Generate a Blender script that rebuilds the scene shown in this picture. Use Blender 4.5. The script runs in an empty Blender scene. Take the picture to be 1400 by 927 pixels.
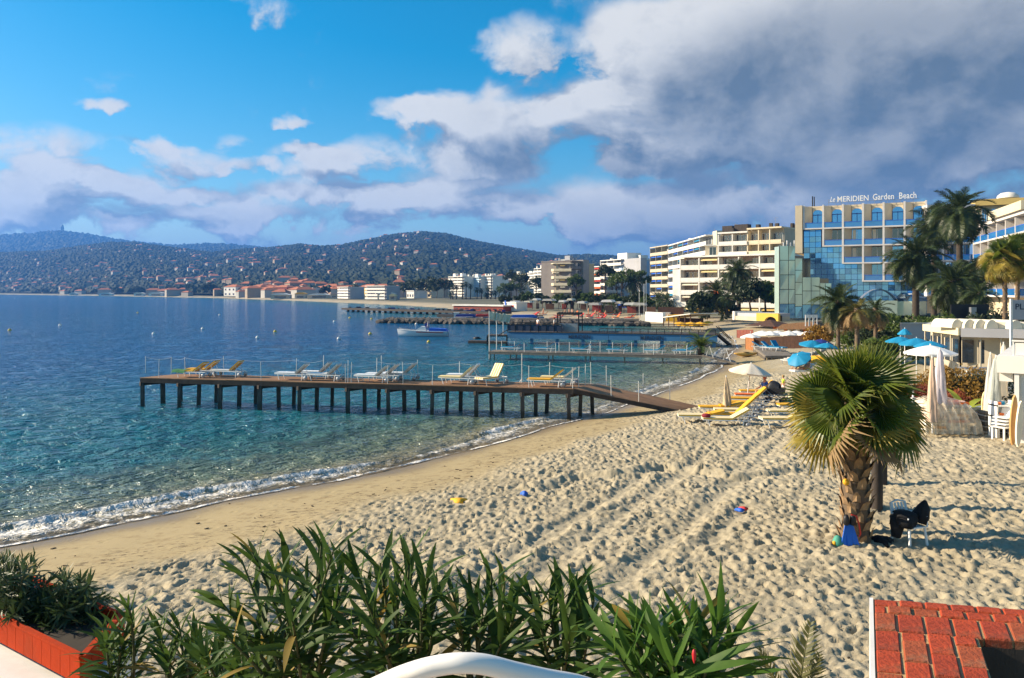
import bpy, bmesh, math, random
import numpy as np
from mathutils import Vector, Matrix, Euler, Quaternion
R = math.radians
rnd = random.Random(7)
scene = bpy.context.scene
COL = scene.collection

# ---------------------------------------------------------------- camera
H, F, CX, HY = 6.5, 28.0 / 36.0 * 1400.0, 700.0, 398.0
cam_d = bpy.data.cameras.new('camera'); cam = bpy.data.objects.new('camera', cam_d); COL.objects.link(cam)
cam.location = (0, 0, H); cam.rotation_euler = (R(90), 0, 0)
cam_d.lens = 28; cam_d.sensor_width = 36; cam_d.shift_y = -(463.5 - HY) / 1400.0
cam_d.clip_start = 0.05; cam_d.clip_end = 30000
scene.camera = cam

# ---------------------------------------------------------------- light
SUN_EL, SUN_AZ = R(27), R(-81)            # azimuth from +Y towards +X
SUN = Vector((math.sin(SUN_AZ) * math.cos(SUN_EL), math.cos(SUN_AZ) * math.cos(SUN_EL), math.sin(SUN_EL)))
sl = bpy.data.lights.new('sun', 'SUN'); so = bpy.data.objects.new('sun', sl); COL.objects.link(so)
sl.energy = 5.0; sl.angle = R(0.5); sl.color = (1.0, 0.84, 0.62)
so.rotation_euler = SUN.to_track_quat('Z', 'Y').to_euler()
so.location = (-60, 20, 60)
scene.view_settings.view_transform = 'Standard'; scene.view_settings.look = 'None'
scene.view_settings.exposure = 1.10; scene.view_settings.gamma = 1.0

# ---------------------------------------------------------------- sky with clouds (world, by direction)
class NT:
    """tiny node-tree writer"""
    def __init__(s, tree): s.t = tree
    def n(s, kind, **kw):
        nd = s.t.nodes.new(kind)
        for k, v in kw.items(): setattr(nd, k, v)
        return nd
    def put(s, sock, v):
        if isinstance(v, bpy.types.NodeSocket): s.t.links.new(v, sock)
        elif v is not None: sock.default_value = v
    def m(s, op, a, b=None, c=None, clamp=False):
        nd = s.n('ShaderNodeMath', operation=op, use_clamp=clamp)
        s.put(nd.inputs[0], a); s.put(nd.inputs[1], b); s.put(nd.inputs[2], c)
        return nd.outputs[0]
    def vm(s, op, a, b=None, scale=None):
        nd = s.n('ShaderNodeVectorMath', operation=op)
        s.put(nd.inputs[0], a); s.put(nd.inputs[1], b)
        if scale is not None: s.put(nd.inputs['Scale'], scale)
        return nd.outputs[0] if op not in ('LENGTH', 'DOT_PRODUCT') else nd.outputs['Value']
    def mix(s, f, a, b, blend='MIX'):
        nd = s.n('ShaderNodeMix', data_type='RGBA', blend_type=blend)
        s.put(nd.inputs[0], f)
        for sk, v in ((nd.inputs[6], a), (nd.inputs[7], b)):
            s.put(sk, (*v, 1) if isinstance(v, tuple) and len(v) == 3 else v)
        return nd.outputs[2]
    def rng(s, v, a, b, c=0.0, d=1.0, smooth=False):
        nd = s.n('ShaderNodeMapRange', interpolation_type='SMOOTHSTEP' if smooth else 'LINEAR')
        s.put(nd.inputs[0], v)
        for i, x in enumerate((a, b, c, d)): s.put(nd.inputs[i + 1], x)
        return nd.outputs[0]
    def noise(s, vec, scale, detail=4, rough=.5, dist=0.0, lac=2.0):
        nd = s.n('ShaderNodeTexNoise')
        s.put(nd.inputs['Vector'], vec)
        nd.inputs['Scale'].default_value = scale; nd.inputs['Detail'].default_value = detail
        nd.inputs['Roughness'].default_value = rough; nd.inputs['Distortion'].default_value = dist
        return nd.outputs[0]

world = bpy.data.worlds.new('World'); scene.world = world; world.use_nodes = True
wt = world.node_tree; wt.nodes.clear()

def cloud_density_group():
    g = bpy.data.node_groups.new('cloud_density', 'ShaderNodeTree')
    g.interface.new_socket('Dir', in_out='INPUT', socket_type='NodeSocketVector')
    g.interface.new_socket('Density', in_out='OUTPUT', socket_type='NodeSocketFloat')
    g.interface.new_socket('Grey', in_out='OUTPUT', socket_type='NodeSocketFloat')
    k = NT(g)
    gi = k.n('NodeGroupInput'); go = k.n('NodeGroupOutput')
    d = gi.outputs[0]
    sp = k.n('ShaderNodeSeparateXYZ'); k.put(sp.inputs[0], d)
    x, y, z = sp.outputs
    az = k.m('ARCTAN2', x, y)
    el = k.m('ARCTAN2', z, k.m('SQRT', k.m('ADD', k.m('MULTIPLY', x, x), k.m('MULTIPLY', y, y))))
    st = k.vm('MULTIPLY', d, (1, 1, 1.4))
    big = k.noise(st, 7.6, 10, .58, .25)
    wob = k.noise(k.vm('ADD', st, (7, 3, 1)), 9.0, 4, .55)
    azw = k.m('ADD', az, k.m('MULTIPLY', k.m('SUBTRACT', wob, .5), .16))
    elw = k.m('ADD', el, k.m('MULTIPLY', k.m('SUBTRACT', big, .5), .12))
    tot = None; grey = None
    # clouds of this sky: (azimuth, elevation, half widths, weight), from the photograph's pixels
    for gm, (px, py, rx, ry, w) in [(0, c) for c in CLOUDS] + [(1, c) for c in GREYS]:
        u, v = (px - CX) / F, (HY - py) / F
        a0 = math.atan(u); e0 = math.atan(v * math.cos(a0))
        sa = rx / F * math.cos(a0) ** 2; se = ry / F * math.cos(a0)
        da = k.m('MULTIPLY', k.m('SUBTRACT', azw, a0), 1 / sa)
        de = k.m('MULTIPLY', k.m('SUBTRACT', elw, e0), 1 / se)
        q = k.m('ADD', k.m('MULTIPLY', da, da), k.m('MULTIPLY', de, de))
        t = k.m('MAXIMUM', k.m('SUBTRACT', 1.0, q), 0.0)
        if gm: grey = k.m('MULTIPLY_ADD', t, w, grey if grey is not None else 0.0)
        else: tot = k.m('MULTIPLY_ADD', t, w, tot if tot is not None else 0.0)
    # scattered fair-weather cloud for the rest of the sky, outside the view
    out = k.rng(k.m('ABSOLUTE', az), .75, 1.1, 0, 1, True)
    out2 = k.rng(el, .42, .60, 0, 1, True)
    rest = k.m('MULTIPLY', k.m('MAXIMUM', out, out2), k.rng(k.noise(st, 1.7, 3, .5), .35, .7, -.1, .75))
    tot = k.m('ADD', k.m('MINIMUM', tot, 1.6), rest)
    dens = k.m('ADD', k.m('MULTIPLY', k.m('SUBTRACT', big, .5), 3.0), k.m('SUBTRACT', tot, .52))
    k.put(go.inputs[0], dens); k.put(go.inputs[1], k.m('ADD', grey, k.m('MULTIPLY', k.m('SUBTRACT', big, .5), .9)))
    return g

CLOUDS = [
 (1180, 100, 520, 165, 1.9), (1330, 215, 360, 95, 1.4), (850, 40, 200, 100, .75), (700, 75, 90, 60, .6),
 (690, 175, 230, 68, 1.15), (600, 145, 70, 45, .5), (930, 190, 160, 55, .7), (1100, 190, 140, 60, .6),
 (640, 235, 120, 34, .7), (420, 225, 105, 36, 1.0), (60, 200, 140, 40, 1.0), (235, 225, 90, 28, 1.0),
 (300, 195, 50, 20, .7), (110, 262, 240, 30, 1.15), (360, 285, 190, 34, 1.1), (110, 302, 400, 22, .85),
 (540, 282, 110, 36, .95), (128, 132, 42, 14, .75), (397, 160, 34, 16, .75), (360, 8, 62, 34, .6),
 (800, 308, 75, 22, .75), (850, 275, 420, 58, .8), (1000, 300, 400, 60, .7), (350, 325, 700, 34, .5), (1280, 245, 90, 24, .6),
 (80, 240, 130, 24, .9), (200, 205, 60, 20, .6), (330, 235, 60, 20, .8), (480, 215, 90, 30, .9), (450, 262, 120, 30, .7), (620, 275, 120, 30, .6), (700, 300, 110, 24, .6), (540, 160, 60, 30, .6), (20, 275, 120, 30, .8),
 (560, 60, 130, 80, -.5), (740, 118, 80, 22, -.45),
]
GREYS = [(1190, 105, 430, 150, 1.15), (1330, 215, 330, 85, .9), (780, 215, 190, 34, .75), (990, 235, 200, 40, .6), (130, 290, 220, 16, .35), (380, 302, 150, 14, .3), (1000, 300, 420, 50, .5)]
DG = cloud_density_group()
k = NT(wt)
tc = k.n('ShaderNodeTexCoord'); dvec = k.vm('NORMALIZE', tc.outputs['Generated'])
sky = k.n('ShaderNodeTexSky'); sky.sky_type = 'NISHITA'; sky.sun_disc = False
sky.sun_elevation = SUN_EL; sky.sun_rotation = SUN_AZ
sky.air_density = 1.0; sky.dust_density = 0.6; sky.ozone_density = 2.5
hs = k.n('ShaderNodeHueSaturation'); hs.inputs['Saturation'].default_value = 1.62; hs.inputs['Value'].default_value = 1.22; hs.inputs['Hue'].default_value = 0.484
k.put(hs.inputs['Color'], sky.outputs[0])
def dens_at(v):
    g = k.n('ShaderNodeGroup'); g.node_tree = DG; k.put(g.inputs[0], v); return g.outputs
d0, grey0 = dens_at(dvec)
d1 = dens_at(k.vm('NORMALIZE', k.vm('ADD', dvec, (-.022, 0, .030))))[0]
alpha = k.rng(k.m('ADD', d0, k.m('MULTIPLY', k.m('SUBTRACT', k.noise(dvec, 30.0, 6, .6), .5), .35)), -.20, .48, 0, 1, True)
lit = k.rng(k.m('SUBTRACT', d0, d1), -.42, .46, 0, 1)
thick = k.rng(grey0, -.1, 1.0, 0, 1, True)
spz = k.n('ShaderNodeSeparateXYZ'); k.put(spz.inputs[0], dvec)
SHADE, LITC, GREY = (2.3, 2.75, 3.3), (7.0, 6.9, 6.6), (1.15, 1.5, 1.85)
base = k.mix(thick, SHADE, GREY)
fine = k.noise(k.vm('MULTIPLY', dvec, (1, 1, 1.4)), 26.0, 7, .6, .3)
lit = k.m('ADD', lit, k.m('MULTIPLY', k.m('SUBTRACT', fine, .5), .75), None, True)
lit2 = k.m('MULTIPLY', lit, k.rng(thick, 0, 1, 1, .36))
ccol = k.mix(lit2, base, LITC)
allc = k.mix(k.m('MULTIPLY', alpha, .96), hs.outputs[0], ccol)
bg = k.n('ShaderNodeBackground'); bg.inputs['Strength'].default_value = 0.06
k.put(bg.inputs['Color'], allc)
wo = k.n('ShaderNodeOutputWorld'); k.put(wo.inputs['Surface'], bg.outputs[0])

# ---------------------------------------------------------------- geometry helpers
def V(*a): return Vector(a)
def P(px, py, Y): return Vector(((px - CX) / F * Y, Y, H - (py - HY) / F * Y))
def PX(px, Y): return (px - CX) / F * Y
def at_z(px, py, z):
    Y = (H - z) * F / (py - HY); return Vector(((px - CX) / F * Y, Y, z))

class MB:
    def __init__(s): s.v = []; s.f = []; s.smooth = []
    def add(s, vs, fs, smooth=False, M=None):
        o = len(s.v)
        s.v += [tuple(M @ Vector(p)) if M is not None else tuple(p) for p in vs]
        s.f += [tuple(i + o for i in f) for f in fs]; s.smooth += [smooth] * len(fs); return s
    def box(s, cx, cy, cz, sx, sy, sz, rz=0, M=None):
        hx, hy, hz = sx / 2, sy / 2, sz / 2
        vs = [(x, y, z) for z in (-hz, hz) for x, y in ((-hx, -hy), (hx, -hy), (hx, hy), (-hx, hy))]
        T = Matrix.Translation((cx, cy, cz)) @ Matrix.Rotation(rz, 4, 'Z')
        if M is not None: T = M @ T
        return s.add(vs, [(3, 2, 1, 0), (4, 5, 6, 7), (0, 1, 5, 4), (1, 2, 6, 5), (2, 3, 7, 6), (3, 0, 4, 7)], False, T)
    def span(s, x0, x1, y0, y1, z0, z1): return s.box((x0 + x1) / 2, (y0 + y1) / 2, (z0 + z1) / 2, abs(x1 - x0), abs(y1 - y0), abs(z1 - z0))
    def beam(s, a, b, w, h, up=(0, 0, 1)):
        a = Vector(a); b = Vector(b); d = b - a; L = d.length; d.normalize()
        up = Vector(up)
        if abs(d.dot(up)) > .98: up = Vector((1, 0, 0))
        x = d.cross(up).normalized(); z = x.cross(d)
        M = Matrix((( x.x, d.x, z.x, (a.x + b.x) / 2), (x.y, d.y, z.y, (a.y + b.y) / 2), (x.z, d.z, z.z, (a.z + b.z) / 2), (0, 0, 0, 1)))
        return s.box(0, 0, 0, w, L, h, 0, M)
    def tube(s, pts, r, n=8, caps=True, smooth=True):
        pts = [Vector(p) for p in pts]; N = len(pts)
        rs = r if isinstance(r, (list, tuple)) else [r] * N
        vs = []; prev = None
        for i, p in enumerate(pts):
            d = (pts[min(i + 1, N - 1)] - pts[max(i - 1, 0)]).normalized()
            if prev is None: x = d.orthogonal().normalized()
            else: x = (prev - d * prev.dot(d)).normalized()
            prev = x; y = d.cross(x)
            for j in range(n):
                a = 2 * math.pi * j / n; vs.append(tuple(p + (x * math.cos(a) + y * math.sin(a)) * rs[i]))
        fs = [(i * n + j, i * n + (j + 1) % n, (i + 1) * n + (j + 1) % n, (i + 1) * n + j) for i in range(N - 1) for j in range(n)]
        s.add(vs, fs, smooth)
        if caps: s.add(vs[:n], [tuple(reversed(range(n)))]); s.add(vs[-n:], [tuple(range(n))])
        return s
    def lathe(s, prof, n=12, c=(0, 0, 0), smooth=True, M=None, wob=None):
        vs = []
        for r, z in prof:
            for j in range(n):
                a = 2 * math.pi * j / n; q = r * (wob(a, z) if wob else 1)
                vs.append((c[0] + q * math.cos(a), c[1] + q * math.sin(a), c[2] + z))
        m = len(prof)
        fs = [(i * n + j, i * n + (j + 1) % n, (i + 1) * n + (j + 1) % n, (i + 1) * n + j) for i in range(m - 1) for j in range(n)]
        return s.add(vs, fs, smooth, M)
    def prism(s, poly, y0, y1, M=None):
        """polygon in x,z extruded along y"""
        n = len(poly)
        vs = [(x, y0, z) for x, z in poly] + [(x, y1, z) for x, z in poly]
        fs = [tuple(range(n)), tuple(reversed(range(n, 2 * n)))] + [(i, n + i, n + (i + 1) % n, (i + 1) % n) for i in range(n)]
        return s.add(vs, fs, False, M)
    def slab(s, poly, z0, z1, M=None):
        n = len(poly)
        vs = [(x, y, z0) for x, y in poly] + [(x, y, z1) for x, y in poly]
        fs = [tuple(reversed(range(n))), tuple(range(n, 2 * n))] + [(i, (i + 1) % n, n + (i + 1) % n, n + i) for i in range(n)]
        return s.add(vs, fs, False, M)
    def mesh(s, name, mat=None):
        me = bpy.data.meshes.new(name); me.from_pydata(s.v, [], s.f)
        me.polygons.foreach_set('use_smooth', s.smooth)
        if mat: me.materials.append(mat)
        me.update(); return me
    def fix(s, me):
        bm = bmesh.new(); bm.from_mesh(me); bmesh.ops.recalc_face_normals(bm, faces=bm.faces); bm.to_mesh(me); bm.free()
    def build(s, name, mat, parent=None, fix=False, **kw):
        me = s.mesh(name, mat)
        if fix: s.fix(me)
        return put(me, name, parent, **kw)

def put(me, name, parent=None, loc=None, rot=None, scale=None, label=None, cat=None, group=None, kind=None, M=None):
    o = bpy.data.objects.new(name, me); COL.objects.link(o)
    if parent is not None: o.parent = parent
    if loc is not None: o.location = loc
    if rot is not None: o.rotation_euler = rot
    if scale is not None: o.scale = (scale,) * 3 if isinstance(scale, (int, float)) else scale
    if M is not None: o.matrix_local = M
    return tag(o, label, cat, group, kind)
def tag(o, label=None, cat=None, group=None, kind=None):
    if label: o['label'] = label
    if cat: o['category'] = cat
    if group: o['group'] = group
    if kind: o['kind'] = kind
    return o
def thing(name, label, cat, loc=(0, 0, 0), rz=0.0, group=None):
    o = bpy.data.objects.new(name, None); COL.objects.link(o)
    o.location = loc; o.rotation_euler = (0, 0, rz); o.empty_display_size = .2; o['kind'] = 'thing'
    return tag(o, label, cat, group)
KIDS = {}
def copy_tree(o, parent=None, label=None, loc=None, rz=None):
    c = o.copy(); COL.objects.link(c); c.parent = parent
    if label: c['label'] = label
    if loc is not None: c.location = loc
    if rz is not None: c.rotation_euler = (0, 0, rz)
    for ch in o.children: copy_tree(ch, c)
    return c
def np_mesh(name, verts, faces, mat, smooth=True):
    """faces: (n,4) or (n,3) int array"""
    verts = np.asarray(verts, np.float32); faces = np.asarray(faces, np.int32)
    me = bpy.data.meshes.new(name); k_ = faces.shape[1]
    me.vertices.add(len(verts)); me.vertices.foreach_set('co', verts.ravel())
    me.loops.add(faces.size); me.loops.foreach_set('vertex_index', faces.ravel())
    me.polygons.add(len(faces))
    me.polygons.foreach_set('loop_start', np.arange(0, faces.size, k_, dtype=np.int32))
    me.polygons.foreach_set('use_smooth', np.full(len(faces), smooth))
    if mat: me.materials.append(mat)
    me.update(calc_edges=True); return me
def grid_faces(nr, nc):
    i = np.arange(nr - 1)[:, None] * nc + np.arange(nc - 1)[None, :]
    return np.stack([i, i + 1, i + nc + 1, i + nc], -1).reshape(-1, 4)
def attr(me, name, vals):
    a = me.attributes.new(name, 'FLOAT', 'POINT'); a.data.foreach_set('value', np.asarray(vals, np.float32).ravel())

# numpy noise
def _h(ix, iy, s=0):
    n = (ix.astype(np.int64) * 374761393 + iy.astype(np.int64) * 668265263 + s * 974711) & 0xffffffff
    n = ((n ^ (n >> 13)) * 1274126177) & 0xffffffff
    return ((n ^ (n >> 16)) & 0xffffff) / float(0xffffff)
def vnoise(x, y, s=0):
    ix = np.floor(x); iy = np.floor(y); fx = x - ix; fy = y - iy
    fx = fx * fx * fx * (fx * (fx * 6 - 15) + 10); fy = fy * fy * fy * (fy * (fy * 6 - 15) + 10)
    a, b, c, d = _h(ix, iy, s), _h(ix + 1, iy, s), _h(ix, iy + 1, s), _h(ix + 1, iy + 1, s)
    return (a + (b - a) * fx) * (1 - fy) + (c + (d - c) * fx) * fy
def fbm(x, y, o=4, s=0, g=.5):
    t = 0; a = 1; n = 0
    for i in range(o):
        t = t + a * vnoise(x * 2 ** i + 17.3 * i, y * 2 ** i - 9.1 * i, s + i); n += a; a *= g
    return t / n
def sst(a, b, x):
    t = np.clip((x - a) / (b - a), 0, 1); return t * t * (3 - 2 * t)

# ---------------------------------------------------------------- materials
def new_mat(name):
    m = bpy.data.materials.new(name); m.use_nodes = True; m.node_tree.nodes.clear()
    q = NT(m.node_tree); b = q.n('ShaderNodeBsdfPrincipled'); o = q.n('ShaderNodeOutputMaterial')
    q.put(o.inputs[0], b.outputs[0]); return m, q, b, o
def lin(c):
    """sRGB 0-255 to linear"""
    return tuple((x / 255 / 12.92) if x / 255 <= .04045 else ((x / 255 + .055) / 1.055) ** 2.4 for x in c)
def mat(name, col, rough=.7, var=.25, scale=3.0, bump=0.0, bscale=None, metal=0.0, spec=.4, dirt=None, dirt_amt=.5, world=False, stretch=(1, 1, 1)):
    m, q, b, o = new_mat(name)
    t = q.n('ShaderNodeTexCoord'); vec = t.outputs['Object']
    if world: vec = q.n('ShaderNodeNewGeometry').outputs['Position']
    if stretch != (1, 1, 1): vec = q.vm('MULTIPLY', vec, stretch)
    n1 = q.noise(vec, scale, 6, .6)
    c = q.mix(q.rng(n1, .3, .7), tuple(x * (1 - var) for x in col), tuple(min(1, x * (1 + var)) for x in col))
    oi = q.n('ShaderNodeObjectInfo')
    c = q.mix(q.m('MULTIPLY', oi.outputs['Random'], var * .6), c, tuple(x * .72 for x in col))
    if dirt:
        n2 = q.noise(vec, scale * .37, 8, .68)
        c = q.mix(q.m('MULTIPLY', q.rng(n2, .48, .68, 0, 1, True), dirt_amt), c, dirt)
    q.put(b.inputs['Base Color'], c)
    b.inputs['Roughness'].default_value = rough; b.inputs['Metallic'].default_value = metal
    b.inputs['Specular IOR Level'].default_value = spec
    if bump:
        bn = q.n('ShaderNodeBump'); bn.inputs['Strength'].default_value = bump; bn.inputs['Distance'].default_value = .02
        q.put(bn.inputs['Height'], q.noise(vec, bscale or scale * 6, 6, .65)); q.put(b.inputs['Normal'], bn.outputs[0])
    return m
def leaf_mat(name, c1, c2, trans=.35, rough=.45, scale=4.0, spec=.4, tip=None):
    m, q, b, o = new_mat(name)
    t = q.n('ShaderNodeTexCoord'); gp = q.n('ShaderNodeNewGeometry')
    n1 = q.noise(gp.outputs['Position'], scale, 4, .6)
    oi = q.n('ShaderNodeObjectInfo')
    f = q.m('ADD', q.m('MULTIPLY', q.rng(n1, .3, .7), .6), q.m('MULTIPLY', oi.outputs['Random'], .4))
    c = q.mix(f, c1, c2)
    if tip is not None:
        at = q.n('ShaderNodeAttribute'); at.attribute_name = 'tip'
        c = q.mix(q.rng(at.outputs['Fac'], .72, 1.0, 0, .8), c, tip)
    q.put(b.inputs['Base Color'], c); b.inputs['Roughness'].default_value = rough; b.inputs['Specular IOR Level'].default_value = spec
    tr = q.n('ShaderNodeBsdfTranslucent'); q.put(tr.inputs[0], q.mix(.5, c, tuple(min(1, x * 1.6) for x in c2)))
    mx = q.n('ShaderNodeMixShader'); mx.inputs[0].default_value = trans
    q.put(mx.inputs[1], b.outputs[0]); q.put(mx.inputs[2], tr.outputs[0]); q.put(o.inputs[0], mx.outputs[0])
    return m
def glass_mat(name, tint, rough=.06, spec=1.0, var=.3, metal=.0):
    """window glass seen from outside: dark room behind a mirror-like pane"""
    m, q, b, o = new_mat(name)
    oi = q.n('ShaderNodeObjectInfo'); gp = q.n('ShaderNodeNewGeometry')
    n = q.noise(gp.outputs['Position'], .55, 2, .5)
    c = q.mix(q.m('ADD', q.m('MULTIPLY', n, .6), q.m('MULTIPLY', oi.outputs['Random'], .5)), tuple(x * (1 - var) for x in tint), tuple(x * (1 + var) for x in tint))
    q.put(b.inputs['Base Color'], c); b.inputs['Roughness'].default_value = rough
    b.inputs['Specular IOR Level'].default_value = spec; b.inputs['IOR'].default_value = 1.7; b.inputs['Metallic'].default_value = metal
    bn = q.n('ShaderNodeBump'); bn.inputs['Strength'].default_value = .05; q.put(bn.inputs['Height'], q.noise(gp.outputs['Position'], .35, 1, .5)); q.put(b.inputs['Normal'], bn.outputs[0])
    return m
# ================================================================ SETTING: coast, sand, sea, hills
_cp = [(0, 745), (97, 727), (223, 703), (285, 687), (356, 674), (450, 658), (525, 644), (625, 617), (745, 582), (815, 566), (880, 543),
       (972, 510), (990, 490), (1003, 472), (990, 457), (930, 447), (860, 439), (700, 433), (650, 431), (610, 421), (560, 418), (500, 415),
       (400, 411), (300, 407.5), (150, 404.6), (0, 402.6), (-300, 401.8)]
COAST = [(-90, -40), (-32, 6)] + [tuple(at_z(a, b, 0.0))[:2] for a, b in _cp] + [(-9000, 5200)]
COAST = np.array(COAST)
def coast_d(x, y):
    """signed distance to the waterline, land positive; also arc position"""
    x = np.asarray(x, float); y = np.asarray(y, float)
    best = np.full(x.shape, 1e18); sg = np.ones(x.shape)
    for (ax, ay), (bx, by) in zip(COAST[:-1], COAST[1:]):
        dx, dy = bx - ax, by - ay; L2 = dx * dx + dy * dy
        t = np.clip(((x - ax) * dx + (y - ay) * dy) / L2, 0, 1)
        ex, ey = x - ax - t * dx, y - ay - t * dy; d2 = ex * ex + ey * ey
        c = dx * (y - ay) - dy * (x - ax)           # >0 : left of the segment = sea
        up = d2 < best - 1e-9
        best = np.where(up, d2, best); sg = np.where(up, np.where(c > 0, -1.0, 1.0), sg)
    return np.sqrt(best) * sg
def ground_h(x, y):
    d = coast_d(x, y)
    z = np.where(d < 0, d * .12, np.interp(d, [0, 2.2, 6, 12, 18, 34, 55, 90, 400], [0, .2, .62, 1.0, 1.2, 1.35, 2.0, 2.6, 4.0]))
    return np.maximum(z, -3.0)
def gz(x, y): return float(ground_h(np.array([x]), np.array([y]))[0])
def G(px, py, lo=6.0, hi=420.0):
    """where the sight line through a photo pixel meets the ground"""
    Y = np.geomspace(lo, hi, 900); X = (px - CX) / F * Y; Z = H - (py - HY) / F * Y
    d = Z - np.maximum(ground_h(X, Y), 0); i = int(np.argmax(d < 0))
    if i == 0: return at_z(px, py, 1.2)
    t = d[i - 1] / (d[i - 1] - d[i]); Yv = Y[i - 1] + t * (Y[i] - Y[i - 1]); Xv = (px - CX) / F * Yv
    return Vector((Xv, Yv, max(gz(Xv, Yv), 0)))

# ---- sand -----------------------------------------------------------------
def sand_mat():
    m, q, b, o = new_mat('sand')
    gp = q.n('ShaderNodeNewGeometry'); pos = gp.outputs['Position']
    wet = q.n('ShaderNodeAttribute'); wet.attribute_name = 'wet'
    lump = q.n('ShaderNodeAttribute'); lump.attribute_name = 'lump'
    n1 = q.noise(pos, .6, 6, .6); n2 = q.noise(pos, 14, 5, .7); n3 = q.noise(pos, 90, 3, .7)
    c = q.mix(q.rng(n1, .3, .7), (.325, .28, .19), (.415, .36, .25))
    c = q.mix(q.m('MULTIPLY', q.rng(n2, .45, .75), .35), c, (.30, .225, .13))
    c = q.mix(q.rng(n3, .3, .8, 0, .25), c, (.50, .43, .30))
    smooth = q.mix(q.rng(q.noise(q.vm('MULTIPLY', pos, (1, 1, 1)), 2.2, 7, .7), .52, .66), (.37, .29, .155), (.27, .20, .10))
    c = q.mix(lump.outputs['Fac'], smooth, c)
    # weed and twigs along the drift line
    wn = q.noise(q.vm('MULTIPLY', pos, (2.2, 3.2, 1)), 1.6, 9, .72)
    dr = q.n('ShaderNodeAttribute'); dr.attribute_name = 'drift'
    c = q.mix(q.m('MULTIPLY', q.rng(wn, .545, .60, 0, 1, True), dr.outputs['Fac']), c, (.09, .06, .03))
    c = q.mix(wet.outputs['Fac'], c, (.21, .155, .085))
    q.put(b.inputs['Base Color'], c)
    q.put(b.inputs['Roughness'], q.rng(wet.outputs['Fac'], 0, 1, .95, .32)); b.inputs['Specular IOR Level'].default_value = .25
    bn = q.n('ShaderNodeBump'); bn.inputs['Distance'].default_value = .03
    q.put(bn.inputs['Strength'], q.rng(lump.outputs['Fac'], 0, 1, .25, .9))
    q.put(bn.inputs['Height'], q.m('ADD', q.noise(pos, 9, 6, .65), q.m('MULTIPLY', n3, .25)))
    q.put(b.inputs['Normal'], bn.outputs[0]); return m
def build_beach():
    ys = [6.5]
    while ys[-1] < 96: ys.append(ys[-1] * 1.0036)
    ys = np.array(ys); xs = np.concatenate([np.arange(-30, -13, .22), np.arange(-12, 19, .047), np.arange(20, 48, .3)])
    X, Y = np.meshgrid(xs, ys)
    d = coast_d(X, Y); z = ground_h(X, Y)
    # how churned the sand is: smooth by the water, trodden further up
    edge = 4.7 + 1.6 * (fbm(X * .25, Y * .25, 3, 5) - .5) * 2 + np.clip((26 - Y) * .16, -.8, 1.6)
    lump = sst(edge - .8, edge + 1.1, d)
    def pits(cell, rad, dep, seed, p=.85):
        wx = X + .12 * (vnoise(X * 3, Y * 3, seed + 50) - .5); wy = Y + .12 * (vnoise(X * 3, Y * 3, seed + 60) - .5)
        gx, gy = np.floor(wx / cell), np.floor(wy / cell); out = np.zeros_like(X)
        for i in (-1, 0, 1):
            for j in (-1, 0, 1):
                cx, cy = gx + i, gy + j
                ox = (cx + .15 + .7 * _h(cx, cy, seed)) * cell; oy = (cy + .15 + .7 * _h(cx, cy, seed + 1)) * cell
                th = _h(cx, cy, seed + 2) * 6.283; el_ = .62 + .5 * _h(cx, cy, seed + 4)
                ax = (wx - ox) * np.cos(th) + (wy - oy) * np.sin(th); ay = -(wx - ox) * np.sin(th) + (wy - oy) * np.cos(th)
                s_ = rad * (.6 + .75 * _h(cx, cy, seed + 3)); r = np.sqrt((ax / el_) ** 2 + (ay * el_) ** 2 * 1.5) / s_
                w = (_h(cx, cy, seed + 5) < p) * dep * (.45 + .9 * _h(cx, cy, seed + 6))
                out += w * (-(1 - sst(.35, 1.05, r)) + .55 * np.exp(-((r - 1.35) ** 2) * 6.0))
        return out
    bumps = pits(.29, .105, .060, 11, .8) + pits(.47, .15, .055, 31, .5) + pits(.17, .06, .034, 51, .8)
    bumps += .10 * (fbm(X * 1.1, Y * 1.1, 5, 3) - .5) + .07 * (np.abs(fbm(X * 3.1, Y * 3.1, 4, 13) - .5) * -2 + .3) + .14 * (fbm(X * .35, Y * .35, 3, 8) - .5)
    # dragged tracks across the trodden sand, and the little scarp above the smooth strip
    track = np.zeros_like(X)
    for a, b_, w in (((640, 850), (965, 612), .22), ((845, 800), (1065, 600), .26), ((600, 815), (880, 640), .18), ((965, 745), (1020, 690), .22), ((1000, 640), (1085, 560), .22)):
        pa, pb = at_z(*a, 1.1), at_z(*b_, 1.1); dx, dy = pb.x - pa.x, pb.y - pa.y; L = math.hypot(dx, dy)
        t = np.clip(((X - pa.x) * dx + (Y - pa.y) * dy) / L / L, 0, 1)
        dd = np.hypot(X - pa.x - t * dx, Y - pa.y - t * dy) + .42 * (fbm(X * 1.1, Y * 1.1, 4, 77) - .5)
        k1 = np.exp(-(dd / w) ** 2); track = np.maximum(track, k1)
        z -= .06 * k1 * lump; z += .022 * np.exp(-((dd - w * 1.9) / (w * .7)) ** 2) * lump
    bumps *= (1 - .65 * track)
    sc = [at_z(*p, 1.0) for p in ((735, 660), (790, 640), (840, 645), (905, 632), (960, 641), (1010, 655), (1110, 640), (1180, 640))]
    for pa, pb in zip(sc[:-1], sc[1:]):
        dx, dy = pb.x - pa.x, pb.y - pa.y; L = math.hypot(dx, dy); tt = ((X - pa.x) * dx + (Y - pa.y) * dy) / L / L
        s_ = ((Y - pa.y) * dx - (X - pa.x) * dy) / L + .5 * (fbm(X * 1.6, Y * 1.6, 3, 99) - .5)
        ok = (tt > -.02) & (tt < 1.02)
        z += np.where(ok, .085 * np.exp(-((s_ - .28) / .26) ** 2) - .07 * np.exp(-((s_ + .25) / .25) ** 2), 0) * lump
    far = 1 - sst(45, 80, Y) * .5
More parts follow.
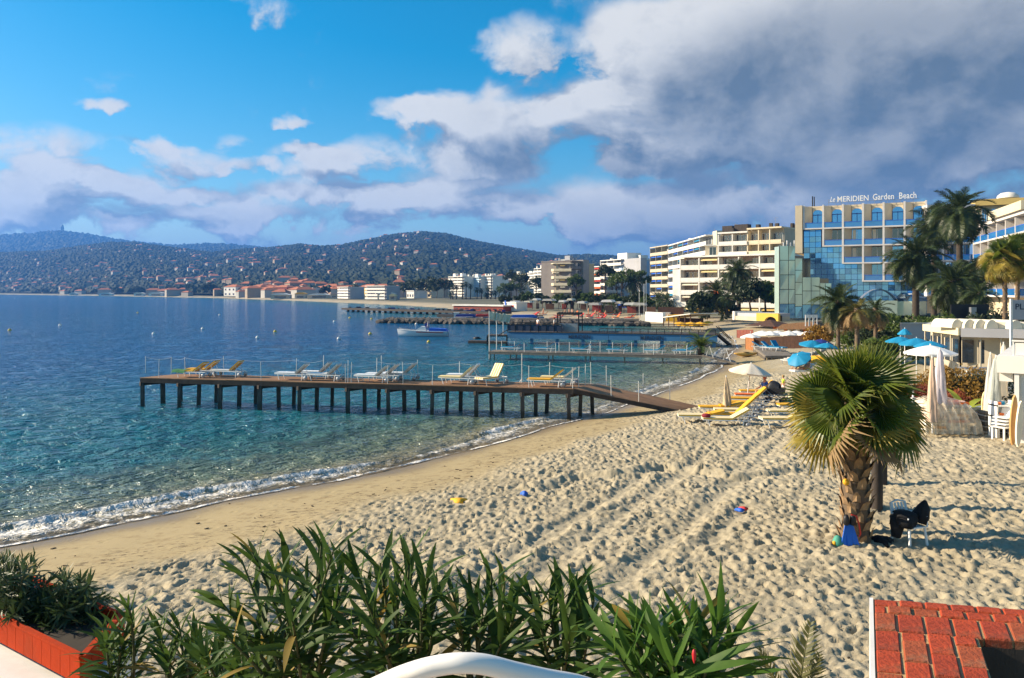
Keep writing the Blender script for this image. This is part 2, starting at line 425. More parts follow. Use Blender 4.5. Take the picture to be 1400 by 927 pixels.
    z = z + bumps * lump * far + (1 - lump) * (.03 * (fbm(X * .8, Y * .8, 4, 21) - .5) + .012 * np.maximum(pits(.5, .12, 1.0, 71, .35), -1)) * sst(.3, 2, d)
    z = np.maximum(z, -1.0)
    me = np_mesh('beach', np.stack([X, Y, z], -1).reshape(-1, 3), grid_faces(*X.shape), sand_mat())
    wob = .9 * (fbm(X * .5, Y * .5, 4, 44) - .5)
    attr(me, 'wet', 1 - sst(.35, 2.0, d + wob)); attr(me, 'lump', lump)
    attr(me, 'drift', np.exp(-((d - edge + .9) / 1.2) ** 2) * .95 * sst(.9, 1.8, d))
    put(me, 'beach', kind='structure')
build_beach()

# ---- the land sheet behind the beach and round the bay ---------------------
def build_land():
    ys = np.concatenate([[-60, -20, 0, 4], np.geomspace(7, 9000, 230)])
    us = np.concatenate([np.linspace(-2.2, 1.8, 300)])
    X = us[None, :] * (ys[:, None].clip(0) + 25); Y = np.broadcast_to(ys[:, None], X.shape)
    z = ground_h(X, Y); z = np.where(coast_d(X, Y) < 0, z - .6, z)
    inb = (X > -29.5) & (X < 47.5) & (Y > 7) & (Y < 95)
    z = np.where(inb, z - .5, z - .03) + np.where(Y > 150, .25 * (fbm(X * .05, Y * .05, 3) - .5), 0)
    m, q, b, o = new_mat('land_soil')
    gp = q.n('ShaderNodeNewGeometry')
    c = q.mix(q.rng(q.noise(gp.outputs['Position'], .06, 7, .65), .42, .6), (.40, .32, .2), (.30, .26, .18))
    far_ = q.n('ShaderNodeAttribute'); far_.attribute_name = 'inland'
    c = q.mix(far_.outputs['Fac'], c, (.10, .10, .06))
    q.put(b.inputs['Base Color'], c); b.inputs['Roughness'].default_value = .95
    me = np_mesh('ground', np.stack([X, Y, z], -1).reshape(-1, 3), grid_faces(*X.shape), m)
    d = coast_d(X, Y); attr(me, 'inland', sst(np.where(Y > 130, 10, 42), np.where(Y > 130, 20, 62), d))
    put(me, 'ground', kind='structure')
build_land()

# ---- sea -------------------------------------------------------------------
def water_nodes(q, b, pos, near=1.0):
    """ripples: several noise octaves in metres"""
    p1 = q.vm('MULTIPLY', pos, (1.0, 1.25, 1.0))
    h = q.m('MULTIPLY', q.noise(p1, .42, 3, .55, .4), 1.0)
    h = q.m('MULTIPLY_ADD', q.noise(p1, 1.25, 4, .6, .5), .62, h)
    h = q.m('MULTIPLY_ADD', q.noise(p1, 5.0, 3, .6, .3), .13, h)
    h = q.m('MULTIPLY_ADD', q.noise(p1, .07, 2, .5), 1.6, h)
    bn = q.n('ShaderNodeBump'); bn.inputs['Strength'].default_value = 1.0; bn.inputs['Distance'].default_value = .95
    q.put(bn.inputs['Height'], h); q.put(b.inputs['Normal'], bn.outputs[0]); return h
def build_sea():
    m, q, b, o = new_mat('sea_water')
    gp = q.n('ShaderNodeNewGeometry'); pos = gp.outputs['Position']
    sh = q.n('ShaderNodeAttribute'); sh.attribute_name = 'offshore'
    h = water_nodes(q, b, pos)
    dd = q.m('ADD', sh.outputs['Fac'], q.m('MULTIPLY', q.m('SUBTRACT', q.noise(pos, .09, 4, .6), .5), 14))
    c = q.mix(q.rng(dd, 2, 14, 0, 1, True), (.075, .135, .105), (.008, .115, .145))
    c = q.mix(q.rng(dd, 10, 55, 0, 1, True), c, (.001, .082, .225))
    c = q.mix(q.rng(dd, 60, 400, 0, 1, True), c, (.000, .050, .225))
    weed = q.rng(q.noise(q.vm('MULTIPLY', pos, (1, 1.6, 1)), .055, 5, .6), .56, .66, 0, .55, True)
    c = q.mix(q.m('MULTIPLY', weed, q.rng(dd, 90, 20)), c, (.006, .045, .05))
    q.put(b.inputs['Base Color'], c); b.inputs['Roughness'].default_value = .12; b.inputs['IOR'].default_value = 1.33
    b.inputs['Specular IOR Level'].default_value = .25; b.inputs['Specular Tint'].default_value = (.35, .78, 1.0, 1)
    ys = np.geomspace(9, 11000, 640); us = np.linspace(-1.9, 1.5, 520)
    X = us[None, :] * (ys[:, None] + 14); Y = np.broadcast_to(ys[:, None], X.shape).copy()
    d = coast_d(X, Y)
    amp = np.exp(-Y / 90.0)
    z = amp * (.26 * (fbm(X * .45 + .2 * Y, Y * .8, 3, 4) - .5) + .18 * (fbm(X * 1.3, Y * 1.7, 2, 14) - .5))
    z = z * sst(0, 6, -d) - .10 * (1 - sst(3.2, 6.0, -d))
    me = np_mesh('sea', np.stack([X, Y, z], -1).reshape(-1, 3), grid_faces(*X.shape), m)
    attr(me, 'offshore', -d); put(me, 'sea', kind='structure')
build_sea()

def build_surf():
    """the last metres of water: low breaking wave, wash and foam, following the waterline"""
    pts = COAST[1:17]; seg = np.hypot(*(pts[1:] - pts[:-1]).T); cum = np.concatenate([[0], np.cumsum(seg)])
    s = np.arange(0, cum[-1], .10)
    px_, py_ = np.interp(s, cum, pts[:, 0]), np.interp(s, cum, pts[:, 1])
    def smooth(a, n=41):
        kx = np.hanning(n); kx /= kx.sum(); return np.convolve(np.pad(a, n // 2, mode='edge'), kx, 'valid')
    px_, py_ = smooth(px_), smooth(py_)
    tx, ty = np.gradient(px_), np.gradient(py_); L = np.hypot(tx, ty); nx, ny = ty / L, -tx / L     # towards land
    off = np.concatenate([np.arange(1.5, -4.6, -.085), np.arange(-4.6, -8.2, -.35)])
    S, D = np.meshgrid(s, off, indexing='ij')
    edge = .55 + .55 * (fbm(S * .16, S * 0 + 3, 3, 2) - .5) * 2 + .18 * (fbm(S * .9, S * 0, 2, 6) - .5)     # run-up
    X = px_[:, None] + nx[:, None] * D; Y = py_[:, None] + ny[:, None] * D
    cd = coast_d(X, Y)
    crest = -1.45 + .8 * (fbm(S * .07, S * 0 + 9, 3, 12) - .5) * 2
    left = 1 - sst(34, 39, S)                                   # the breaker runs along the near half
    hgt = (.15 * left + .13 * sst(.50, .62, fbm(S * .13, S * 0 + 1, 2, 66)) * (1 - left)) * (.7 + .6 * fbm(S * .45, S * 0, 3, 31))
    q_ = (D - crest); shape = np.where(q_ > 0, np.exp(-(q_ / .22) ** 2), np.exp(-(q_ / .75) ** 2))
    z = np.interp(D, [-8.2, -5.0, -3, -1.0, 0, 1.5], [.02, .03, .03, .03, .06, .19]) + hgt * shape
    z += .05 * (fbm(X * 1.5, Y * 1.8, 3, 41) - .5) * sst(.4, -1, D) + .03 * (fbm(X * 5, Y * 5, 2, 43) - .5) * sst(.6, -.6, D)
    z += .5 * shape * hgt * (fbm(X * 4, Y * 4, 3, 15) - .5)
    z = np.where(D < -7.5, -.15, z)
    z = np.where(D < .2, np.maximum(z, np.where(D < -7.5, -.2, ground_h(X, Y) + .012)), ground_h(X, Y) + .016 + .02 * sst(.5, -.2, D - edge))
    foam = .62 * fbm(S * .8, S * 0, 3, 81) * 1.6 * np.exp(-((D - edge + .08) / .10) ** 2) + (.46 + .30 * fbm(S * .5, D * .8, 3, 91)) * sst(crest + .02, crest + .3, D) * (1 - sst(edge - 1.2, edge + .02, D) * .42) * (.85 + .15 * left)
    foam = np.maximum(foam, 1.05 * np.exp(-((q_ - .10) / .22) ** 2) * np.clip(hgt * 5.5, 0, 1) * (.55 + .6 * fbm(S * .7, S * 0 + 5, 3, 23)))
    foam = np.maximum(foam, .30 * sst(-4.6, -2.4, D))
    foam *= 1 - sst(edge - .02, edge + .03, D)
    m, q, b, o = new_mat('surf_water')
    gp = q.n('ShaderNodeNewGeometry'); pos = gp.outputs['Position']
    fo = q.n('ShaderNodeAttribute'); fo.attribute_name = 'foam'
    al = q.n('ShaderNodeAttribute'); al.attribute_name = 'cover'
    dp = q.n('ShaderNodeAttribute'); dp.attribute_name = 'depth'
    water_nodes(q, b, pos)
    f1 = q.noise(pos, 3.0, 8, .68, .8); f2 = q.noise(pos, 14, 5, .7)
    fn = q.m('ADD', q.m('MULTIPLY', f1, .75), q.m('MULTIPLY', f2, .25))
    fm = q.rng(q.m('ADD', fo.outputs['Fac'], q.m('MULTIPLY', fn, 1.8)), 1.28, 1.62, 0, 1, True)
    fm = q.m('MULTIPLY', fm, q.rng(fo.outputs['Fac'], .03, .3))
    c = q.mix(q.rng(dp.outputs['Fac'], 0, 1), (.26, .215, .13), (.13, .16, .095))
    c = q.mix(q.rng(dp.outputs['Fac'], .9, 2.6), c, (.055, .125, .105))
    c = q.mix(q.m('MULTIPLY', fm, .82), c, (.80, .80, .79)); q.put(b.inputs['Base Color'], c)
    q.put(b.inputs['Roughness'], q.rng(fm, 0, 1, .10, .8)); b.inputs['IOR'].default_value = 1.33
    tr = q.n('ShaderNodeBsdfTransparent'); mx = q.n('ShaderNodeMixShader')
    q.put(mx.inputs[0], q.m('MAXIMUM', al.outputs['Fac'], q.m('MULTIPLY', fm, q.rng(al.outputs['Fac'], 0, .05)))); q.put(mx.inputs[1], tr.outputs[0]); q.put(mx.inputs[2], b.outputs[0]); q.put(o.inputs[0], mx.outputs[0])
    me = np_mesh('surf', np.stack([X, Y, z], -1).reshape(-1, 3), grid_faces(*X.shape), m)
    cover = (1 - sst(edge - .05, edge + .02, D)) * (1 - .75 * sst(edge - 1.5, edge + .1, D)) * sst(-7.4, -5.5, D)
    attr(me, 'foam', foam); attr(me, 'cover', cover); attr(me, 'depth', np.clip(-D * .35, 0, 4)); put(me, 'surf', kind='structure')
build_surf()

# ---- hills -------------------------------------------------------------------
RIDGE_A = [(-500, 335), (-200, 330), (0, 323), (50, 320), (83, 317), (120, 322), (170, 331), (230, 337), (300, 335), (340, 338), (400, 346), (500, 352), (900, 362), (1500, 372)]
RIDGE_B = [(-500, 352), (-100, 350), (0, 347), (60, 345), (110, 338), (150, 333), (185, 333), (240, 341), (290, 348), (330, 343), (370, 341), (410, 336), (440, 339), (465, 338),
           (500, 330), (540, 322), (580, 319), (610, 322), (650, 332), (700, 341), (765, 352), (830, 352), (880, 357), (1000, 366), (1100, 380), (1500, 388)]
def hill_fun(ridge, Dr, wig, seed):
    rp = np.array(ridge, float)
    def foot(px): return np.interp(px, [-500, 0, 150, 300, 400, 500, 620, 760, 1500], [1900, 1720, 1250, 860, 700, 640, 620, 640, 700]) * (Dr / 2800 if Dr > 3000 else 1)
    def h(px, Y):
        hr = (HY - np.interp(px, rp[:, 0], rp[:, 1])) / F * Dr + H
        t = (Y - foot(px)) / (Dr - foot(px))
        up = np.clip(t, 0, 1); base = 4 + (hr - 4) * (up ** 1.25 * .55 + sst(0, 1, up) * .45)
        back = np.clip(t - 1, 0, 9)
        X = (px - CX) / F * Y
        n = fbm(X / 260.0, Y / 330.0, 5, seed) - .5
        return base * (1 - np.minimum(back * .9, .9)) + wig * n * 4 * up * np.clip((1.0 - up) * 4, 0.06, 1)
    return h, foot
HILL_B, FOOT_B = hill_fun(RIDGE_B, 2800.0, 9.0, 3)
HILL_A, FOOT_A = hill_fun(RIDGE_A, 5200.0, 12.0, 9)
def wood_soil():
    m, q, b, o = new_mat('wooded_slope'); gp = q.n('ShaderNodeNewGeometry')
    n = q.noise(gp.outputs['Position'], .012, 8, .7)
    q.put(b.inputs['Base Color'], q.mix(q.rng(n, .35, .65), (.014, .026, .012), (.045, .05, .025))); b.inputs['Roughness'].default_value = 1
    return m
WS = wood_soil()
def build_hill(name, h, foot, Dr, n1, n2):
    px = np.linspace(-480, 1450, n1); t = np.linspace(-.02, 1.6, n2)
    PXg, T = np.meshgrid(px, t); Yg = foot(PXg) + T * (Dr - foot(PXg)); X = (PXg - CX) / F * Yg
    z = h(PXg, Yg); put(np_mesh(name, np.stack([X, Yg, z], -1).reshape(-1, 3), grid_faces(*X.shape), WS), name, kind='structure')
build_hill('hill', HILL_B, FOOT_B, 2800.0, 420, 130)
build_hill('hill_ridge', HILL_A, FOOT_A, 5200.0, 300, 60)

ICO = None
def ico_base():
    bm = bmesh.new(); bmesh.ops.create_icosphere(bm, subdivisions=1, radius=1.0)
    v = np.array([tuple(p.co) for p in bm.verts]); f = np.array([[q.index for q in p.verts] for p in bm.faces]); bm.free(); return v, f
def blobs(name, C, Rr, m, squash=.75, seed=1, **kw):
    """many small uneven leaf masses, one mesh"""
    v, f = ico_base(); rs = np.random.RandomState(seed); n = len(C)
    sc = 1 + .45 * (rs.rand(n, len(v), 1) - .5)
    vv = C[:, None, :] + v[None] * sc * Rr[:, None, None] * np.array([1, 1, squash])
    ff = f[None] + (np.arange(n) * len(v))[:, None, None]
    return put(np_mesh(name, vv.reshape(-1, 3), ff.reshape(-1, 3), m, False), name, **kw)
FW = leaf_mat('far_foliage', (.012, .028, .010), (.032, .048, .016), .15, .8, .02)
def build_wood():
    rs = np.random.RandomState(4)
    for nm, h, foot, Dr, n, r0, r1, tmax in (('hillside_wood', HILL_B, FOOT_B, 2800.0, 30000, 3.5, 8, 1.02), ('ridge_wood', HILL_A, FOOT_A, 5200.0, 8000, 8, 18, 1.02)):
        px = rs.uniform(-60, 1130, n); t = rs.rand(n) ** .8 * tmax if nm == 'hillside_wood' else rs.uniform(.5, tmax, n)
        Y = foot(px) + t * (Dr - foot(px)); X = (px - CX) / F * Y; z = h(px, Y)
        r = rs.uniform(r0, r1, n)
        blobs(nm, np.stack([X, Y, z + r * .25], -1), r, FW, .8, 5, kind='stuff', label='dense dark green woodland covering the far hillside' if nm == 'hillside_wood' else 'bluish woodland along the farthest ridge', cat='woodland')
build_wood()
# ================================================================ shared materials
WHITE = mat('white_paint', (.74, .72, .68), .55, .06, 2, dirt=(.42, .38, .32), dirt_amt=.35)
WPLAST = mat('white_plastic', (.78, .78, .76), .35, .05, 3)
CREAM = mat('cream_render', (.66, .57, .40), .8, .08, .8, dirt=(.45, .38, .27), dirt_amt=.4)
WREND = mat('white_render', (.74, .71, .65), .8, .06, .7, dirt=(.5, .46, .40), dirt_amt=.4)
GREYR = mat('grey_render', (.40, .40, .42), .85, .08, .3, dirt=(.30, .30, .30))
BEIGE = mat('beige_render', (.50, .44, .33), .85, .1, .5, dirt=(.33, .28, .2))
OCHRE = mat('ochre_render', (.62, .44, .14), .8, .1, .7)
PINKR = mat('pink_render', (.55, .40, .33), .85, .1, .5)
DARKW = mat('dark_timber', (.045, .035, .028), .8, .4, 4, .4, stretch=(1, 1, .3))
DECKW = mat('deck_timber', (.30, .165, .085), .75, .3, 5, .3, stretch=(.25, 2, 1))
GREYW = mat('weathered_timber', (.20, .17, .135), .8, .3, 4, .3)
POLEW = mat('white_pole', (.62, .62, .60), .45, .1, 2)
STEEL = mat('grey_metal', (.32, .33, .35), .4, .1, 3, metal=.6)
BLACK = mat('black_plastic', (.012, .012, .014), .5, .3, 3)
ROCK = mat('dark_rock', (.10, .085, .07), .9, .5, .8, .8)
TERRA = mat('terracotta_roof', (.42, .14, .065), .85, .2, .3)
REDW = mat('red_brown_wall', (.24, .045, .03), .8, .2, .5)
YEL = mat('yellow_canvas', (.72, .37, .015), .7, .08, 2)
YELP = mat('pale_yellow_canvas', (.78, .62, .30), .7, .06, 2)
CREAMC = mat('cream_canvas', (.78, .70, .54), .75, .06, 2)
WCAN = mat('white_canvas', (.80, .78, .74), .75, .05, 2)
TURQ = mat('turquoise_canvas', (.010, .23, .42), .6, .08, 2)
BLUEC = mat('blue_canvas', (.02, .12, .55), .6, .1, 2)
NAVY = mat('navy_canvas', (.02, .035, .22), .6, .1, 2)
ORANGEC = mat('orange_canvas', (.70, .16, .03), .7, .1, 2)
REDC = mat('red_plastic', (.55, .035, .02), .5, .1, 2)
GREENC = mat('green_towel', (.03, .16, .06), .9, .2, 6)
PIERB = mat('blue_pier_panel', (.06, .19, .36), .5, .12, .6, dirt=(.04, .10, .17), dirt_amt=.4)
LETTER = mat('dark_lettering', (.02, .035, .07), .6, .1, 3)
BROWNF = mat('brown_fence', (.085, .04, .022), .8, .3, 3)
SKIN = mat('skin', (.52, .27, .16), .55, .08, 6)
GLASSD = glass_mat('dark_window_glass', (.022, .032, .045), .08)
GLASSB = glass_mat('blue_mirror_glass', (.14, .36, .66), .05, 1.0, .10, .75)
GLASSG = glass_mat('green_mirror_glass', (.55, .70, .62), .12, 1.0, .10, .35)
GLASSR = glass_mat('blue_balcony_glass', (.02, .16, .42), .1, .8)
def pole_mat():
    m, q, b, o = new_mat('pier_pile_timber'); gp = q.n('ShaderNodeNewGeometry'); s = q.n('ShaderNodeSeparateXYZ'); q.put(s.inputs[0], gp.outputs['Position'])
    n = q.noise(gp.outputs['Position'], 3, 5, .65)
    w = q.rng(q.m('ADD', s.outputs[2], q.m('MULTIPLY', n, .35)), .55, .75, 1, 0)
    c = q.mix(q.rng(n, .3, .7), (.050, .042, .036), (.10, .085, .07)); c = q.mix(w, c, (.012, .014, .010))
    q.put(b.inputs['Base Color'], c); q.put(b.inputs['Roughness'], q.rng(w, 0, 1, .85, .35)); return m
PILE = pole_mat()
def stripe_mat(name, a, c2, period, axis=1, duty=.5):
    m, q, b, o = new_mat(name); t = q.n('ShaderNodeTexCoord'); s = q.n('ShaderNodeSeparateXYZ'); q.put(s.inputs[0], t.outputs['Object'])
    fr = q.m('FRACT', q.m('ADD', q.m('MULTIPLY', s.outputs[axis], 1 / period), 100.25))
    n = q.noise(t.outputs['Object'], 6, 4, .6)
    c = q.mix(q.m('LESS_THAN', fr, duty), c2, a); c = q.mix(q.rng(n, .3, .7, 0, .18), c, (.4, .33, .2))
    q.put(b.inputs['Base Color'], c); b.inputs['Roughness'].default_value = .8; return m
STRIPE = stripe_mat('yellow_white_stripe', (.74, .48, .07), (.80, .76, .62), .16)
BSTRIPE = stripe_mat('blue_white_stripe', (.05, .14, .42), (.7, .7, .72), .2)
# ================================================================ beach furniture shared by piers and beach
_lc = {}
def lounger_meshes(ang, wheels):
    key = (round(ang), wheels)
    if key in _lc: return _lc[key]
    a = R(ang); hx = .22; bl = .78                      # hinge, back length
    ex, ez = hx + bl * math.cos(a), .34 + bl * math.sin(a)
    fr = MB()
    for s in (-1, 1):
        fr.tube([(-1.0, s * .29, .33), (-.5, s * .29, .315), (.95, s * .29, .30)], .022, 6)
        fr.tube([(hx, s * .25, .34), (ex, s * .25, ez)], .018, 6)
        fr.tube([(hx + bl * .6 * math.cos(a), s * .25, .34 + bl * .6 * math.sin(a)), (.72, s * .27, .31)], .014, 6)
    for x in (-.98, -.4, .2, .92): fr.tube([(x, -.29, .32), (x, .29, .32)], .018, 6)
    fr.tube([(ex, -.26, ez), (ex, .26, ez)], .018, 6)
    legs = []
    for sx, sy in ((-.78, -1), (-.78, 1), (.68, -1), (.68, 1)):
        legs.append(MB().tube([(sx - .02, sy * .29, .32), (sx + (.08 if sx < 0 else -.06), sy * .31, .0)], [.026, .02], 6))
    seat = MB()
    for (x0, x1) in ((-1.0, -.62), (-.615, -.2), (-.195, hx)): seat.box((x0 + x1) / 2, 0, .375, x1 - x0, .58, .075)
    back = MB(); M = Matrix.Translation((hx, 0, .345)) @ Matrix.Rotation(-a, 4, 'Y')
    for (x0, x1) in ((.01, .4), (.405, .80)): back.box((x0 + x1) / 2, 0, .04, x1 - x0, .58, .075, 0, M)
    wh = []
    if wheels:
        for s in (-1, 1):
            w = MB(); w.lathe([(.02, -.02), (.11, -.025), (.125, 0), (.11, .025), (.02, .02)], 12, M=Matrix.Translation((.86, s * .33, .125)) @ Matrix.Rotation(R(90), 4, 'X')); wh.append(w)
    _lc[key] = (fr, legs, seat, back, wh, {}); return _lc[key]
def lounger(label, loc, rz, ang=38, seat_m=None, back_m=None, frame_m=None, wheels=True, group=None, sc=1.0, cushions=True):
    fr, legs, seat, back, wh, cache = lounger_meshes(ang, wheels)
    seat_m = seat_m or YEL; back_m = back_m or seat_m; frame_m = frame_m or WPLAST
    def me(nm, b, m):
        kk = (nm, m.name)
        if kk not in cache: cache[kk] = b.mesh(nm, m)
        return cache[kk]
    t = thing('sun_lounger', label, 'sun lounger', loc, rz, group); t.scale = (sc,) * 3
    put(me('frame', fr, frame_m), 'frame', t)
    for i, l in enumerate(legs): put(me('leg%d' % i, l, frame_m), 'leg', t)
    put(me('seat_cushion', seat, seat_m), 'seat_cushion', t); put(me('back_cushion', back, back_m), 'back_cushion', t)
    for i, w in enumerate(wh): put(me('wheel%d' % i, w, STEEL), 'wheel', t)
    return t
def parasol(label, loc, rad, h, m, drop=.28, n=8, valance=True, group=None, tilt=(0, 0), pm=None, name='parasol'):
    t = thing(name, label, 'parasol', loc, 0, group); t.rotation_euler = (tilt[0], tilt[1], rnd.random() * .7)
    hh = rad * drop; b = MB(); rings = 5; vs = [(0, 0, h)]
    for i in range(1, rings + 1):
        f = i / rings
        for j in range(n * 4):
            a = 2 * math.pi * j / (n * 4); ph = (j % 4) / 4.0; sag = 1 - .10 * math.sin(math.pi * ph) * f
            rr = rad * f * sag; vs.append((rr * math.cos(a), rr * math.sin(a), h - hh * f ** 1.35 - .02 * math.sin(math.pi * ph) * f))
    N = n * 4
    fs = [(0, 1 + j, 1 + (j + 1) % N) for j in range(N)]
    for i in range(rings - 1):
        fs += [(1 + i * N + j, 1 + (i + 1) * N + j, 1 + (i + 1) * N + (j + 1) % N, 1 + i * N + (j + 1) % N) for j in range(N)]
    b.add(vs, fs, True); b.build('canopy', m, t)
    if valance:
        e = vs[1 + (rings - 1) * N:]; v2 = e + [(x * .99, y * .99, z - .07 * rad - .012 * (j % 2)) for j, (x, y, z) in enumerate(e)]
        MB().add(v2, [(j, N + j, N + (j + 1) % N, (j + 1) % N) for j in range(N)], True).build('valance', m, t)
    MB().tube([(0, 0, 0), (0, 0, h + .06)], .026, 8).build('pole', pm or WHITE, t)
    rb = MB()
    for j in range(n):
        a = 2 * math.pi * j / n; rb.tube([(0, 0, h - .04), (rad * .97 * math.cos(a), rad * .97 * math.sin(a), h - hh - .02)], .009, 4)
    rb.build('ribs', pm or WHITE, t); return t
def closed_parasol(label, loc, h, m, w=.2, tilt=(0, 0), group=None, foot=.9):
    t = thing('folded_parasol', label, 'parasol', loc, 0, group); t.rotation_euler = (tilt[0], tilt[1], 0)
    wob = lambda a, z: 1 + .28 * math.sin(5 * a + z * 1.5) + .12 * math.sin(9 * a)
    MB().lathe([(w * 1.15, foot - .12), (w, foot), (w * .95, foot + .25 * (h - foot)), (w * .62, foot + .6 * (h - foot)), (w * .3, h - .12), (.02, h)], 22, wob=wob).build('folded_canopy', m, t)
    MB().tube([(0, 0, 0), (0, 0, h + .08)], .024, 7).build('pole', WHITE, t); return t
def skinned(name, joints, edges, m, parent=None, sub=2, **kw):
    """a continuous body: joints (position, radius), edges, skin + subdivision"""
    me = bpy.data.meshes.new(name); me.from_pydata([j[0] for j in joints], edges, []); me.materials.append(m)
    o = put(me, name, parent, **kw); sk = o.modifiers.new('skin', 'SKIN'); sk.use_smooth_shade = True
    for i, j in enumerate(joints):
        v = me.skin_vertices[0].data[i]; v.radius = (j[1], j[1]) if not isinstance(j[1], tuple) else j[1]; v.use_root = (i == 0)
    s = o.modifiers.new('sub', 'SUBSURF'); s.levels = sub; s.render_levels = sub; return o
def person(label, loc, rz, pose, top_m=None, bottom_m=None, hair_m=None, sc=1.0):
    """pose: dict of joint positions in metres, figure facing +X"""
    t = thing('person', label, 'person', loc, rz); t.scale = (sc,) * 3
    J, E = [], []
    def add(p, r, par=None):
        J.append((p, r)); i = len(J) - 1
        if par is not None: E.append((par, i))
        return i
    p = pose; hip = add(p['hip'], .125); ch = add(p['chest'], (.15, .11), hip); nk = add(p['neck'], .055, ch); hd = add(p['head'], .092, nk); add(tuple(Vector(p['head']) + (Vector(p['head']) - Vector(p['neck'])).normalized() * .12), .07, hd)
    for s, q in ((1, 'l'), (-1, 'r')):
        sh = add(tuple(Vector(p['chest']) + Vector(p.get('shv', (0, .17, .07))) * Vector((1, s, 1))), .055, ch)
        el = add(p['el_' + q], .042, sh); wr = add(p['wr_' + q], .030, el); ha = add(p['ha_' + q], (.038, .018), wr)
        tip = Vector(p['ha_' + q]); dv = (tip - Vector(p['wr_' + q])).normalized(); sd = Vector((0, 1, 0))
        for kf, ln in ((-.03, .07), (-.01, .085), (.01, .08), (.03, .06)): add(tuple(tip + dv * ln + sd * kf), .009, ha)
        add(tuple(Vector(p['wr_' + q]) + dv * .05 + sd * .05 * s), .010, wr)
        th = add(tuple(Vector(p['hip']) + Vector((0, .09 * s, -.04))), .095, hip); kn = add(p['kn_' + q], .062, th); an = add(p['an_' + q], .04, kn)
        add(p['to_' + q], (.045, .025), an)
    skinned('body', J, E, SKIN, t)
    if hair_m:
        MB().lathe([(.0, .13), (.06, .12), (.10, .06), (.108, 0), (.10, -.06), (.06, -.09)], 12).build('hair', hair_m, t, loc=tuple(Vector(p['head']) + Vector((-.025, 0, .045))))
    hv, cv = Vector(p['hip']), Vector(p['chest'])
    if top_m:
        tj = [(tuple(hv + (cv - hv) * .12), .145), (tuple(hv + (cv - hv) * .55), (.155, .125)), (tuple(cv), (.172, .13)), (tuple(cv + (Vector(p['neck']) - cv) * .55), .08)]
        te = [(0, 1), (1, 2), (2, 3)]
        for s, q in ((1, 'l'), (-1, 'r')):
            sh = cv + Vector(p.get('shv', (0, .17, .07))) * Vector((1, s, 1)); tj.append((tuple(sh), .07)); tj.append((tuple(sh + (Vector(p['el_' + q]) - sh) * .6), .062)); te += [(2, len(tj) - 2), (len(tj) - 2, len(tj) - 1)]
        skinned('shirt', tj, te, top_m, t, 1)
    if bottom_m:
        tj = [(tuple(hv + (cv - hv) * .1), .142), (tuple(hv + Vector((0, 0, -.02))), .14)]; te = [(0, 1)]
        for s, q in ((1, 'l'), (-1, 'r')):
            th = hv + Vector((0, .09 * s, -.04)); tj.append((tuple(th), .108)); tj.append((tuple(th + (Vector(p['kn_' + q]) - th) * .6), .09)); te += [(1, len(tj) - 2), (len(tj) - 2, len(tj) - 1)]
        skinned('shorts', tj, te, bottom_m, t, 1)
    return t
STAND = dict(hip=(0, 0, .92), chest=(.01, 0, 1.32), neck=(.01, 0, 1.5), head=(.03, 0, 1.62), el_l=(-.03, .27, 1.12), wr_l=(.05, .28, .88), ha_l=(.07, .28, .80), el_r=(-.03, -.27, 1.12), wr_r=(.05, -.28, .88), ha_r=(.07, -.28, .80),
             kn_l=(.04, .11, .5), an_l=(-.02, .11, .08), to_l=(.14, .12, .03), kn_r=(.02, -.11, .5), an_r=(-.06, -.11, .08), to_r=(.10, -.12, .03))
SIT = dict(hip=(0, 0, .46), chest=(-.06, 0, .86), neck=(-.04, 0, 1.04), head=(0, 0, 1.17), el_l=(.1, .26, .66), wr_l=(.33, .2, .6), ha_l=(.41, .18, .58), el_r=(.1, -.26, .66), wr_r=(.33, -.2, .6), ha_r=(.41, -.18, .58),
           kn_l=(.44, .12, .5), an_l=(.48, .13, .08), to_l=(.64, .13, .03), kn_r=(.44, -.12, .5), an_r=(.48, -.13, .08), to_r=(.64, -.13, .03))
RECL = dict(hip=(0, 0, .46), chest=(.34, 0, .68), neck=(.47, 0, .82), head=(.53, 0, .95), shv=(.03, .17, .05), el_l=(.2, .27, .55), wr_l=(.0, .26, .5), ha_l=(-.08, .26, .48), el_r=(.2, -.27, .55), wr_r=(.0, -.26, .5), ha_r=(-.08, -.26, .48),
            kn_l=(-.38, .12, .62), an_l=(-.62, .12, .44), to_l=(-.74, .12, .5), kn_r=(-.42, -.12, .48), an_r=(-.82, -.12, .44), to_r=(-.86, -.12, .56))

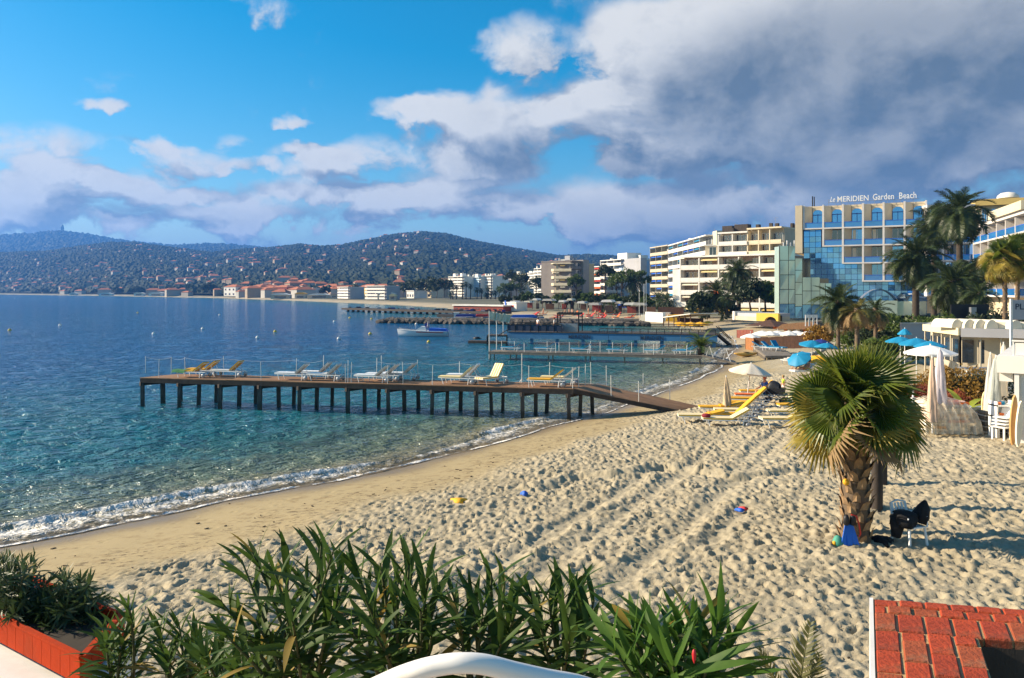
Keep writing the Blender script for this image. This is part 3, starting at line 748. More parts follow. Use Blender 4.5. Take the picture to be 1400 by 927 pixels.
# ================================================================ PIER 1: the near wooden pier
DZ = 1.62
A0, A1 = at_z(191, 516, DZ), at_z(783, 531.3, DZ)
BV = Vector((1.45, 2.0, 0))
def on_edge(px, back=0.0):
    o = A0 + BV * back; d = A1 - A0; u = (px - CX) / F
    t = (u * o.y - o.x) / (d.x - u * d.y); return o + d * t
def main_pier():
    t = thing('wooden_pier', 'long brown wooden pier on dark piles with yellow loungers on its deck', 'pier')
    d = (A1 - A0); e = d.normalized(); L = d.length
    # boards run along the deck in lengths between the bents
    b = MB(); nb = 15
    for i in range(nb):
        f0, f1 = (i + .03) / nb, (i + .97) / nb; x = 0.0; seg = 0
        while x < L - .05:
            ln = min((3.6 if seg or i % 2 else 1.8) , L - x); dz = rnd.uniform(-.012, .008)
            p = [A0 + e * (x + .006) + BV * f0, A0 + e * (x + ln - .006) + BV * f0, A0 + e * (x + ln - .006) + BV * f1, A0 + e * (x + .006) + BV * f1]
            b.slab([(q.x, q.y) for q in p], DZ - .045 + dz, DZ + dz); x += ln; seg += 1
    b.build('deck_boards', DECKW, t, kind='stuff')
    for back, nm in ((.02, 'edge_beam'), (.98, 'edge_beam'), (.5, 'centre_beam')):
        MB().beam(A0 + BV * back + V(0, 0, -.18), A1 + BV * back + V(0, 0, -.18), .10, .24).build(nm, DARKW, t)
    bents = [193, 244, 300, 354, 408, 474, 529, 590, 650, 713, 776]
    for i, px in enumerate(bents):
        p = on_edge(px); ou = -.12
        MB().beam(p + BV * -.03 + V(0, 0, -.36), p + BV * 1.02 + V(0, 0, -.36), .15, .20).build('cross_beam', DARKW, t)
        for f in (.03, .52, .97):
            q = p + BV * f; le = V(rnd.uniform(-.05, .05), rnd.uniform(-.05, .05), 0); w = rnd.uniform(.17, .21)
            zb = min(0, gz(q.x, q.y)) - .7 if gz(q.x, q.y) < .2 else gz(q.x, q.y) - .4
            MB().beam(V(q.x, q.y, DZ - .27) , V(q.x, q.y, zb) + le * 2, w, w).build('pile', PILE, t)
    for i, (px, bk, h) in enumerate([(199, .97, 1.0), (217, .05, 1.05), (234, .97, 1.0), (253, .97, 1.0), (306, .97, 1.1), (357, .03, 1.02), (405, .97, 1.05), (442, .97, 1.25), (472.5, .04, .98), (475.5, .04, 1.2), (480, .06, 1.1), (515, .96, 1.15), (521.5, .97, 1.3),
                       (530, .03, .98), (551, .05, 1.15), (571.5, .97, 1.1), (591, .03, 1.02), (628, .97, 1.05), (723, .03, 1.1), (751, .97, 1.1), (783, .03, 1.05), (791, .3, 1.05), (800, .7, 1.1), (808, .97, 1.15)]):
        p = on_edge(px, bk); tl = V(rnd.uniform(-.03, .03), 0, 0)
        MB().tube([V(p.x, p.y, DZ), V(p.x, p.y, DZ + h) + tl], .017, 6).build('rail_post', POLEW, t)
    def rope(a, b, nm='rope', sag=.12):
        pts = [a.lerp(b, i / 8) + V(0, 0, -sag * 4 * (i / 8) * (1 - i / 8)) for i in range(9)]
        MB().tube(pts, .008, 4, False).build(nm, POLEW, t)
    for a, b_, bk in ((199, 234, .97), (234, 253, .97), (253, 306, .97), (306, 405, .97), (405, 442, .97), (515, 571.5, .97), (571.5, 628, .97), (628, 713, .97), (713, 751, .97), (751, 808, .97)):
        rope(on_edge(a, bk) + V(0, 0, .95), on_edge(b_, bk) + V(0, 0, .95))
    # tripod stand for a parasol
    p = on_edge(713.5, .9); b = MB(); b.tube([p, p + V(0, 0, 1.55)], .022, 7)
    for a in (0, 2.1, 4.2): b.tube([p + V(.22 * math.cos(a), .22 * math.sin(a), .02), p + V(0, 0, .22)], .015, 5)
    o = b.build('parasol_stand', WHITE); tag(o, 'bare white parasol stand on three feet near the pier landing', 'stand')
    # gangway down to the sand
    r = thing('gangway', 'sloping brown timber gangway from the wooden pier down to the sand', 'gangway')
    n0, f0 = A1 + V(0, 0, .02), A1 + BV + V(0, 0, .02); n1 = G(928, 561.5) + V(0, 0, .04); f1 = G(957, 556.5) + V(0, 0, .04)
    b = MB(); N = 46
    for i in range(N):
        a0, a1 = (i + .04) / N, (i + .96) / N
        p = [n0.lerp(n1, a0), n0.lerp(n1, a1), f0.lerp(f1, a1), f0.lerp(f1, a0)]
        b.add([tuple(q + V(0, 0, dz)) for dz in (-.04, 0) for q in p], [(3, 2, 1, 0), (4, 5, 6, 7), (0, 1, 5, 4), (1, 2, 6, 5), (2, 3, 7, 6), (3, 0, 4, 7)])
    b.build('boards', DECKW, r, kind='stuff')
    for a, b_ in ((n0, n1), (f0, f1)): MB().beam(a + V(0, 0, -.15), b_ + V(0, 0, -.12), .09, .20).build('side_beam', DARKW, r)
    for f in (.0, .36, .62):
        for (a, b_) in ((n0, n1), (f0, f1)):
            p = a.lerp(b_, f + (.09 if a is f0 else 0)); MB().tube([p, p + V(rnd.uniform(-.03, .03), 0, 1.05)], .018, 6).build('rail_post', POLEW, r)
    for (a, b_) in ((n0, n1), (f0, f1)):
        for z in (1.0, .55):
            MB().tube([a.lerp(b_, i / 20 * .62) + V(0, 0, z - .12 * abs(math.sin(i / 20 * .62 * 9))) for i in range(21)], .007, 4, False).build('rope', POLEW, r)
main_pier()
ped = math.atan2((A1 - A0).y, (A1 - A0).x)
def pl(px0, px1, bk, label, ang, sm, bm, fm=None, rz=0, group='sun loungers on the wooden pier'):
    p = on_edge((px0 + px1) / 2, bk); lounger(label, (p.x, p.y, DZ + .01), ped + rz, ang, sm, bm, fm, group=group)
pl(243, 284, .28, 'yellow lounger with a green towel, at the sea end of the wooden pier', 36, YEL, YEL)
pl(258, 300, .72, 'yellow lounger behind the towel-draped one at the sea end of the pier', 36, YEL, YEL)
pl(294, 331, .62, 'white-seated lounger with yellow back, third from the sea end of the pier', 40, WCAN, YEL)
GREYC = mat('bleached_canvas', (.50, .48, .44), .7, .08, 2)
pl(382, 421, .30, 'bare white lounger standing alone mid-pier, fourth from the sea end', 40, WPLAST, GREYC)
pl(414, 454, .72, 'bare white lounger of the first mid-pier pair, back up', 42, WPLAST, GREYC)
pl(425, 466, .30, 'bare white lounger next to a rail post, fifth from the sea end', 42, WPLAST, GREYC)
pl(488, 533, .25, 'bare white lounger, front one of the three in mid-pier', 40, WPLAST, GREYC)
pl(503, 547, .60, 'bare white lounger between two others in mid-pier', 42, WPLAST, GREYC)
pl(528, 569, .85, 'bare white lounger, rear one of the three in mid-pier', 42, WPLAST, GREYC)
pl(602, 650, .30, 'cream-cushioned lounger with a raised pale back on the wooden pier', 42, YELP, YELP)
pl(618, 655, .80, 'white lounger behind the cream-cushioned one on the pier', 48, WPLAST, WPLAST)
pl(654, 690, .45, 'yellow and white striped lounger turned to face the beach on the pier', 55, STRIPE, STRIPE, rz=R(62))
pl(724, 772, .25, 'yellow lounger nearest the gangway on the wooden pier', 38, YEL, YEL)
pl(741, 790, .75, 'cream lounger with brown edges behind the yellow one near the gangway', 38, YELP, CREAMC)
def towel():
    p = on_edge(258, .28); b = MB(); vs = []; n, m_ = 12, 8
    for i in range(n):
        for j in range(m_):
            x = -.75 + .8 * i / (n - 1); y = -.36 + .72 * j / (m_ - 1); z = .43 + .015 * math.sin(7 * x + 3 * y)
            if abs(y) > .29: z -= (abs(y) - .29) * 2.2
            if x > .28: z += (x - .28) * .72
            vs.append((x, y, z))
    b.add(vs, [(i * m_ + j, (i + 1) * m_ + j, (i + 1) * m_ + j + 1, i * m_ + j + 1) for i in range(n - 1) for j in range(m_ - 1)], True)
    o = b.build('towel', GREENC, loc=(p.x - .1, p.y, DZ + .01), rot=(0, 0, ped)); tag(o, 'dark green towel draped over the outermost lounger on the pier', 'towel')
towel()

# ================================================================ PIER 2: low pier with turquoise loungers
QZ = .80
Q0, Q1 = at_z(668, 480.5, QZ), at_z(960, 486.5, QZ); QB = Vector((.5, 2.2, 0))
def on_q(px, bk=0.0):
    o = Q0 + QB * bk; d = Q1 - Q0; u = (px - CX) / F; t_ = (u * o.y - o.x) / (d.x - u * d.y); return o + d * t_
def low_pier():
    t = thing('low_pier', 'low grey wooden pier lined with turquoise loungers', 'pier')
    e = (Q1 - Q0).normalized(); L = (Q1 - Q0).length; b = MB(); N = int(L / .16)
    for i in range(N):
        x0, x1 = i * L / N + .008, (i + 1) * L / N - .008; dz = rnd.uniform(-.008, .008)
        p = [Q0 + e * x0, Q0 + e * x1, Q0 + e * x1 + QB, Q0 + e * x0 + QB]; b.slab([(q.x, q.y) for q in p], QZ - .05 + dz, QZ + dz)
    b.build('deck_boards', GREYW, t, kind='stuff')
    for bk in (.02, .98): MB().beam(Q0 + QB * bk + V(0, 0, -.16), Q1 + QB * bk + V(0, 0, -.16), .08, .20).build('edge_beam', GREYW, t)
    for px in (670, 676, 698, 706, 750, 756, 801, 807, 854, 906, 957):
        for bk in (.06, .94):
            p = on_q(px, bk); MB().beam(V(p.x, p.y, QZ - .06), V(p.x, p.y, -.6), .13, .13).build('pile', GREYW, t)
    for i, px in enumerate(np.linspace(672, 956, 20)):
        for bk in ((.97,) if i % 3 else (.03, .97)):
            p = on_q(px + rnd.uniform(-3, 3), bk); MB().tube([V(p.x, p.y, QZ), V(p.x, p.y, QZ + rnd.uniform(.8, 1.0))], .028, 5).build('rail_post', POLEW if i % 4 else GREYW, t)
    MB().tube([Q0 + QB * .97 + V(0, 0, .8), Q1 + QB * .97 + V(0, 0, .8)], .010, 4).build('rope', POLEW, t)
    g = thing('boarding_ramp', 'grey ramp with trestle rails from the low pier to wet sand', 'ramp')
    a, c = Q1 + QB * .5, G(1006, 497) + V(0, 0, .06)
    for s in (0, 1): MB().beam(Q1 + QB * s, c + QB * (s - .5), .1, .16).build('side_beam', GREYW, g)
    b = MB()
    for i in range(16): b.beam(Q1.lerp(c - QB * .5, (i + .5) / 16) + V(0, 0, .06), (Q1 + QB).lerp(c + QB * .5, (i + .5) / 16) + V(0, 0, .06), .16, .035)
    b.build('boards', GREYW, g, kind='stuff')
    for f in (.12, .62):
        p = Q1.lerp(c - QB * .5, f); q = Q1.lerp(c - QB * .5, f + .22)
        MB().tube([p, p + V(.25, 0, 1.0), q], .035, 6).build('trestle', POLEW, g)
    pl_ = thing('potted_palm_plant', 'potted spiky green plant at the landward end of the low pier', 'plant', tuple(Q1 + QB * .4 + V(-.1, 0, 0)))
    MB().lathe([(.18, 0), (.3, .1), (.34, .55), (.36, .6), (.3, .6)], 14).build('pot', BLACK, pl_)
    return pl_
LOWPOT = low_pier()
qed = math.atan2((Q1 - Q0).y, (Q1 - Q0).x)
for px, nm in ((699, 'turquoise lounger at the sea end of the low grey pier'), (745, 'turquoise lounger second from the sea end of the low pier'), (795, 'turquoise lounger third from the sea end of the low pier'), (844, 'turquoise lounger fourth from the sea end of the low pier'), (896, 'turquoise lounger fifth from the sea end of the low pier'),
               (934, 'turquoise lounger closest to the potted plant, front of the pair'), (941, 'turquoise lounger half hidden behind the last one by the potted plant')):
    bk = .75 if px == 941 else .4; p = on_q(px, bk); lounger(nm, (p.x, p.y, QZ + .01), qed, 30, TURQ, TURQ, wheels=False, group='turquoise loungers on the low pier', sc=1.0)

# ================================================================ PIER 3: blue-fronted hotel pier with lettering
MZ = 1.5
M0, M1 = at_z(694, 453.5, MZ), at_z(981, 458, MZ); MBV = Vector((1.2, 5.2, 0))
def on_m(px, bk=0.0):
    o = M0 + MBV * bk; d = M1 - M0; u = (px - CX) / F; t_ = (u * o.y - o.x) / (d.x - u * d.y); return o + d * t_
def text_obj(name, body, size, m, parent, M, ext=.01, align='CENTER', sx=1.0, shear=0.0):
    cu = bpy.data.curves.new(name, 'FONT'); cu.body = body; cu.size = size; cu.extrude = ext; cu.align_x = align; cu.shear = shear; cu.resolution_u = 2; cu.offset = size * .006
    tmp = bpy.data.objects.new(name, cu); COL.objects.link(tmp); dg = bpy.context.evaluated_depsgraph_get(); dg.update()
    me = bpy.data.meshes.new_from_object(tmp.evaluated_get(dg)); bpy.data.objects.remove(tmp); me.materials.clear(); me.materials.append(m)
    if sx != 1.0: me.transform(Matrix.Scale(sx, 4, (1, 0, 0)))
    return put(me, name, parent, M=M)
def hotel_pier():
    t = thing('hotel_pier', 'blue-panelled pier lettered along its side beyond the turquoise loungers', 'pier')
    e = (M1 - M0).normalized(); L = (M1 - M0).length
    MB().slab([(q.x, q.y) for q in (M0, M1, M1 + MBV, M0 + MBV)], MZ - .12, MZ).build('deck', DARKW, t)
    for i in range(6):
        a, b_ = M0 + e * (L * i / 6 + .02), M0 + e * (L * (i + 1) / 6 - .02)
        MB().beam(a + V(0, -.06, -.42), b_ + V(0, -.06, -.42), .06, .74).build('side_panel', PIERB, t)
    MB().beam(M0 + V(0, -.10, -.01), M1 + V(0, -.10, -.01), .12, .08).build('deck_edge', DARKW, t)
    for px in (727, 762, 797, 833, 869, 905, 941, 976):
        for bk in (.06, .9):
            p = on_m(px, bk); MB().beam(V(p.x, p.y, MZ - .1), V(p.x, p.y, -.6), .36, .36).build('pile', PIERB, t)
    ang = math.atan2(e.y, e.x)
    for px in (792, 891):
        p = on_m(px); M = Matrix.Translation((p.x, p.y - .13, MZ - .68)) @ Matrix.Rotation(ang, 4, 'Z') @ Matrix.Rotation(R(90), 4, 'X')
        text_obj('lettering', 'MERIDIEN', .62, LETTER, t, M, .012)
    # dark wooden balustrade with posts, higher on the outer third
    for (pa, pb, h) in ((694, 768, .95), (820, 978, .55)):
        a, b_ = on_m(pa, .05), on_m(pb, .05)
        MB().beam(a + V(0, 0, h), b_ + V(0, 0, h), .08, .08).build('hand_rail', DARKW, t)
        n = int((b_ - a).length / .9)
        for i in range(n + 1): q = a.lerp(b_, i / n); MB().beam(q, q + V(0, 0, h), .07, .07).build('rail_post', DARKW, t)
        if h > .9: MB().beam(a + V(0, .03, h * .5), b_ + V(0, .03, h * .5), .03, h * .75).build('rail_panel', LETTER, t)
    MB().beam(on_m(700, .95) + V(0, 0, .95), on_m(975, .95) + V(0, 0, .95), .08, .1).build('rear_rail', DARKW, t)
    # pergola
    g = thing('pergola', 'dark timber pergola standing on the blue hotel pier', 'pergola')
    c = [on_m(762, .15), on_m(791, .15), on_m(796, .9), on_m(766, .9)]
    for q in c: MB().beam(q, q + V(0, 0, 2.15), .13, .13).build('post', DARKW, g)
    for i in range(4): MB().beam(c[i] + V(0, 0, 2.2), c[(i + 1) % 4] + V(0, 0, 2.2), .12, .18).build('beam', DARKW, g)
    for i in range(9): MB().beam(c[0].lerp(c[1], i / 8) + V(0, 0, 2.34), c[3].lerp(c[2], i / 8) + V(0, 0, 2.34), .05, .10).build('rafter', DARKW, g)
    pa, pb = on_m(765, .4), on_m(790, .4); MB().beam(pa + V(0, 0, .5), pb + V(0, 0, .5), .5, 1.0).build('bar_counter', STEEL, g)
    # sea-end landing stage, floating pontoon
    s = thing('landing_stage', 'dark raised landing stage at the sea end of the hotel pier', 'platform')
    a = at_z(666, 458.5, 1.25); b_ = at_z(693, 458.5, 1.25); MB().slab([(a.x, a.y), (b_.x, b_.y), (b_.x, b_.y + 3), (a.x, a.y + 3)], 1.1, 1.25).build('deck', DARKW, s)
    for q in (a, b_):
        for dy in (.1, 2.8): MB().beam(V(q.x, q.y + dy, 1.1), V(q.x, q.y + dy, -.5), .15, .15).build('pile', DARKW, s)
    MB().beam(V(b_.x - 1, a.y, 1.25), V(b_.x + .2, a.y, 2.0), .5, .08).build('step', DARKW, s)
    f = at_z(640, 466, .3); g2 = at_z(692, 467, .3)
    o = MB().slab([(f.x, f.y), (g2.x, g2.y), (g2.x, g2.y + 1.6), (f.x, f.y + 1.6)], -.1, .3).build('pontoon', DARKW); tag(o, 'flat dark floating pontoon beside the landing stage', 'pontoon')
    # stair to the sand
    w = thing('wooden_stair', 'dark wooden stair from the hotel pier down to the beach', 'stair'); a = M1 + MBV * .3; c2 = G(998, 472)
    for s_ in (-.5, .5): MB().beam(a + V(0, s_, 0), c2 + V(0, s_, 0), .12, .3).build('stringer', DARKW, w); MB().beam(a + V(0, s_, .9), c2 + V(0, s_, .8), .06, .08).build('hand_rail', DARKW, w)
    for i in range(8): q = a.lerp(c2, (i + .5) / 8); MB().box(q.x, q.y, q.z + .02, .28, 1.0, .04).build('tread', GREYW, w)
hotel_pier()
def flag(px, y0, y1, Y, label, fw, fh, m, lean=0):
    a, b = P(px, y1, Y), P(px + lean, y0, Y); a.z = max(a.z, -.4)
    t = thing('flagpole', label, 'flag', tuple(a)); MB().tube([V(0, 0, 0), b - a], .045, 6).build('pole', POLEW, t)
    if fw:
        n, k_ = 10, 6; vs = [((b - a).x + .05 + fw * i / n * (1 - .05 * j), .18 * math.sin(i * .9 + j * .3) * (i / n), (b - a).z - .05 - fh * j / k_ - .25 * (i / n) ** 1.5) for i in range(n + 1) for j in range(k_ + 1)]
        MB().add(vs, [(i * (k_ + 1) + j, (i + 1) * (k_ + 1) + j, (i + 1) * (k_ + 1) + j + 1, i * (k_ + 1) + j + 1) for i in range(n) for j in range(k_)], True).build('flag_cloth', m, t)
FLAGC = mat('cream_flag', (.62, .55, .42), .8, .2, 2)
flag(669, 425, 492, 77, 'tall white flagpole with pale flag at the low pier corner', .85, .75, FLAGC)
flag(679, 427, 480, 77, 'flagpole with pale flag between two others at the low pier', .75, .72, FLAGC)
flag(688, 428, 458, 95, 'short flagpole with pale flag at the tip of the hotel pier', .9, .95, FLAGC)
for px, lab in ((735.5, 'person in pale clothes standing at the rail between two piers'), (758, 'person in white top standing by the pergola on the hotel pier')):
    p = on_m(px, .3); person(lab, (p.x, p.y, MZ), rnd.uniform(0, 3), STAND, WCAN, NAVY, BLACK)

# ================================================================ rock jetty, far dark pier, boats, buoys
def jetty():
    t = thing('rock_jetty', 'long dark rock jetty with a stone walkway reaching into the bay', 'jetty')
    a, b = at_z(520, 438.5, .4), at_z(885, 441, .6); rs = np.random.RandomState(3); n = 900
    f = rs.rand(n); side = rs.uniform(-1, 1, n); d = (b - a); L = d.length
    C = np.array([list(a + d * x) for x in f]); C[:, 1] += side * 2.8; C[:, 2] = .15 + (1 - np.abs(side)) * .35 + rs.rand(n) * .25; C[:, 2] *= np.clip(f * 30, .35, 1)
    blobs('rocks', C, rs.uniform(.4, .95, n), ROCK, .7, 8, parent=t, kind='stuff')
    MB().beam(a + d * .03 + V(0, 0, .45), b + V(0, 0, .5), 2.0, .35).build('walkway', GREYW, t)
    t2 = thing('far_pier', 'dark low pier beyond the rock jetty, reaching out from the far beach', 'pier'); a, b = at_z(476, 422, .9), at_z(690, 428, .9); d = b - a
    MB().beam(a, b, 5, .55).build('deck', DARKW, t2)
    for i in range(26): p = a + d * (i / 25); MB().beam(V(p.x, p.y, .7), V(p.x, p.y, -.4), .7, .7).build('pile', DARKW, t2)
    for i in range(40):
        p = a + d * rnd.random(); MB().box(p.x, p.y + 1, .9 + .35, rnd.uniform(.5, 1.6), .6, rnd.uniform(.3, .9)).build('deck_chair', rnd.choice([BLACK, NAVY, DARKW, GREYR]), t2)
    t3 = thing('dark_pontoon', 'dark pontoon with red-brown and blue clutter below the palm row', 'pier'); a, b = at_z(606, 431, .7), at_z(735, 433.5, .7)
    MB().beam(a, b, 5, .7).build('deck', BLACK, t3)
jetty()
def loft_boat(name, label, cat, loc, rz, L, W, hh, hull_m, parts):
    t = thing(name, label, cat, loc, rz); st = 14; ring = 9; vs = []
    for i in range(st):
        f = i / (st - 1); x = -L / 2 + L * f; w = W / 2 * (1 - max(0, (f - .35) / .65) ** 2.2) * (.86 + .14 * min(1, f * 4)); top = hh * (.8 + .35 * f * f); k0 = -.25 + .2 * max(0, f - .6) ** 1.2 * 2.5
        for j in range(ring):
            a = -1 + 2 * j / (ring - 1); y = w * math.copysign(abs(a) ** .55, a); z = k0 + (top - k0) * abs(a) ** 1.5; vs.append((x + (.25 * L * .15 * f * f * abs(a)), y, z))
    fs = [(i * ring + j, (i + 1) * ring + j, (i + 1) * ring + j + 1, i * ring + j + 1) for i in range(st - 1) for j in range(ring - 1)] + [tuple(range(ring))]
    MB().add(vs, fs, True).build('hull', hull_m, t)
    dk = []; 
    for i in range(st): dk += [vs[i * ring], vs[i * ring + ring - 1]]
    MB().add([(x, y * .97, z - .06) for x, y, z in dk], [(2 * i, 2 * i + 1, 2 * i + 3, 2 * i + 2) for i in range(st - 1)]).build('deck', WHITE, t)
    for s in (0, ring - 1): MB().tube([vs[i * ring + s] for i in range(st)], .045, 5).build('gunwale', WPLAST, t)
    parts(t, L, W, hh); return t
def mb_parts(t, L, W, hh):
    MB().prism([(-.5, hh * .85), (.5, hh * .9), (1.1, hh * .95), (.25, hh + .55), (-.4, hh + .5)], -W * .3, W * .3).build('console', WPLAST, t)
    MB().prism([(-L / 2, hh * .7), (-.9, hh * .8), (-1.0, hh + .32), (-L / 2 + .3, hh + .22)], -W * .42, W * .42).build('stern_cover', BLUEC, t)
    for s in (-1, 1):
        MB().beam((-L * .42, s * W * .475, hh * .62), (L * .12, s * W * .485, hh * .72), .03, .10).build('red_stripe', REDC, t)
    MB().tube([(-.6, -.6, hh), (-.75, -.6, hh + 1.3), (-.75, .6, hh + 1.3), (-.6, .6, hh)], .035, 6).build('roll_bar', STEEL, t)
    MB().tube([(-.75, 0, hh + 1.3), (-.8, 0, hh + 2.2)], .02, 5).build('antenna', STEEL, t)
    MB().box(-.5, .15, hh + .65, .45, .4, .75).build('engine_box', NAVY, t)
    MB().tube([(L * .1, -.5, hh * .95), (L * .4, -.35, hh * 1.25), (L * .5, 0, hh * 1.35), (L * .4, .35, hh * 1.25), (L * .1, .5, hh * .95)], .02, 5).build('bow_rail', STEEL, t)
p = at_z(579, 459.5, 0)
loft_boat('motor_boat', 'white motorboat with red stripe and blue stern cover moored off the jetty', 'boat', (p.x, p.y, .02), R(176), 7.2, 2.3, .85, WPLAST, mb_parts)
def cover_parts(m):
    def f(t, L, W, hh): MB().prism([(-L * .48, hh * .9), (L * .35, hh * .9), (L * .2, hh + .5), (-L * .4, hh + .45)], -W * .4, W * .4).build('boat_cover', m, t)
    return f
for px, py, L, m, lab in ((640, 437, 5.5, NAVY, 'dark blue covered boat on the rock jetty near a white cabin'), (662, 437, 3.8, REDC, 'small red covered boat on the rock jetty'), (720, 438, 6.5, BLUEC, 'blue covered boat beside the jetty walkway behind the flags')):
    q = at_z(px, py + 1.5, .5); loft_boat('moored_boat', lab, 'boat', (q.x, q.y, .75), R(rnd.uniform(-8, 8)), L, 1.9, .6, PIERB, cover_parts(m))
q = at_z(624, 437, .6); c = thing('jetty_cabin', 'small white cabin with a dark door on the rock jetty', 'cabin', (q.x, q.y, .6)); MB().box(0, 0, .7, 1.0, 1.2, 1.4).build('wall', WHITE, c); MB().box(0, 0, 1.45, 1.2, 1.4, .1).build('roof', WHITE, c); MB().box(.15, -.61, .55, .4, .03, 1.0).build('door', GLASSD, c)
q = at_z(652, 463, 0)
o = MB().lathe([(.0, -.1), (.5, -.1), (.55, .1), (.3, .25), (0, .28)], 10).build('mooring_float', BLACK, loc=(q.x, q.y, 0)); tag(o, 'dark low float in the water left of the pontoon', 'float')
BUOYY = mat('yellow_buoy', (.62, .45, .05), .5, .1, 3); BUOYW = mat('white_buoy', (.75, .74, .70), .5, .1, 3)
for i, (px, py, c, lab) in enumerate([(376, 454, 'y', 'bright yellow buoy alone in mid-bay, conical'), (352, 462, 'w', 'white buoy to the lower left of the bright yellow one'), (463, 463.5, 'w', 'white buoy in open water above the mid-pier loungers'), (506, 457, 'y', 'yellow buoy with dark float off the motorboat bow'),
        (586, 468, 'y', 'yellow buoy below the motorboat'), (82, 445, 'w', 'white buoy far out, right of the leftmost one'), (13, 452, 'y', 'yellowish buoy nearest the left edge'), (210, 457, 'w', 'white buoy with a dark base, left of the pier'), (277, 450, 'w', 'white buoy above the pier loungers with yellow cushions'),
        (188, 428, 'y', 'small far buoy toward the centre of the bay'), (20, 408, 'w', 'tiny white buoy close to the far shore, leftmost'), (300, 431, 'w', 'tiny far white buoy right of the yellow one'), (478, 435, 'y', 'small yellow buoy short of the dark far pier'), (508, 436.5, 'y', 'small yellow buoy at the tip of the rock jetty'), (457, 440, 'w', 'small white buoy left of the rock jetty tip'), (569, 443.5, 'w', 'white buoy just in front of the rock jetty rocks'), (622, 443, 'w', 'white buoy in front of the jetty by the cabin')]):
    q = at_z(px, py, 0); s = min(.28, .0023 * q.y); b = thing('buoy', lab, 'buoy', (q.x, q.y, 0), 0, 'mooring buoys in the bay')
    MB().lathe([(0, -.3 * s), (.8 * s, -.25 * s), (1.0 * s, .15 * s), (.75 * s, .75 * s), (.2 * s, 1.1 * s), (0, 1.15 * s)], 12).build('float', BUOYY if c == 'y' else BUOYW, b)
    MB().tube([(0, 0, 1.1 * s), (0, 0, 1.75 * s)], .14 * s, 5).build('mooring_eye', STEEL, b)
# ================================================================ BUILDINGS
def z_at(py, Y): return H - (py - HY) / F * Y
def site(name, label, cat, pxa, Ya, pxb, Yb, z0=None, group=None):
    """a thing whose local x runs along its front from pxa to pxb (left to right), y goes into it"""
    a, b = V(PX(pxa, Ya), Ya, 0), V(PX(pxb, Yb), Yb, 0)
    if z0 is None: z0 = gz(a.x, a.y) - .3
    d = b - a; t = thing(name, label, cat, (a.x, a.y, z0), math.atan2(d.y, d.x), group)
    t['L'] = d.length
    def lx(px):          # local x of the point of the front seen at photo column px
        u = (px - CX) / F; s = (u * a.y - a.x) / (d.x - u * d.y); return s * d.length
    return t, d.length, z0, lx
_wc = {}
def win_mesh(w, h, m):
    k_ = (round(w, 2), round(h, 2), m.name)
    if k_ not in _wc:
        b = MB(); b.box(w / 2, 0, h / 2, w, .06, h); _wc[k_] = b.mesh('window', m)
    return _wc[k_]
def frame_mesh(w, h, n=2):
    k_ = ('fr', round(w, 2), round(h, 2), n)
    if k_ not in _wc:
        b = MB()
        for x in [i * w / n for i in range(n + 1)]: b.box(x, 0, h / 2, .07, .10, h)
        for z in (0, h): b.box(w / 2, 0, z, w + .08, .11, .08)
        _wc[k_] = b.mesh('window_frame', WHITE)
    return _wc[k_]
def window(t, x, y, z, w, h, m=None, frame=True, n=2):
    o = put(win_mesh(w, h, m or GLASSD), 'window', t, loc=(x, y, z))
    if frame: put(frame_mesh(w, h, n), 'window_frame', o, loc=(0, -.05, 0))
    return o
def awning(t, x, y, z, w, d, m, drop=.7):
    MB().prism([(0, 0), (0, -.06), (1, -.06), (1, 0)], 0, .02)
    b = MB(); b.add([(x, y, z), (x + w, y, z), (x + w, y - d, z - drop), (x, y - d, z - drop), (x, y - d, z - drop - .22), (x + w, y - d, z - drop - .22)], [(0, 3, 2, 1), (3, 4, 5, 2)])
    return b.build('awning', m, t)
def roof_bits(t, L, D, z, n, m=None, seed=1):
    r = random.Random(seed)
    for i in range(n):
        x, y = r.uniform(.05, .95) * L, r.uniform(.1, .8) * D; k_ = r.random()
        if k_ < .55: MB().box(x, y, z + .5, r.uniform(.5, 1.2), r.uniform(.5, 1.2), r.uniform(.7, 1.6)).build('chimney', m or WREND, t)
        elif k_ < .8:
            b = MB(); b.tube([(x, y, z), (x, y, z + 2.6)], .035, 4); b.tube([(x - .6, y, z + 2.3), (x + .6, y, z + 2.3)], .025, 4); b.tube([(x - .4, y, z + 1.9), (x + .4, y, z + 1.9)], .025, 4); b.build('aerial', STEEL, t)
        else: MB().box(x, y, z + .9, r.uniform(2, 3.5), r.uniform(2, 3), 1.8).build('lift_house', m or WREND, t)

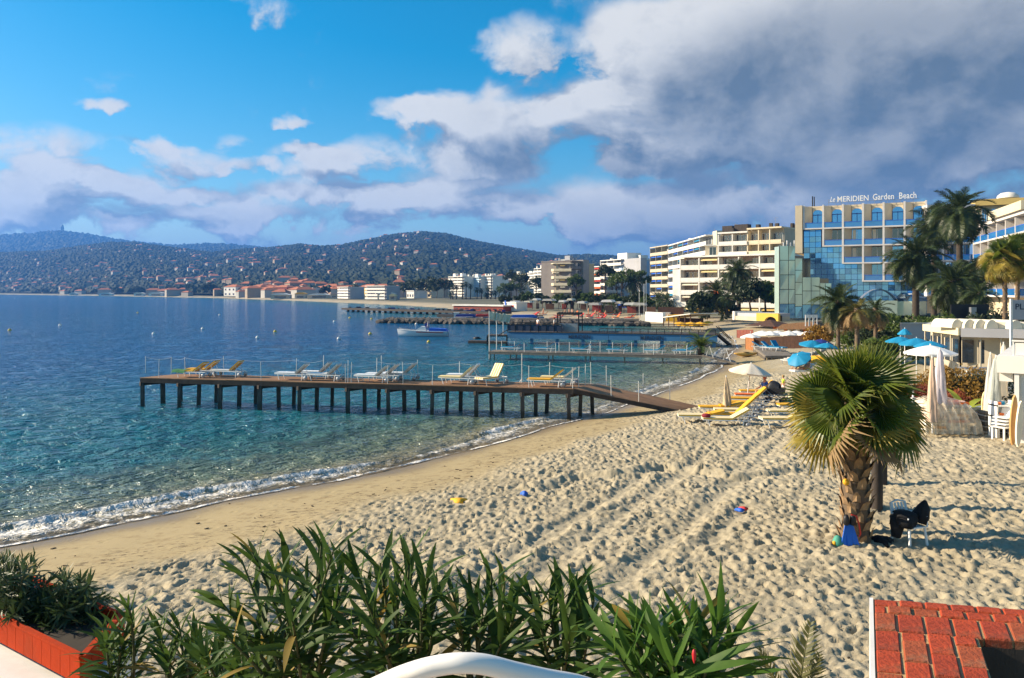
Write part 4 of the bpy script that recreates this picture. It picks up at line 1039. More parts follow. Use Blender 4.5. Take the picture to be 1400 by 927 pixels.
# ---------------------------------------------------------------- hotel: front with stepped bays over a blue glass wall
HB = mat('hotel_warm_panel', (.62, .52, .36), .8, .06, .6, dirt=(.45, .37, .25), dirt_amt=.3)
HF = mat('hotel_pale_frame', (.66, .62, .58), .7, .05, .6, dirt=(.45, .42, .4), dirt_amt=.3)
def arch_poly(w, h, n=10):
    r = w / 2; return [(0, 0), (w, 0), (w, h - r * .8)] + [(r + r * math.cos(math.pi * i / n), h - r * .8 + r * .8 * math.sin(math.pi * i / n)) for i in range(1, n)] + [(0, h - r * .8)]
def hotel():
    t, L, z0, lx = site('hotel', 'blue-glazed seafront hotel with a row of arched top windows and stepped bays', 'hotel', 1099, 148, 1266, 139, 2.6)
    Z = lambda py: z_at(py, 148) - z0
    zs = [Z(384.5), Z(360.5), Z(337), Z(313), Z(282)]     # slab levels: row4, row3, row2, row1 bottom, parapet top
    n = 6; w = L / n; D = 1.7
    MB().span(-.2, L, D + .4, 22, 0, zs[4] - .3).build('wall', HB, t)
    MB().span(-1.5, -.25, -.3, 18, zs[3] - 4.5, zs[4] + .15).build('corner_pier', HB, t)
    MB().span(-.9, L + .1, D - .2, 20, zs[4] - .28, zs[4] + .05).build('roof', HB, t)
    for row in range(4):                                   # row 0 = arched top
        zb = zs[3 - row]; zt = zs[4 - row]; hgt = zt - zb
        i0 = row
        for i in range(i0, n):
            x = i * w; first = i == i0
            MB().span(x - .16, x + .16, -.12, D + .3, zb - .12, zt + .08 if row == 0 else zt - .14).build('bay_fin', HF, t)
            # angled cream wall and the set-back opening beside it
            MB().slab([(x + .17, -.02), (x + w * .40, D - .05), (x + w * .40, D + .3), (x + .17, D + .3)], zb + .2, zt - (.05 if row == 0 else .16)).build('angled_wall', HB, t)
            wx, ww = x + w * .42, w * .58 - .2
            if row == 0:
                o = MB().prism(arch_poly(ww, hgt - .8), D, D + .1).build('arched_window', GLASSB, t, loc=(wx, 0, zb + .15), fix=True)
                b = MB()
                for q in (.0, .5, 1.0): b.box(ww * q, D - .06, (hgt - 1.6) / 2, .09, .1, hgt - 1.6)
                b.box(ww / 2, D - .065, hgt - 1.75, ww, .1, .12); b.build('window_frame', NAVY, o)
                pl_ = arch_poly(ww, hgt - .8); top = [(q[0], q[1]) for q in pl_[3:-1]]
                poly = [(0, hgt)] + [(0, hgt - .8 - ww * .4)] + [(p_[0], p_[1]) for p_ in reversed(top)] + [(ww, hgt - .8 - ww * .4), (ww, hgt)]
                MB().prism([(wx + a_, zb + .15 + b_ - (.22 if b_ == hgt else 0)) for a_, b_ in poly], D - .15, D + .25).build('arch_surround', HB, t, fix=True)
            else:
                o = window(t, wx, D, zb + .12, ww, hgt - .42, GLASSD if (i + row) % 3 else GLASSB, False)
                b = MB()
                for q in (.0, .5, 1.0): b.box(ww * q, -.05, (hgt - .42) / 2, .07, .08, hgt - .42)
                b.build('window_frame', WHITE, o)
                if (i * 7 + row * 3) % 4 < 2: MB().span(wx + .15, wx + ww * .4, D + .02, D - .045, zb + .15, zt - .4).build('curtain', CREAMC, t)
            o = MB().span(x + .17, x + w - .17, -.05, 0, zb + .1, zb + 1.0).build('balcony_glass', GLASSR, t)
            MB().span(x + .17, x + w - .17, -.09, .02, zb + 1.0, zb + 1.09).build('hand_rail', BLUEC, o)
        MB().span(i0 * w - .16, L + .1, -.14, D + .3, zb - .13, zb + .1).build('slab', HF, t)
    MB().span(L - .14, L + .16, -.12, D + .3, zs[0] - .1, zs[4] + .08).build('bay_fin', HF, t)
    # blue mirror-glass wall stepping under the bays, pane by pane
    pan = MB(); bars = MB(); pw, ph = 1.02, 1.0
    for c in range(int((L + 1.0) / pw)):
        x = -.1 + c * pw; col = int((x + pw * .6) / w)
        top = [zs[3], zs[2], zs[1], zs[0], zs[0], zs[0], zs[0]][min(6, max(0, col))] - .2; zz = 0
        while zz < top - .1:
            h_ = min(ph, top - zz); dx, dy = rnd.uniform(-.012, .012), rnd.uniform(-.012, .012)
            pan.add([(x + .03, D - .9 + dx, zz + .03), (x + pw - .03, D - .9 + dy, zz + .03), (x + pw - .03, D - .9 - dx, zz + h_ - .03), (x + .03, D - .9 - dy, zz + h_ - .03)], [(0, 1, 2, 3)]); zz += ph
        bars.span(x, x + pw - .004, D - .84, D - .2, 0, top)
    g = bars.build('glass_wall', NAVY, t); pan.build('panes', GLASSB, g, kind='stuff')
    # rooftop lettering, standing on a rail
    zt = zs[4] + .1
    r = thing('rooftop_sign', 'white rooftop letters naming the hotel along its parapet', 'sign', tuple(t.location), t.rotation_euler[2])
    X1 = lambda px: lx(px)
    def letters(body, x, z, size, sx=1.0, sh=0.0): text_obj('lettering', body, size, WPLAST, r, Matrix.Translation((x, 1.2, z)) @ Matrix.Rotation(R(90), 4, 'X'), .05, 'LEFT', sx, sh)
    def fit(body, pa, pb, z, size, sh=0.0):
        letters(body, X1(pa), z, size, 1.0, sh); o = r.children[-1]; w0 = max(v.co.x for v in o.data.vertices); o.data.transform(Matrix.Scale((X1(pb) - X1(pa)) / w0, 4, (1, 0, 0)))
    fit('Le', 1133.5, 1141, zt + .62, 1.3, .35); fit('MERIDIEN', 1143.5, 1187, zt + .55, 1.42); fit('Garden', 1192.5, 1222, zt + .6, 1.55); fit('Beach', 1228.5, 1253, zt + .6, 1.6)
    b = MB(); b.beam((X1(1131), 1.3, zt + .5), (X1(1256), 1.3, zt + .5), .06, .06); b.beam((X1(1131), 1.34, zt + 1.0), (X1(1256), 1.34, zt + 1.0), .05, .05)
    for px in range(1132, 1258, 9): b.beam((X1(px), 1.38, zt - .3), (X1(px), 1.38, zt + 1.05), .05, .05)
    b.build('sign_rail', STEEL, r)
    c = MB(); c.span(lx(1108.5), lx(1110), 2, 2.2, zs[4], zs[4] + 2.0); c.span(lx(1111), lx(1112.3), 2, 2.2, zs[4], zs[4] + 1.9); c.build('flue', BLACK, t)
    return t
hotel()
def hotel_wing(name, label, pa, Ya, pb, Yb, nb, ytop, rows, fascia=None):
    t, L, z0, lx = site(name, label, 'hotel', pa, Ya, pb, Yb, 2.6)
    w = L / nb; D = 1.5; zz = [z_at(y, Ya) - z0 for y in rows]; zt = z_at(ytop, Ya) - z0
    MB().span(.02, L, D + .1, 16, 0, zt).build('wall', HB, t)
    zz2 = zz + [zt]
    for r_ in range(len(zz)):
        zb, ztp = zz2[r_], zz2[r_ + 1]
        MB().span(.02, L + .1, -.12, D + .1, zb - .14, zb + .12).build('slab', HF, t)
        for i in range(nb):
            x = i * w
            MB().span(x, x + .25, -.1, D + .1, zb + .12, ztp - .14).build('bay_fin', HF, t)
            window(t, x + w * .40, D, zb + .15, w * .56, ztp - zb - .4, GLASSD if (i + r_) % 2 else GLASSB, True)
            o = MB().span(x + .27, x + w - .03, -.05, 0, zb + .12, zb + 1.0).build('balcony_glass', GLASSR, t); MB().span(x + .27, x + w - .03, -.08, .02, zb + 1.0, zb + 1.08).build('hand_rail', BLUEC, o)
    MB().span(-.05, L + .15, -.3, 16.2, zt, zt + .5).build('roof', fascia or HF, t)
    return t, L, zt
hotel_wing('hotel_wing', 'pale hotel wing with blue balconies behind the tall palms', 1267, 138.6, 1331, 137.5, 3, 284, [404, 381, 356.5, 332.5, 308])
w_, L_, zt_ = hotel_wing('hotel_wing', 'cream-topped hotel wing turning toward the viewer at the right edge', 1331, 137, 1403, 108, 6, 314, [404, 381, 357, 333.5], None)
MB().span(L_ * .43, L_ + .3, -.7, 6, zt_ + .52, zt_ + 1.75).build('parapet', CREAM, w_)
pt, PL, pz, plx = site('penthouse', 'rooftop penthouse with an orange fascia above the cream hotel wing', 'building', 1338, 150, 1420, 146, 2.6)
zq = z_at(281.5, 150) - pz; MB().span(0, PL, .8, 12, zq - 4, zq).build('wall', HB, pt); MB().span(-.6, PL, -.4, 13, zq + .02, zq + 1.2).build('fascia', OCHRE, pt)
for i in range(6): window(pt, .6 + i * PL / 6, .75, zq - 3.0, PL / 6 - .8, 2.4, GLASSB)
MB().lathe([(1.9, 0), (1.8, .5), (1.2, 1.0), (0, 1.2)], 14).build('roof_dome', WREND, pt, loc=(PL * .55, 4, zq + 1.6))
# green mirror-glass block in front of the hotel
def green_glass():
    t, L, z0, lx = site('glass_annex', 'stepped pale green mirror-glass annex in front of the hotel', 'building', 1066, 125, 1137, 125, 2.2)
    edges = [1066, 1078, 1087, 1097, 1109, 1121, 1128.5, 1137]; tops = [336, 336, 353, 379, 379, 387, 387]
    zb = 0; body = MB()
    for i, tp in enumerate(tops):
        x0, x1 = lx(edges[i]), lx(edges[i + 1]); zt = z_at(tp, 125) - z0
        MB().span(x0 + .002, x1 - .002, .1, 2.4, 0, zt - .05).build('core', DARKW, t)
        rows = max(2, round(zt / 2.1)); h_ = zt / rows
        for r_ in range(rows):
            dx = rnd.uniform(-.03, .03); b = MB()
            b.add([(x0 + .04, dx, r_ * h_ + .04), (x1 - .04, -dx, r_ * h_ + .04), (x1 - .04, dx * .5, (r_ + 1) * h_ - .04), (x0 + .04, -dx * .5, (r_ + 1) * h_ - .04)], [(0, 1, 2, 3)])
            b.build('glass_panel', GLASSG if r_ > 0 else GLASSB, t)
    x0 = lx(1066); zt = z_at(336, 125) - z0
    for k_ in range(1): MB().span(x0 - .06, x0 - .02, .2 + k_ * 1.3, 2.3 + k_ * 1.3, .1, zt - .1).build('glass_panel', GLASSG, t)
    MB().span(lx(1097) + .01, lx(1112), 1.2, 2.38, z_at(379, 125) - z0, z_at(353, 125) - z0).build('dark_recess', GLASSD, t)
    MB().span(lx(1123), lx(1137), 1.2, 2.38, z_at(387, 125) - z0, z_at(380.5, 125) - z0).build('dark_recess', GLASSD, t)
    b = MB()
    for i in range(4): b.span(lx(1074 + i * 5), lx(1075 + i * 5), 1, 1.2, z_at(336, 125) - z0, z_at(331 - i % 2 * 3, 125) - z0)
    b.build('roof_plant', WHITE, t)
green_glass()
# glazed tent-like pavilion roofs at the foot of the hotel
for pa, pb, yb, yt, lab, m in ((1176, 1228, 411, 395, 'grey domed pavilion roof at the foot of the hotel', STEEL), (1222, 1250, 412, 400, 'glazed sloping pavilion roof beside the grey dome', GLASSB)):
    t, L, z0, lx = site('pavilion', lab, 'pavilion', pa, 128, pb, 126, 2.6); zb = z_at(yb, 127) - z0; zt = z_at(yt, 127) - z0
    b = MB(); n = 12
    for i in range(n): 
        a0, a1 = i / n, (i + 1) / n; f = lambda a: zb + (zt - zb) * math.sin(math.pi * a) ** .8
        b.add([(L * a0, 0, f(a0)), (L * a1, 0, f(a1)), (L * a1, 8, f(a1)), (L * a0, 8, f(a0))], [(0, 1, 2, 3)], True)
    b.build('roof', m, t); MB().span(.1, L - .1, .3, 7.5, 0, zb).build('wall', GLASSG, t)

# ---------------------------------------------------------------- terraced apartment blocks
def terraces(t, L, D, levels, nb, parapet_m, wall_m, fins=True, awn=None, zbot=0.0, seed=1, side_m=None, dep=1.7, glass_rail=False, fin_w=.3, win=None, x0=0.0, roof=True, ph=.95):
    """recessed floors behind projecting balconies; levels = slab heights from the lowest up to the roof"""
    r = random.Random(seed); w = (L - x0) / nb
    MB().span(x0, L, dep, D, zbot, levels[-1]).build('wall', wall_m, t)
    for i, (a, b_) in enumerate(zip(levels[:-1], levels[1:])):
        MB().span(x0 - .05, L + .05, -.02, dep + .05, a - .22, a).build('balcony_slab', parapet_m, t)
        p = MB().span(x0, L, -.05, .05, a + .003, a + ph).build('balcony_parapet', GLASSR if glass_rail else parapet_m, t)
        for c in range(nb):
            x = x0 + c * w
            if fins: MB().span(x - fin_w / 2, x + fin_w / 2, -.08, dep, a, b_ - .222).build('bay_fin', parapet_m, t)
            hw = min(2.2, b_ - a - .5)
            if r.random() < .8: window(t, x + w * .1, dep - .03, a + .12, w * .36, hw, win or GLASSD, w > 2.6)
            if r.random() < .85: window(t, x + w * .52, dep - .03, a + .12, w * .38, hw, win or GLASSD, w > 2.6)
            if awn and r.random() < awn[1]: awning(t, x + w * .08, dep * .5, b_ - .28, w * .84, dep * .45, r.choice(awn[0]), .42)
    if roof: MB().span(x0 - .15, L + .15, -.15, D + .1, levels[-1] - .005, levels[-1] + .35).build('roof', parapet_m, t)

def cream_block():
    t, L, z0, lx = site('apartment_block', 'cream terraced apartment block with wide white balconies beside the green glass', 'apartment block', 930, 198, 1068, 181, 2.6)
    lv = [z_at(y, 188) - z0 for y in (437, 419, 402, 384.5, 366.5, 350)]
    wallm = mat('tan_render', (.42, .29, .20), .85, .12, .4)
    terraces(t, L, 14, lv, 5, WREND, wallm, awn=([YELP, CREAMC, OCHRE], .45), seed=4, dep=2.0)
    # upper storeys set back
    lv2 = [lv[-1] + .36, z_at(333, 188) - z0, z_at(317, 188) - z0]
    for (xa, xb, tp, m, sd) in ((982, 1021, 316, WREND, 1), (1022, 1068, 312, CREAM, 2)):
        s, L2, zz, lx2 = site('penthouse', 'white boxed penthouse storeys above the left of the cream block' if sd == 1 else 'yellow-roofed penthouse storeys with dark terraces over the cream block', 'building', xa, 192.5 if sd == 1 else 188, xb, 187.8 if sd == 1 else 182.3, z0)
        q = [lv2[0], z_at(333.5, 188) - z0, z_at(tp + 2, 188) - z0]
        terraces(s, L2, 11, q, 2 if sd == 1 else 3, m, BEIGE, seed=sd, dep=1.6, zbot=lv[-1], ph=.75, fin_w=.22)
        roof_bits(s, L2, 10, q[-1] + .35, 6, DARKW, sd)
    s, L2, zz, _ = site('penthouse', 'cream stair block at the left shoulder of the cream apartments', 'building', 964, 195, 983, 194, z0); MB().span(0, L2, .3, 9, lv[-1], z_at(336, 194) - z0).build('wall', CREAM, s); MB().span(-.2, L2 + .1, -.1, 9.2, z_at(336, 194) - z0 + .002, z_at(334.5, 194) - z0).build('roof', WREND, s)
    window(s, L2 * .3, .28, lv[-1] + .5, L2 * .5, 2, GLASSD)
    b = MB(); b.span(-2.2, 0, .2, 12, 0, lv[-2]); b.build('side_wall', WREND, t)
cream_block()
def awning_block():
    wl = mat('pale_blue_render', (.40, .42, .42), .8, .08, .4)
    t, L, z0, lx = site('apartment_block', 'long apartment block with blue awnings and white balconies on seven floors', 'apartment block', 914, 285, 965, 232, 3)
    lv = [z_at(y, 285) - z0 for y in (411, 400.5, 389.5, 378.5, 367.5, 356.5, 346, 336.5)]
    terraces(t, L, 14, lv, 7, WREND, wl, awn=([BLUEC, BLUEC, TURQ], .55), seed=8, dep=1.8, fin_w=.18)
    b = MB(); b.span(L + .02, L + 4.5, 2, 12, 0, lv[-1] + 1.2); b.build('side_wall', CREAM, t); roof_bits(t, L, 12, lv[-1] + .35, 5, None, 3)
    t, L, z0, lx = site('apartment_block', 'dim end wing with planted balconies left of the blue-awning block', 'apartment block', 889, 306, 913, 288, 3)
    lv = [z_at(y, 298) - z0 for y in (412, 402.5, 392, 381.5, 371, 360, 348.5, 338)]
    terraces(t, L, 14, lv, 3, BEIGE, wl, awn=([BLUEC], .4), seed=9, dep=1.8, fin_w=.15)
awning_block()
def grey_block():
    t, L, z0, lx = site('apartment_block', 'white-balconied block with a blank side wall greyed to look shaded and red awnings at one end', 'apartment block', 821, 352, 849, 335, 3)
    lv = [z_at(y, 342) - z0 for y in (409, 399.5, 390, 380.5, 371, 362.5, 356)]
    terraces(t, L, 26, lv, 3, WREND, mat('sky_blue_render', (.36, .46, .60), .8, .08, .4), seed=12, dep=1.7)
    e = PX(884, 330); MB().span(L + .1, L + 14.0, 1.2, 4, 0, lv[-1] + .3).build('side_wall', GREYR, t)  # side wall coloured grey to stand for shade on the white block
    MB().span(L * .35, L * .8, 5, 12, lv[-1], lv[-1] + 3.2).build('lift_house', WREND, t); roof_bits(t, L, 20, lv[-1] + .35, 6, None, 5)
    t, L, z0, lx = site('apartment_block', 'narrow white block with bright red-orange awnings', 'apartment block', 811, 356, 821, 350, 3)
    lv = [z_at(y, 352) - z0 for y in (411, 401, 391.5, 382, 373, 365)]
    terraces(t, L, 10, lv, 1, WREND, BEIGE, seed=13, dep=1.6, awn=([ORANGEC, REDC], 1.0))
grey_block()
def round_block():
    m = mat('sunny_ochre_render', (.55, .43, .25), .8, .08, .4); dk = mat('shaded_flank_render', (.20, .175, .16), .85, .15, .4)  # grey-brown render paints the flank of the ochre block as shaded
    ys = (418, 409.5, 399.5, 390, 380.5, 370.5, 361)
    for (pa, Ya, pb, Yb, lab, nb) in ((741, 345, 757, 330, 'curving ochre apartment block, its left bay of balconies', 2), (757, 329, 781, 326, 'ochre apartment block with a shaded flank, front of deep balconies', 3)):
        t, L, z0, lx = site('apartment_block', lab, 'apartment block', pa, Ya, pb, Yb, 3)
        lv = [z_at(y, 330) - z0 for y in ys]
        terraces(t, L, 18, lv, nb, WREND if 0 else CREAM, m, seed=nb, dep=2.2, fins=False, ph=.9, awn=([OCHRE, CREAMC], .4)); roof_bits(t, L, 14, lv[-1] + .35, 4, None, nb)
    t, L, z0, lx = site('apartment_block', 'flank of the curving ochre block, coloured grey-brown as if shaded', 'apartment block', 782, 326, 812, 338, 3)
    lv = [z_at(y, 330) - z0 for y in (418, 409.5, 399.5, 390, 380.5, 370.5, 361)]
    terraces(t, L * .45, 16, [l + 1 for l in lv], 1, dk, dk, seed=5, dep=.8, fins=False)
    MB().span(L * .45, L * .72, -.6, 15, 0, lv[-1] + 1.8).build('stair_tower', mat('mid_grey_render', (.30, .28, .26), .85, .1, .4), t)
    for i, (a, b_) in enumerate(zip(lv[:-1], lv[1:])):
        MB().span(L * .72 + .02, L, -.1, 1.4, a, a + .9).build('balcony_parapet', dk, t); window(t, L * .76, 1.35, a + 1.0, L * .2, b_ - a - 1.2, GLASSD, False)
    MB().span(L * .72, L, 1.4, 14, 0, lv[-1] + .5).build('wall', dk, t); roof_bits(t, L, 12, lv[-1] + 1.6, 5, GREYR, 8)
round_block()
# ---------------------------------------------------------------- the row behind the palm avenue
ROWS = [
 (613, 632, 470, 379, 'white flat-roofed block with white balconies at the left end of the palm row', WREND, WREND, 3, 7), (632.3, 641, 468, 379, 'narrow yellow block between two white ones behind the palms', YELP, OCHRE, 1, 8),
 (641.3, 655, 466, 380, 'pale blue block in the palm row', mat('pale_blue_paint', (.45, .58, .68), .8, .06, .4), WREND, 2, 8), (655.3, 671, 464, 378, 'bright white block with tall chimneys in the palm row', WREND, WREND, 2, 7),
 (671.3, 686, 468, 384, 'pinkish plain block with few windows behind the palms', PINKR, PINKR, 2, 3), (686.3, 702, 480, 379, 'grey-white block with a dark mansard behind the palms', GREYR, WREND, 2, 6),
 (702.3, 721, 500, 376, 'broad cream block with red-brown floors high behind the palms', CREAM, PINKR, 3, 6), (721.3, 730, 470, 374, 'tall slim white block right of the broad cream one', WREND, BEIGE, 2, 9), (730.3, 739.8, 440, 368, 'tall grey-green glazed block beside the curving ochre apartments', WREND, mat('grey_green_render', (.3, .36, .34), .8, .1, .5), 2, 9)]
for i, (pa, pb, Y, yt, lab, pm, wm, nb, fl) in enumerate(ROWS):
    t, L, z0, lx = site('apartment_block', lab, 'apartment block', pa, Y, pb, Y - (pb - pa) * .7, 3)
    top = z_at(yt, Y) - z0; lv = [.6 + (top - .6) * k_ / fl for k_ in range(fl + 1)]
    terraces(t, L, 12, lv, nb, pm, wm, seed=20 + i, dep=1.2, fins=i % 2 == 0, fin_w=.3, ph=.8); roof_bits(t, L, 10, top + .35, 5, None, 40 + i)
# ---------------------------------------------------------------- low town round the bay
def gabled(t, L, D, h, wall_m, roof_m, rh, seed=0, win=True, hip=True):
    r = random.Random(seed); MB().span(0, L, 0, D, 0, h).build('wall', wall_m, t)
    e = .5; k_ = min(L * .3, D * .5) if hip else 0
    vs = [(-e, -e, h), (L + e, -e, h), (L + e, D + e, h), (-e, D + e, h), (k_, D / 2, h + rh), (L - k_, D / 2, h + rh)]
    MB().add(vs, [(0, 1, 5, 4), (1, 2, 5), (2, 3, 4, 5), (3, 0, 4), (3, 2, 1, 0)]).build('roof', roof_m, t)
    if win:
        nf = max(1, int(h / 3.2)); nw = max(2, int(L / 4.5))
        for f in range(nf):
            for c in range(nw):
                if r.random() < .85: window(t, L * (c + .3) / nw, -.02, f * h / nf + .9, L / nw * .4, min(1.7, h / nf - 1.2), GLASSD, False)
TOWN = [
 (306, 322, 740, 389, 'r', WREND, 'white-gabled house with red roof at the left end of the far town'), (322.5, 340, 735, 391.5, 'r', PINKR, 'low pink house with terracotta roof in the far town'), (340.5, 356, 725, 389, 'r', BEIGE, 'beige house with red roof, third along the far town front'),
 (356.5, 372, 710, 391, 'r', PINKR, 'long dusky pink house in the far town'), (372.5, 392, 690, 389.5, 'd', REDW, 'dark red-brown building in the far town'), (392.5, 414, 670, 392, 'r', PINKR, 'low red-roofed terrace in the middle of the far town'),
 (417, 428, 640, 394, 'f', WREND, 'small white flat-roofed house beside a tree in the far town'), (424, 440, 665, 391, 'r', BEIGE, 'red-roofed house behind the small white one in the far town'), (440, 466, 640, 393, 'r', PINKR, 'long terracotta-roofed hall in the far town'),
 (487, 510, 560, 388.5, 'r', OCHRE, 'ochre house with wide red roof behind the white balcony block'), (528, 545, 560, 390, 'r', PINKR, 'red-roofed house right of the white balcony block'), (568, 590, 520, 392.5, 'f', CREAM, 'cream villa among dark trees on the far shore'), (556, 566, 500, 398, 'f', WREND, 'small white gabled villa by the dark trees')]
for i, (pa, pb, Y, yt, kind, wm, lab) in enumerate(TOWN):
    t, L, z0, lx = site('town_house', lab, 'house', pa, Y, pb, Y - (pb - pa) * .6, 2.0); top = z_at(yt, Y) - z0
    if kind == 'f': 
        MB().span(0, L, 0, 10, 0, top).build('wall', wm, t); MB().span(-.4, L + .4, -.4, 10.4, top + .002, top + .4).build('roof', WREND, t)
        for f in range(max(1, int(top / 3.2))):
            for c in range(3): window(t, L * (c + .25) / 3, -.02, f * 3.1 + .9, L / 6, 1.6, GLASSD, False)
    else: gabled(t, L, 11, top - 2.2, wm, TERRA, 2.2, i)
for pa, pb, Y, yt, nb, fl, lab in ((461.5, 476, 520, 393, 2, 4, 'white balconied block on the far shore, smaller of two'), (499, 526, 480, 391.5, 4, 4, 'bright white balconied block standing alone on the far shore')):
    t, L, z0, lx = site('apartment_block', lab, 'apartment block', pa, Y, pb, Y - 14, 1.5); top = z_at(yt, Y) - z0
    terraces(t, L, 11, [.4 + (top - .4) * k_ / fl for k_ in range(fl + 1)], nb, WREND, GREYR, seed=70 + nb, dep=1.3, fins=False, ph=.9)
# beach huts and awnings along the far waterline
for i, (pa, pb, py, Y, m, lab) in enumerate([(135, 153, 402.2, 1000, WHITE, 'white beach hut on the far left shore'), (183, 196, 402.8, 960, WREND, 'small white beach hut right of the larger one on the far shore'), (203, 223, 402.8, 930, WHITE, 'long white beach restaurant on the far shore'), (95, 104, 399.5, 1150, WREND, 'pale house just above the far left shore'),
        (370, 396, 409, 590, WCAN, 'white awninged beach cafe on the far shore'), (403, 418, 409.5, 575, YEL, 'yellow awninged beach cafe on the far shore'), (420, 452, 407, 560, WCAN, 'long white marquee on the far shore'), (452, 462, 406, 545, PINKR, 'pink beach hut beside the long marquee'),
        (516, 542, 407.5, 470, WREND, 'white sail-roofed beach cafe near the lone white block'), (532, 541, 411, 440, YELP, 'pale yellow kiosk on the far beach')]):
    q = V(PX(pa, Y), Y, 0); t, L, z0, lx = site('beach_hut', lab, 'beach hut', pa, Y, pb, Y, max(.6, gz(q.x, q.y))); h = 2.6 + (i % 3) * .5
    MB().span(0, L, 0, 6, 0, h).build('wall', m if i < 4 else BEIGE, t); MB().prism([(-.4, h + .01), (L + .4, h + .01), (L * .7, h + 1.1), (L * .3, h + 1.1)], -.6, 6.4).build('roof', m, t); window(t, L * .2, -.02, .8, L * .6, 1.3, GLASSD, False)
# ---------------------------------------------------------------- hilltop church, hillside houses
Yc = 5150; zc = HILL_A(np.array([83.0]), np.array([5150.0]))[0]
t = thing('hilltop_church', 'small domed church with a tower on the farthest hilltop', 'church', (PX(83, Yc), Yc, zc - 6)); gm = mat('grey_brown_stone', (.25, .22, .18), .9, .1, .2)  # church in one even grey-brown stone
MB().span(-34, 18, 0, 22, 0, 17).build('nave', gm, t); MB().span(2, 16, -3, 10, 17, 40).build('tower', gm, t); MB().lathe([(8, 40), (8.5, 44), (6, 50), (1, 54), (.6, 60)], 12, c=(9, 3, 0)).build('dome', gm, t)
HWALL = [mat('faded_house_wall', (.36, .33, .29), .9, .12, .1), mat('warm_house_wall', (.34, .27, .20), .9, .12, .1), mat('pale_house_wall', (.44, .42, .38), .9, .12, .1)]
def hill_houses():
    r = random.Random(12); ms = []
    for i in range(8):
        b = MB(); L, D, h = r.uniform(11, 19), r.uniform(9, 12), r.choice([5, 6, 7, 9]); b.span(-L / 2, L / 2, -D / 2, D / 2, -4, h); me_w = b
        vs = [(-L / 2 - .6, -D / 2 - .6, h), (L / 2 + .6, -D / 2 - .6, h), (L / 2 + .6, D / 2 + .6, h), (-L / 2 - .6, D / 2 + .6, h), (-L / 4, 0, h + 2.4), (L / 4, 0, h + 2.4)]
        fs = [(0, 1, 5, 4), (1, 2, 5), (2, 3, 4, 5), (3, 0, 4)]
        wall = r.choice(HWALL); me = b.mesh('hillside_house', wall); bm = bmesh.new(); bm.from_mesh(me)
        bv = [bm.verts.new(v) for v in vs]
        for f in fs: bm.faces.new([bv[k_] for k_ in f]).material_index = 1
        bm.to_mesh(me); bm.free(); me.materials.append(TERRA); ms.append(me)
    n = 0; c = 0
    while n < 270 and c < 6000:
        c += 1; px = r.uniform(-5, 800); tt = r.random() ** 1.1 * .82 + .02
        dens = .35 + .65 * (math.sin(px * .021 + tt * 5) * .5 + .5) * (1 - .5 * tt); 
        if px > 560: dens *= .55
        if r.random() > dens: continue
        Y = float(FOOT_B(px)) + tt * (2800 - float(FOOT_B(px))); z = float(HILL_B(np.array([px]), np.array([Y]))[0]); s = r.uniform(.42, .9)
        put(ms[n % 8], 'hillside_house', loc=(PX(px, Y), Y, z + 4), rot=(0, 0, r.uniform(-1.3, 1.3)), scale=s, label='pale house among the trees of the far hillside', cat='house', group='houses scattered on the far hillside'); n += 1
hill_houses()
def town_houses():
    r = random.Random(77); src = [o.data for o in bpy.data.objects if o.name.startswith('hillside_house')][:8]
    for i in range(62):
        px = r.uniform(330, 615) if i < 46 else r.uniform(5, 300); Y = float(FOOT_B(px)) * r.uniform(.86, 1.12); z = max(gz(PX(px, Y), Y), float(HILL_B(np.array([px]), np.array([Y]))[0]) if Y > FOOT_B(px) else 0)
        put(src[i % 8], 'town_house', loc=(PX(px, Y), Y, z + .6), rot=(0, 0, r.uniform(-.5, .9)), scale=r.uniform(.6, 1.0), label='small house packed in the low town behind the far shore', cat='house', group='small houses of the far town')
town_houses()
# ================================================================ PLANTS
PALML = leaf_mat('date_palm_leaf', (.022, .042, .012), (.060, .082, .022), .25, .5, 1.5)
PALMW = leaf_mat('warm_palm_leaf', (.060, .075, .018), (.17, .14, .030), .3, .55, 1.5)
FANL = leaf_mat('fan_palm_leaf', (.040, .078, .010), (.15, .19, .022), .35, .4, 2.5, tip=(.30, .26, .06))
FANY = leaf_mat('yellowing_fan_leaf', (.15, .15, .025), (.40, .30, .045), .35, .55, 2.5, tip=(.45, .30, .08))
DEADL = leaf_mat('dry_palm_leaf', (.20, .12, .05), (.34, .23, .11), .2, .8, 2.0)
BARK = mat('palm_trunk', (.14, .10, .065), .95, .35, 3, .9, 9)
BARKD = mat('dark_palm_trunk', (.055, .042, .03), .95, .35, 2, .9, 7)
STUBC = mat('palm_leaf_base', (.33, .21, .11), .9, .3, 6, .5)
WOODB = mat('tree_bark', (.075, .055, .04), .95, .3, 3, .8)
TREEL = leaf_mat('bright_tree_leaf', (.030, .062, .012), (.085, .125, .022), .3, .55, .6)
TREED = leaf_mat('dark_tree_leaf', (.014, .028, .010), (.040, .058, .018), .2, .6, .5)
SHRUBL = leaf_mat('shrub_leaf', (.040, .080, .012), (.13, .17, .03), .3, .5, .8)
SHRUBO = leaf_mat('orange_shrub_leaf', (.16, .10, .02), (.36, .20, .03), .3, .55, 1.2)
SHRUBR = leaf_mat('red_shrub_leaf', (.15, .035, .02), (.28, .08, .03), .3, .55, 1.2)
BANL = leaf_mat('banana_leaf', (.12, .20, .02), (.40, .44, .06), .45, .4, 1.0)

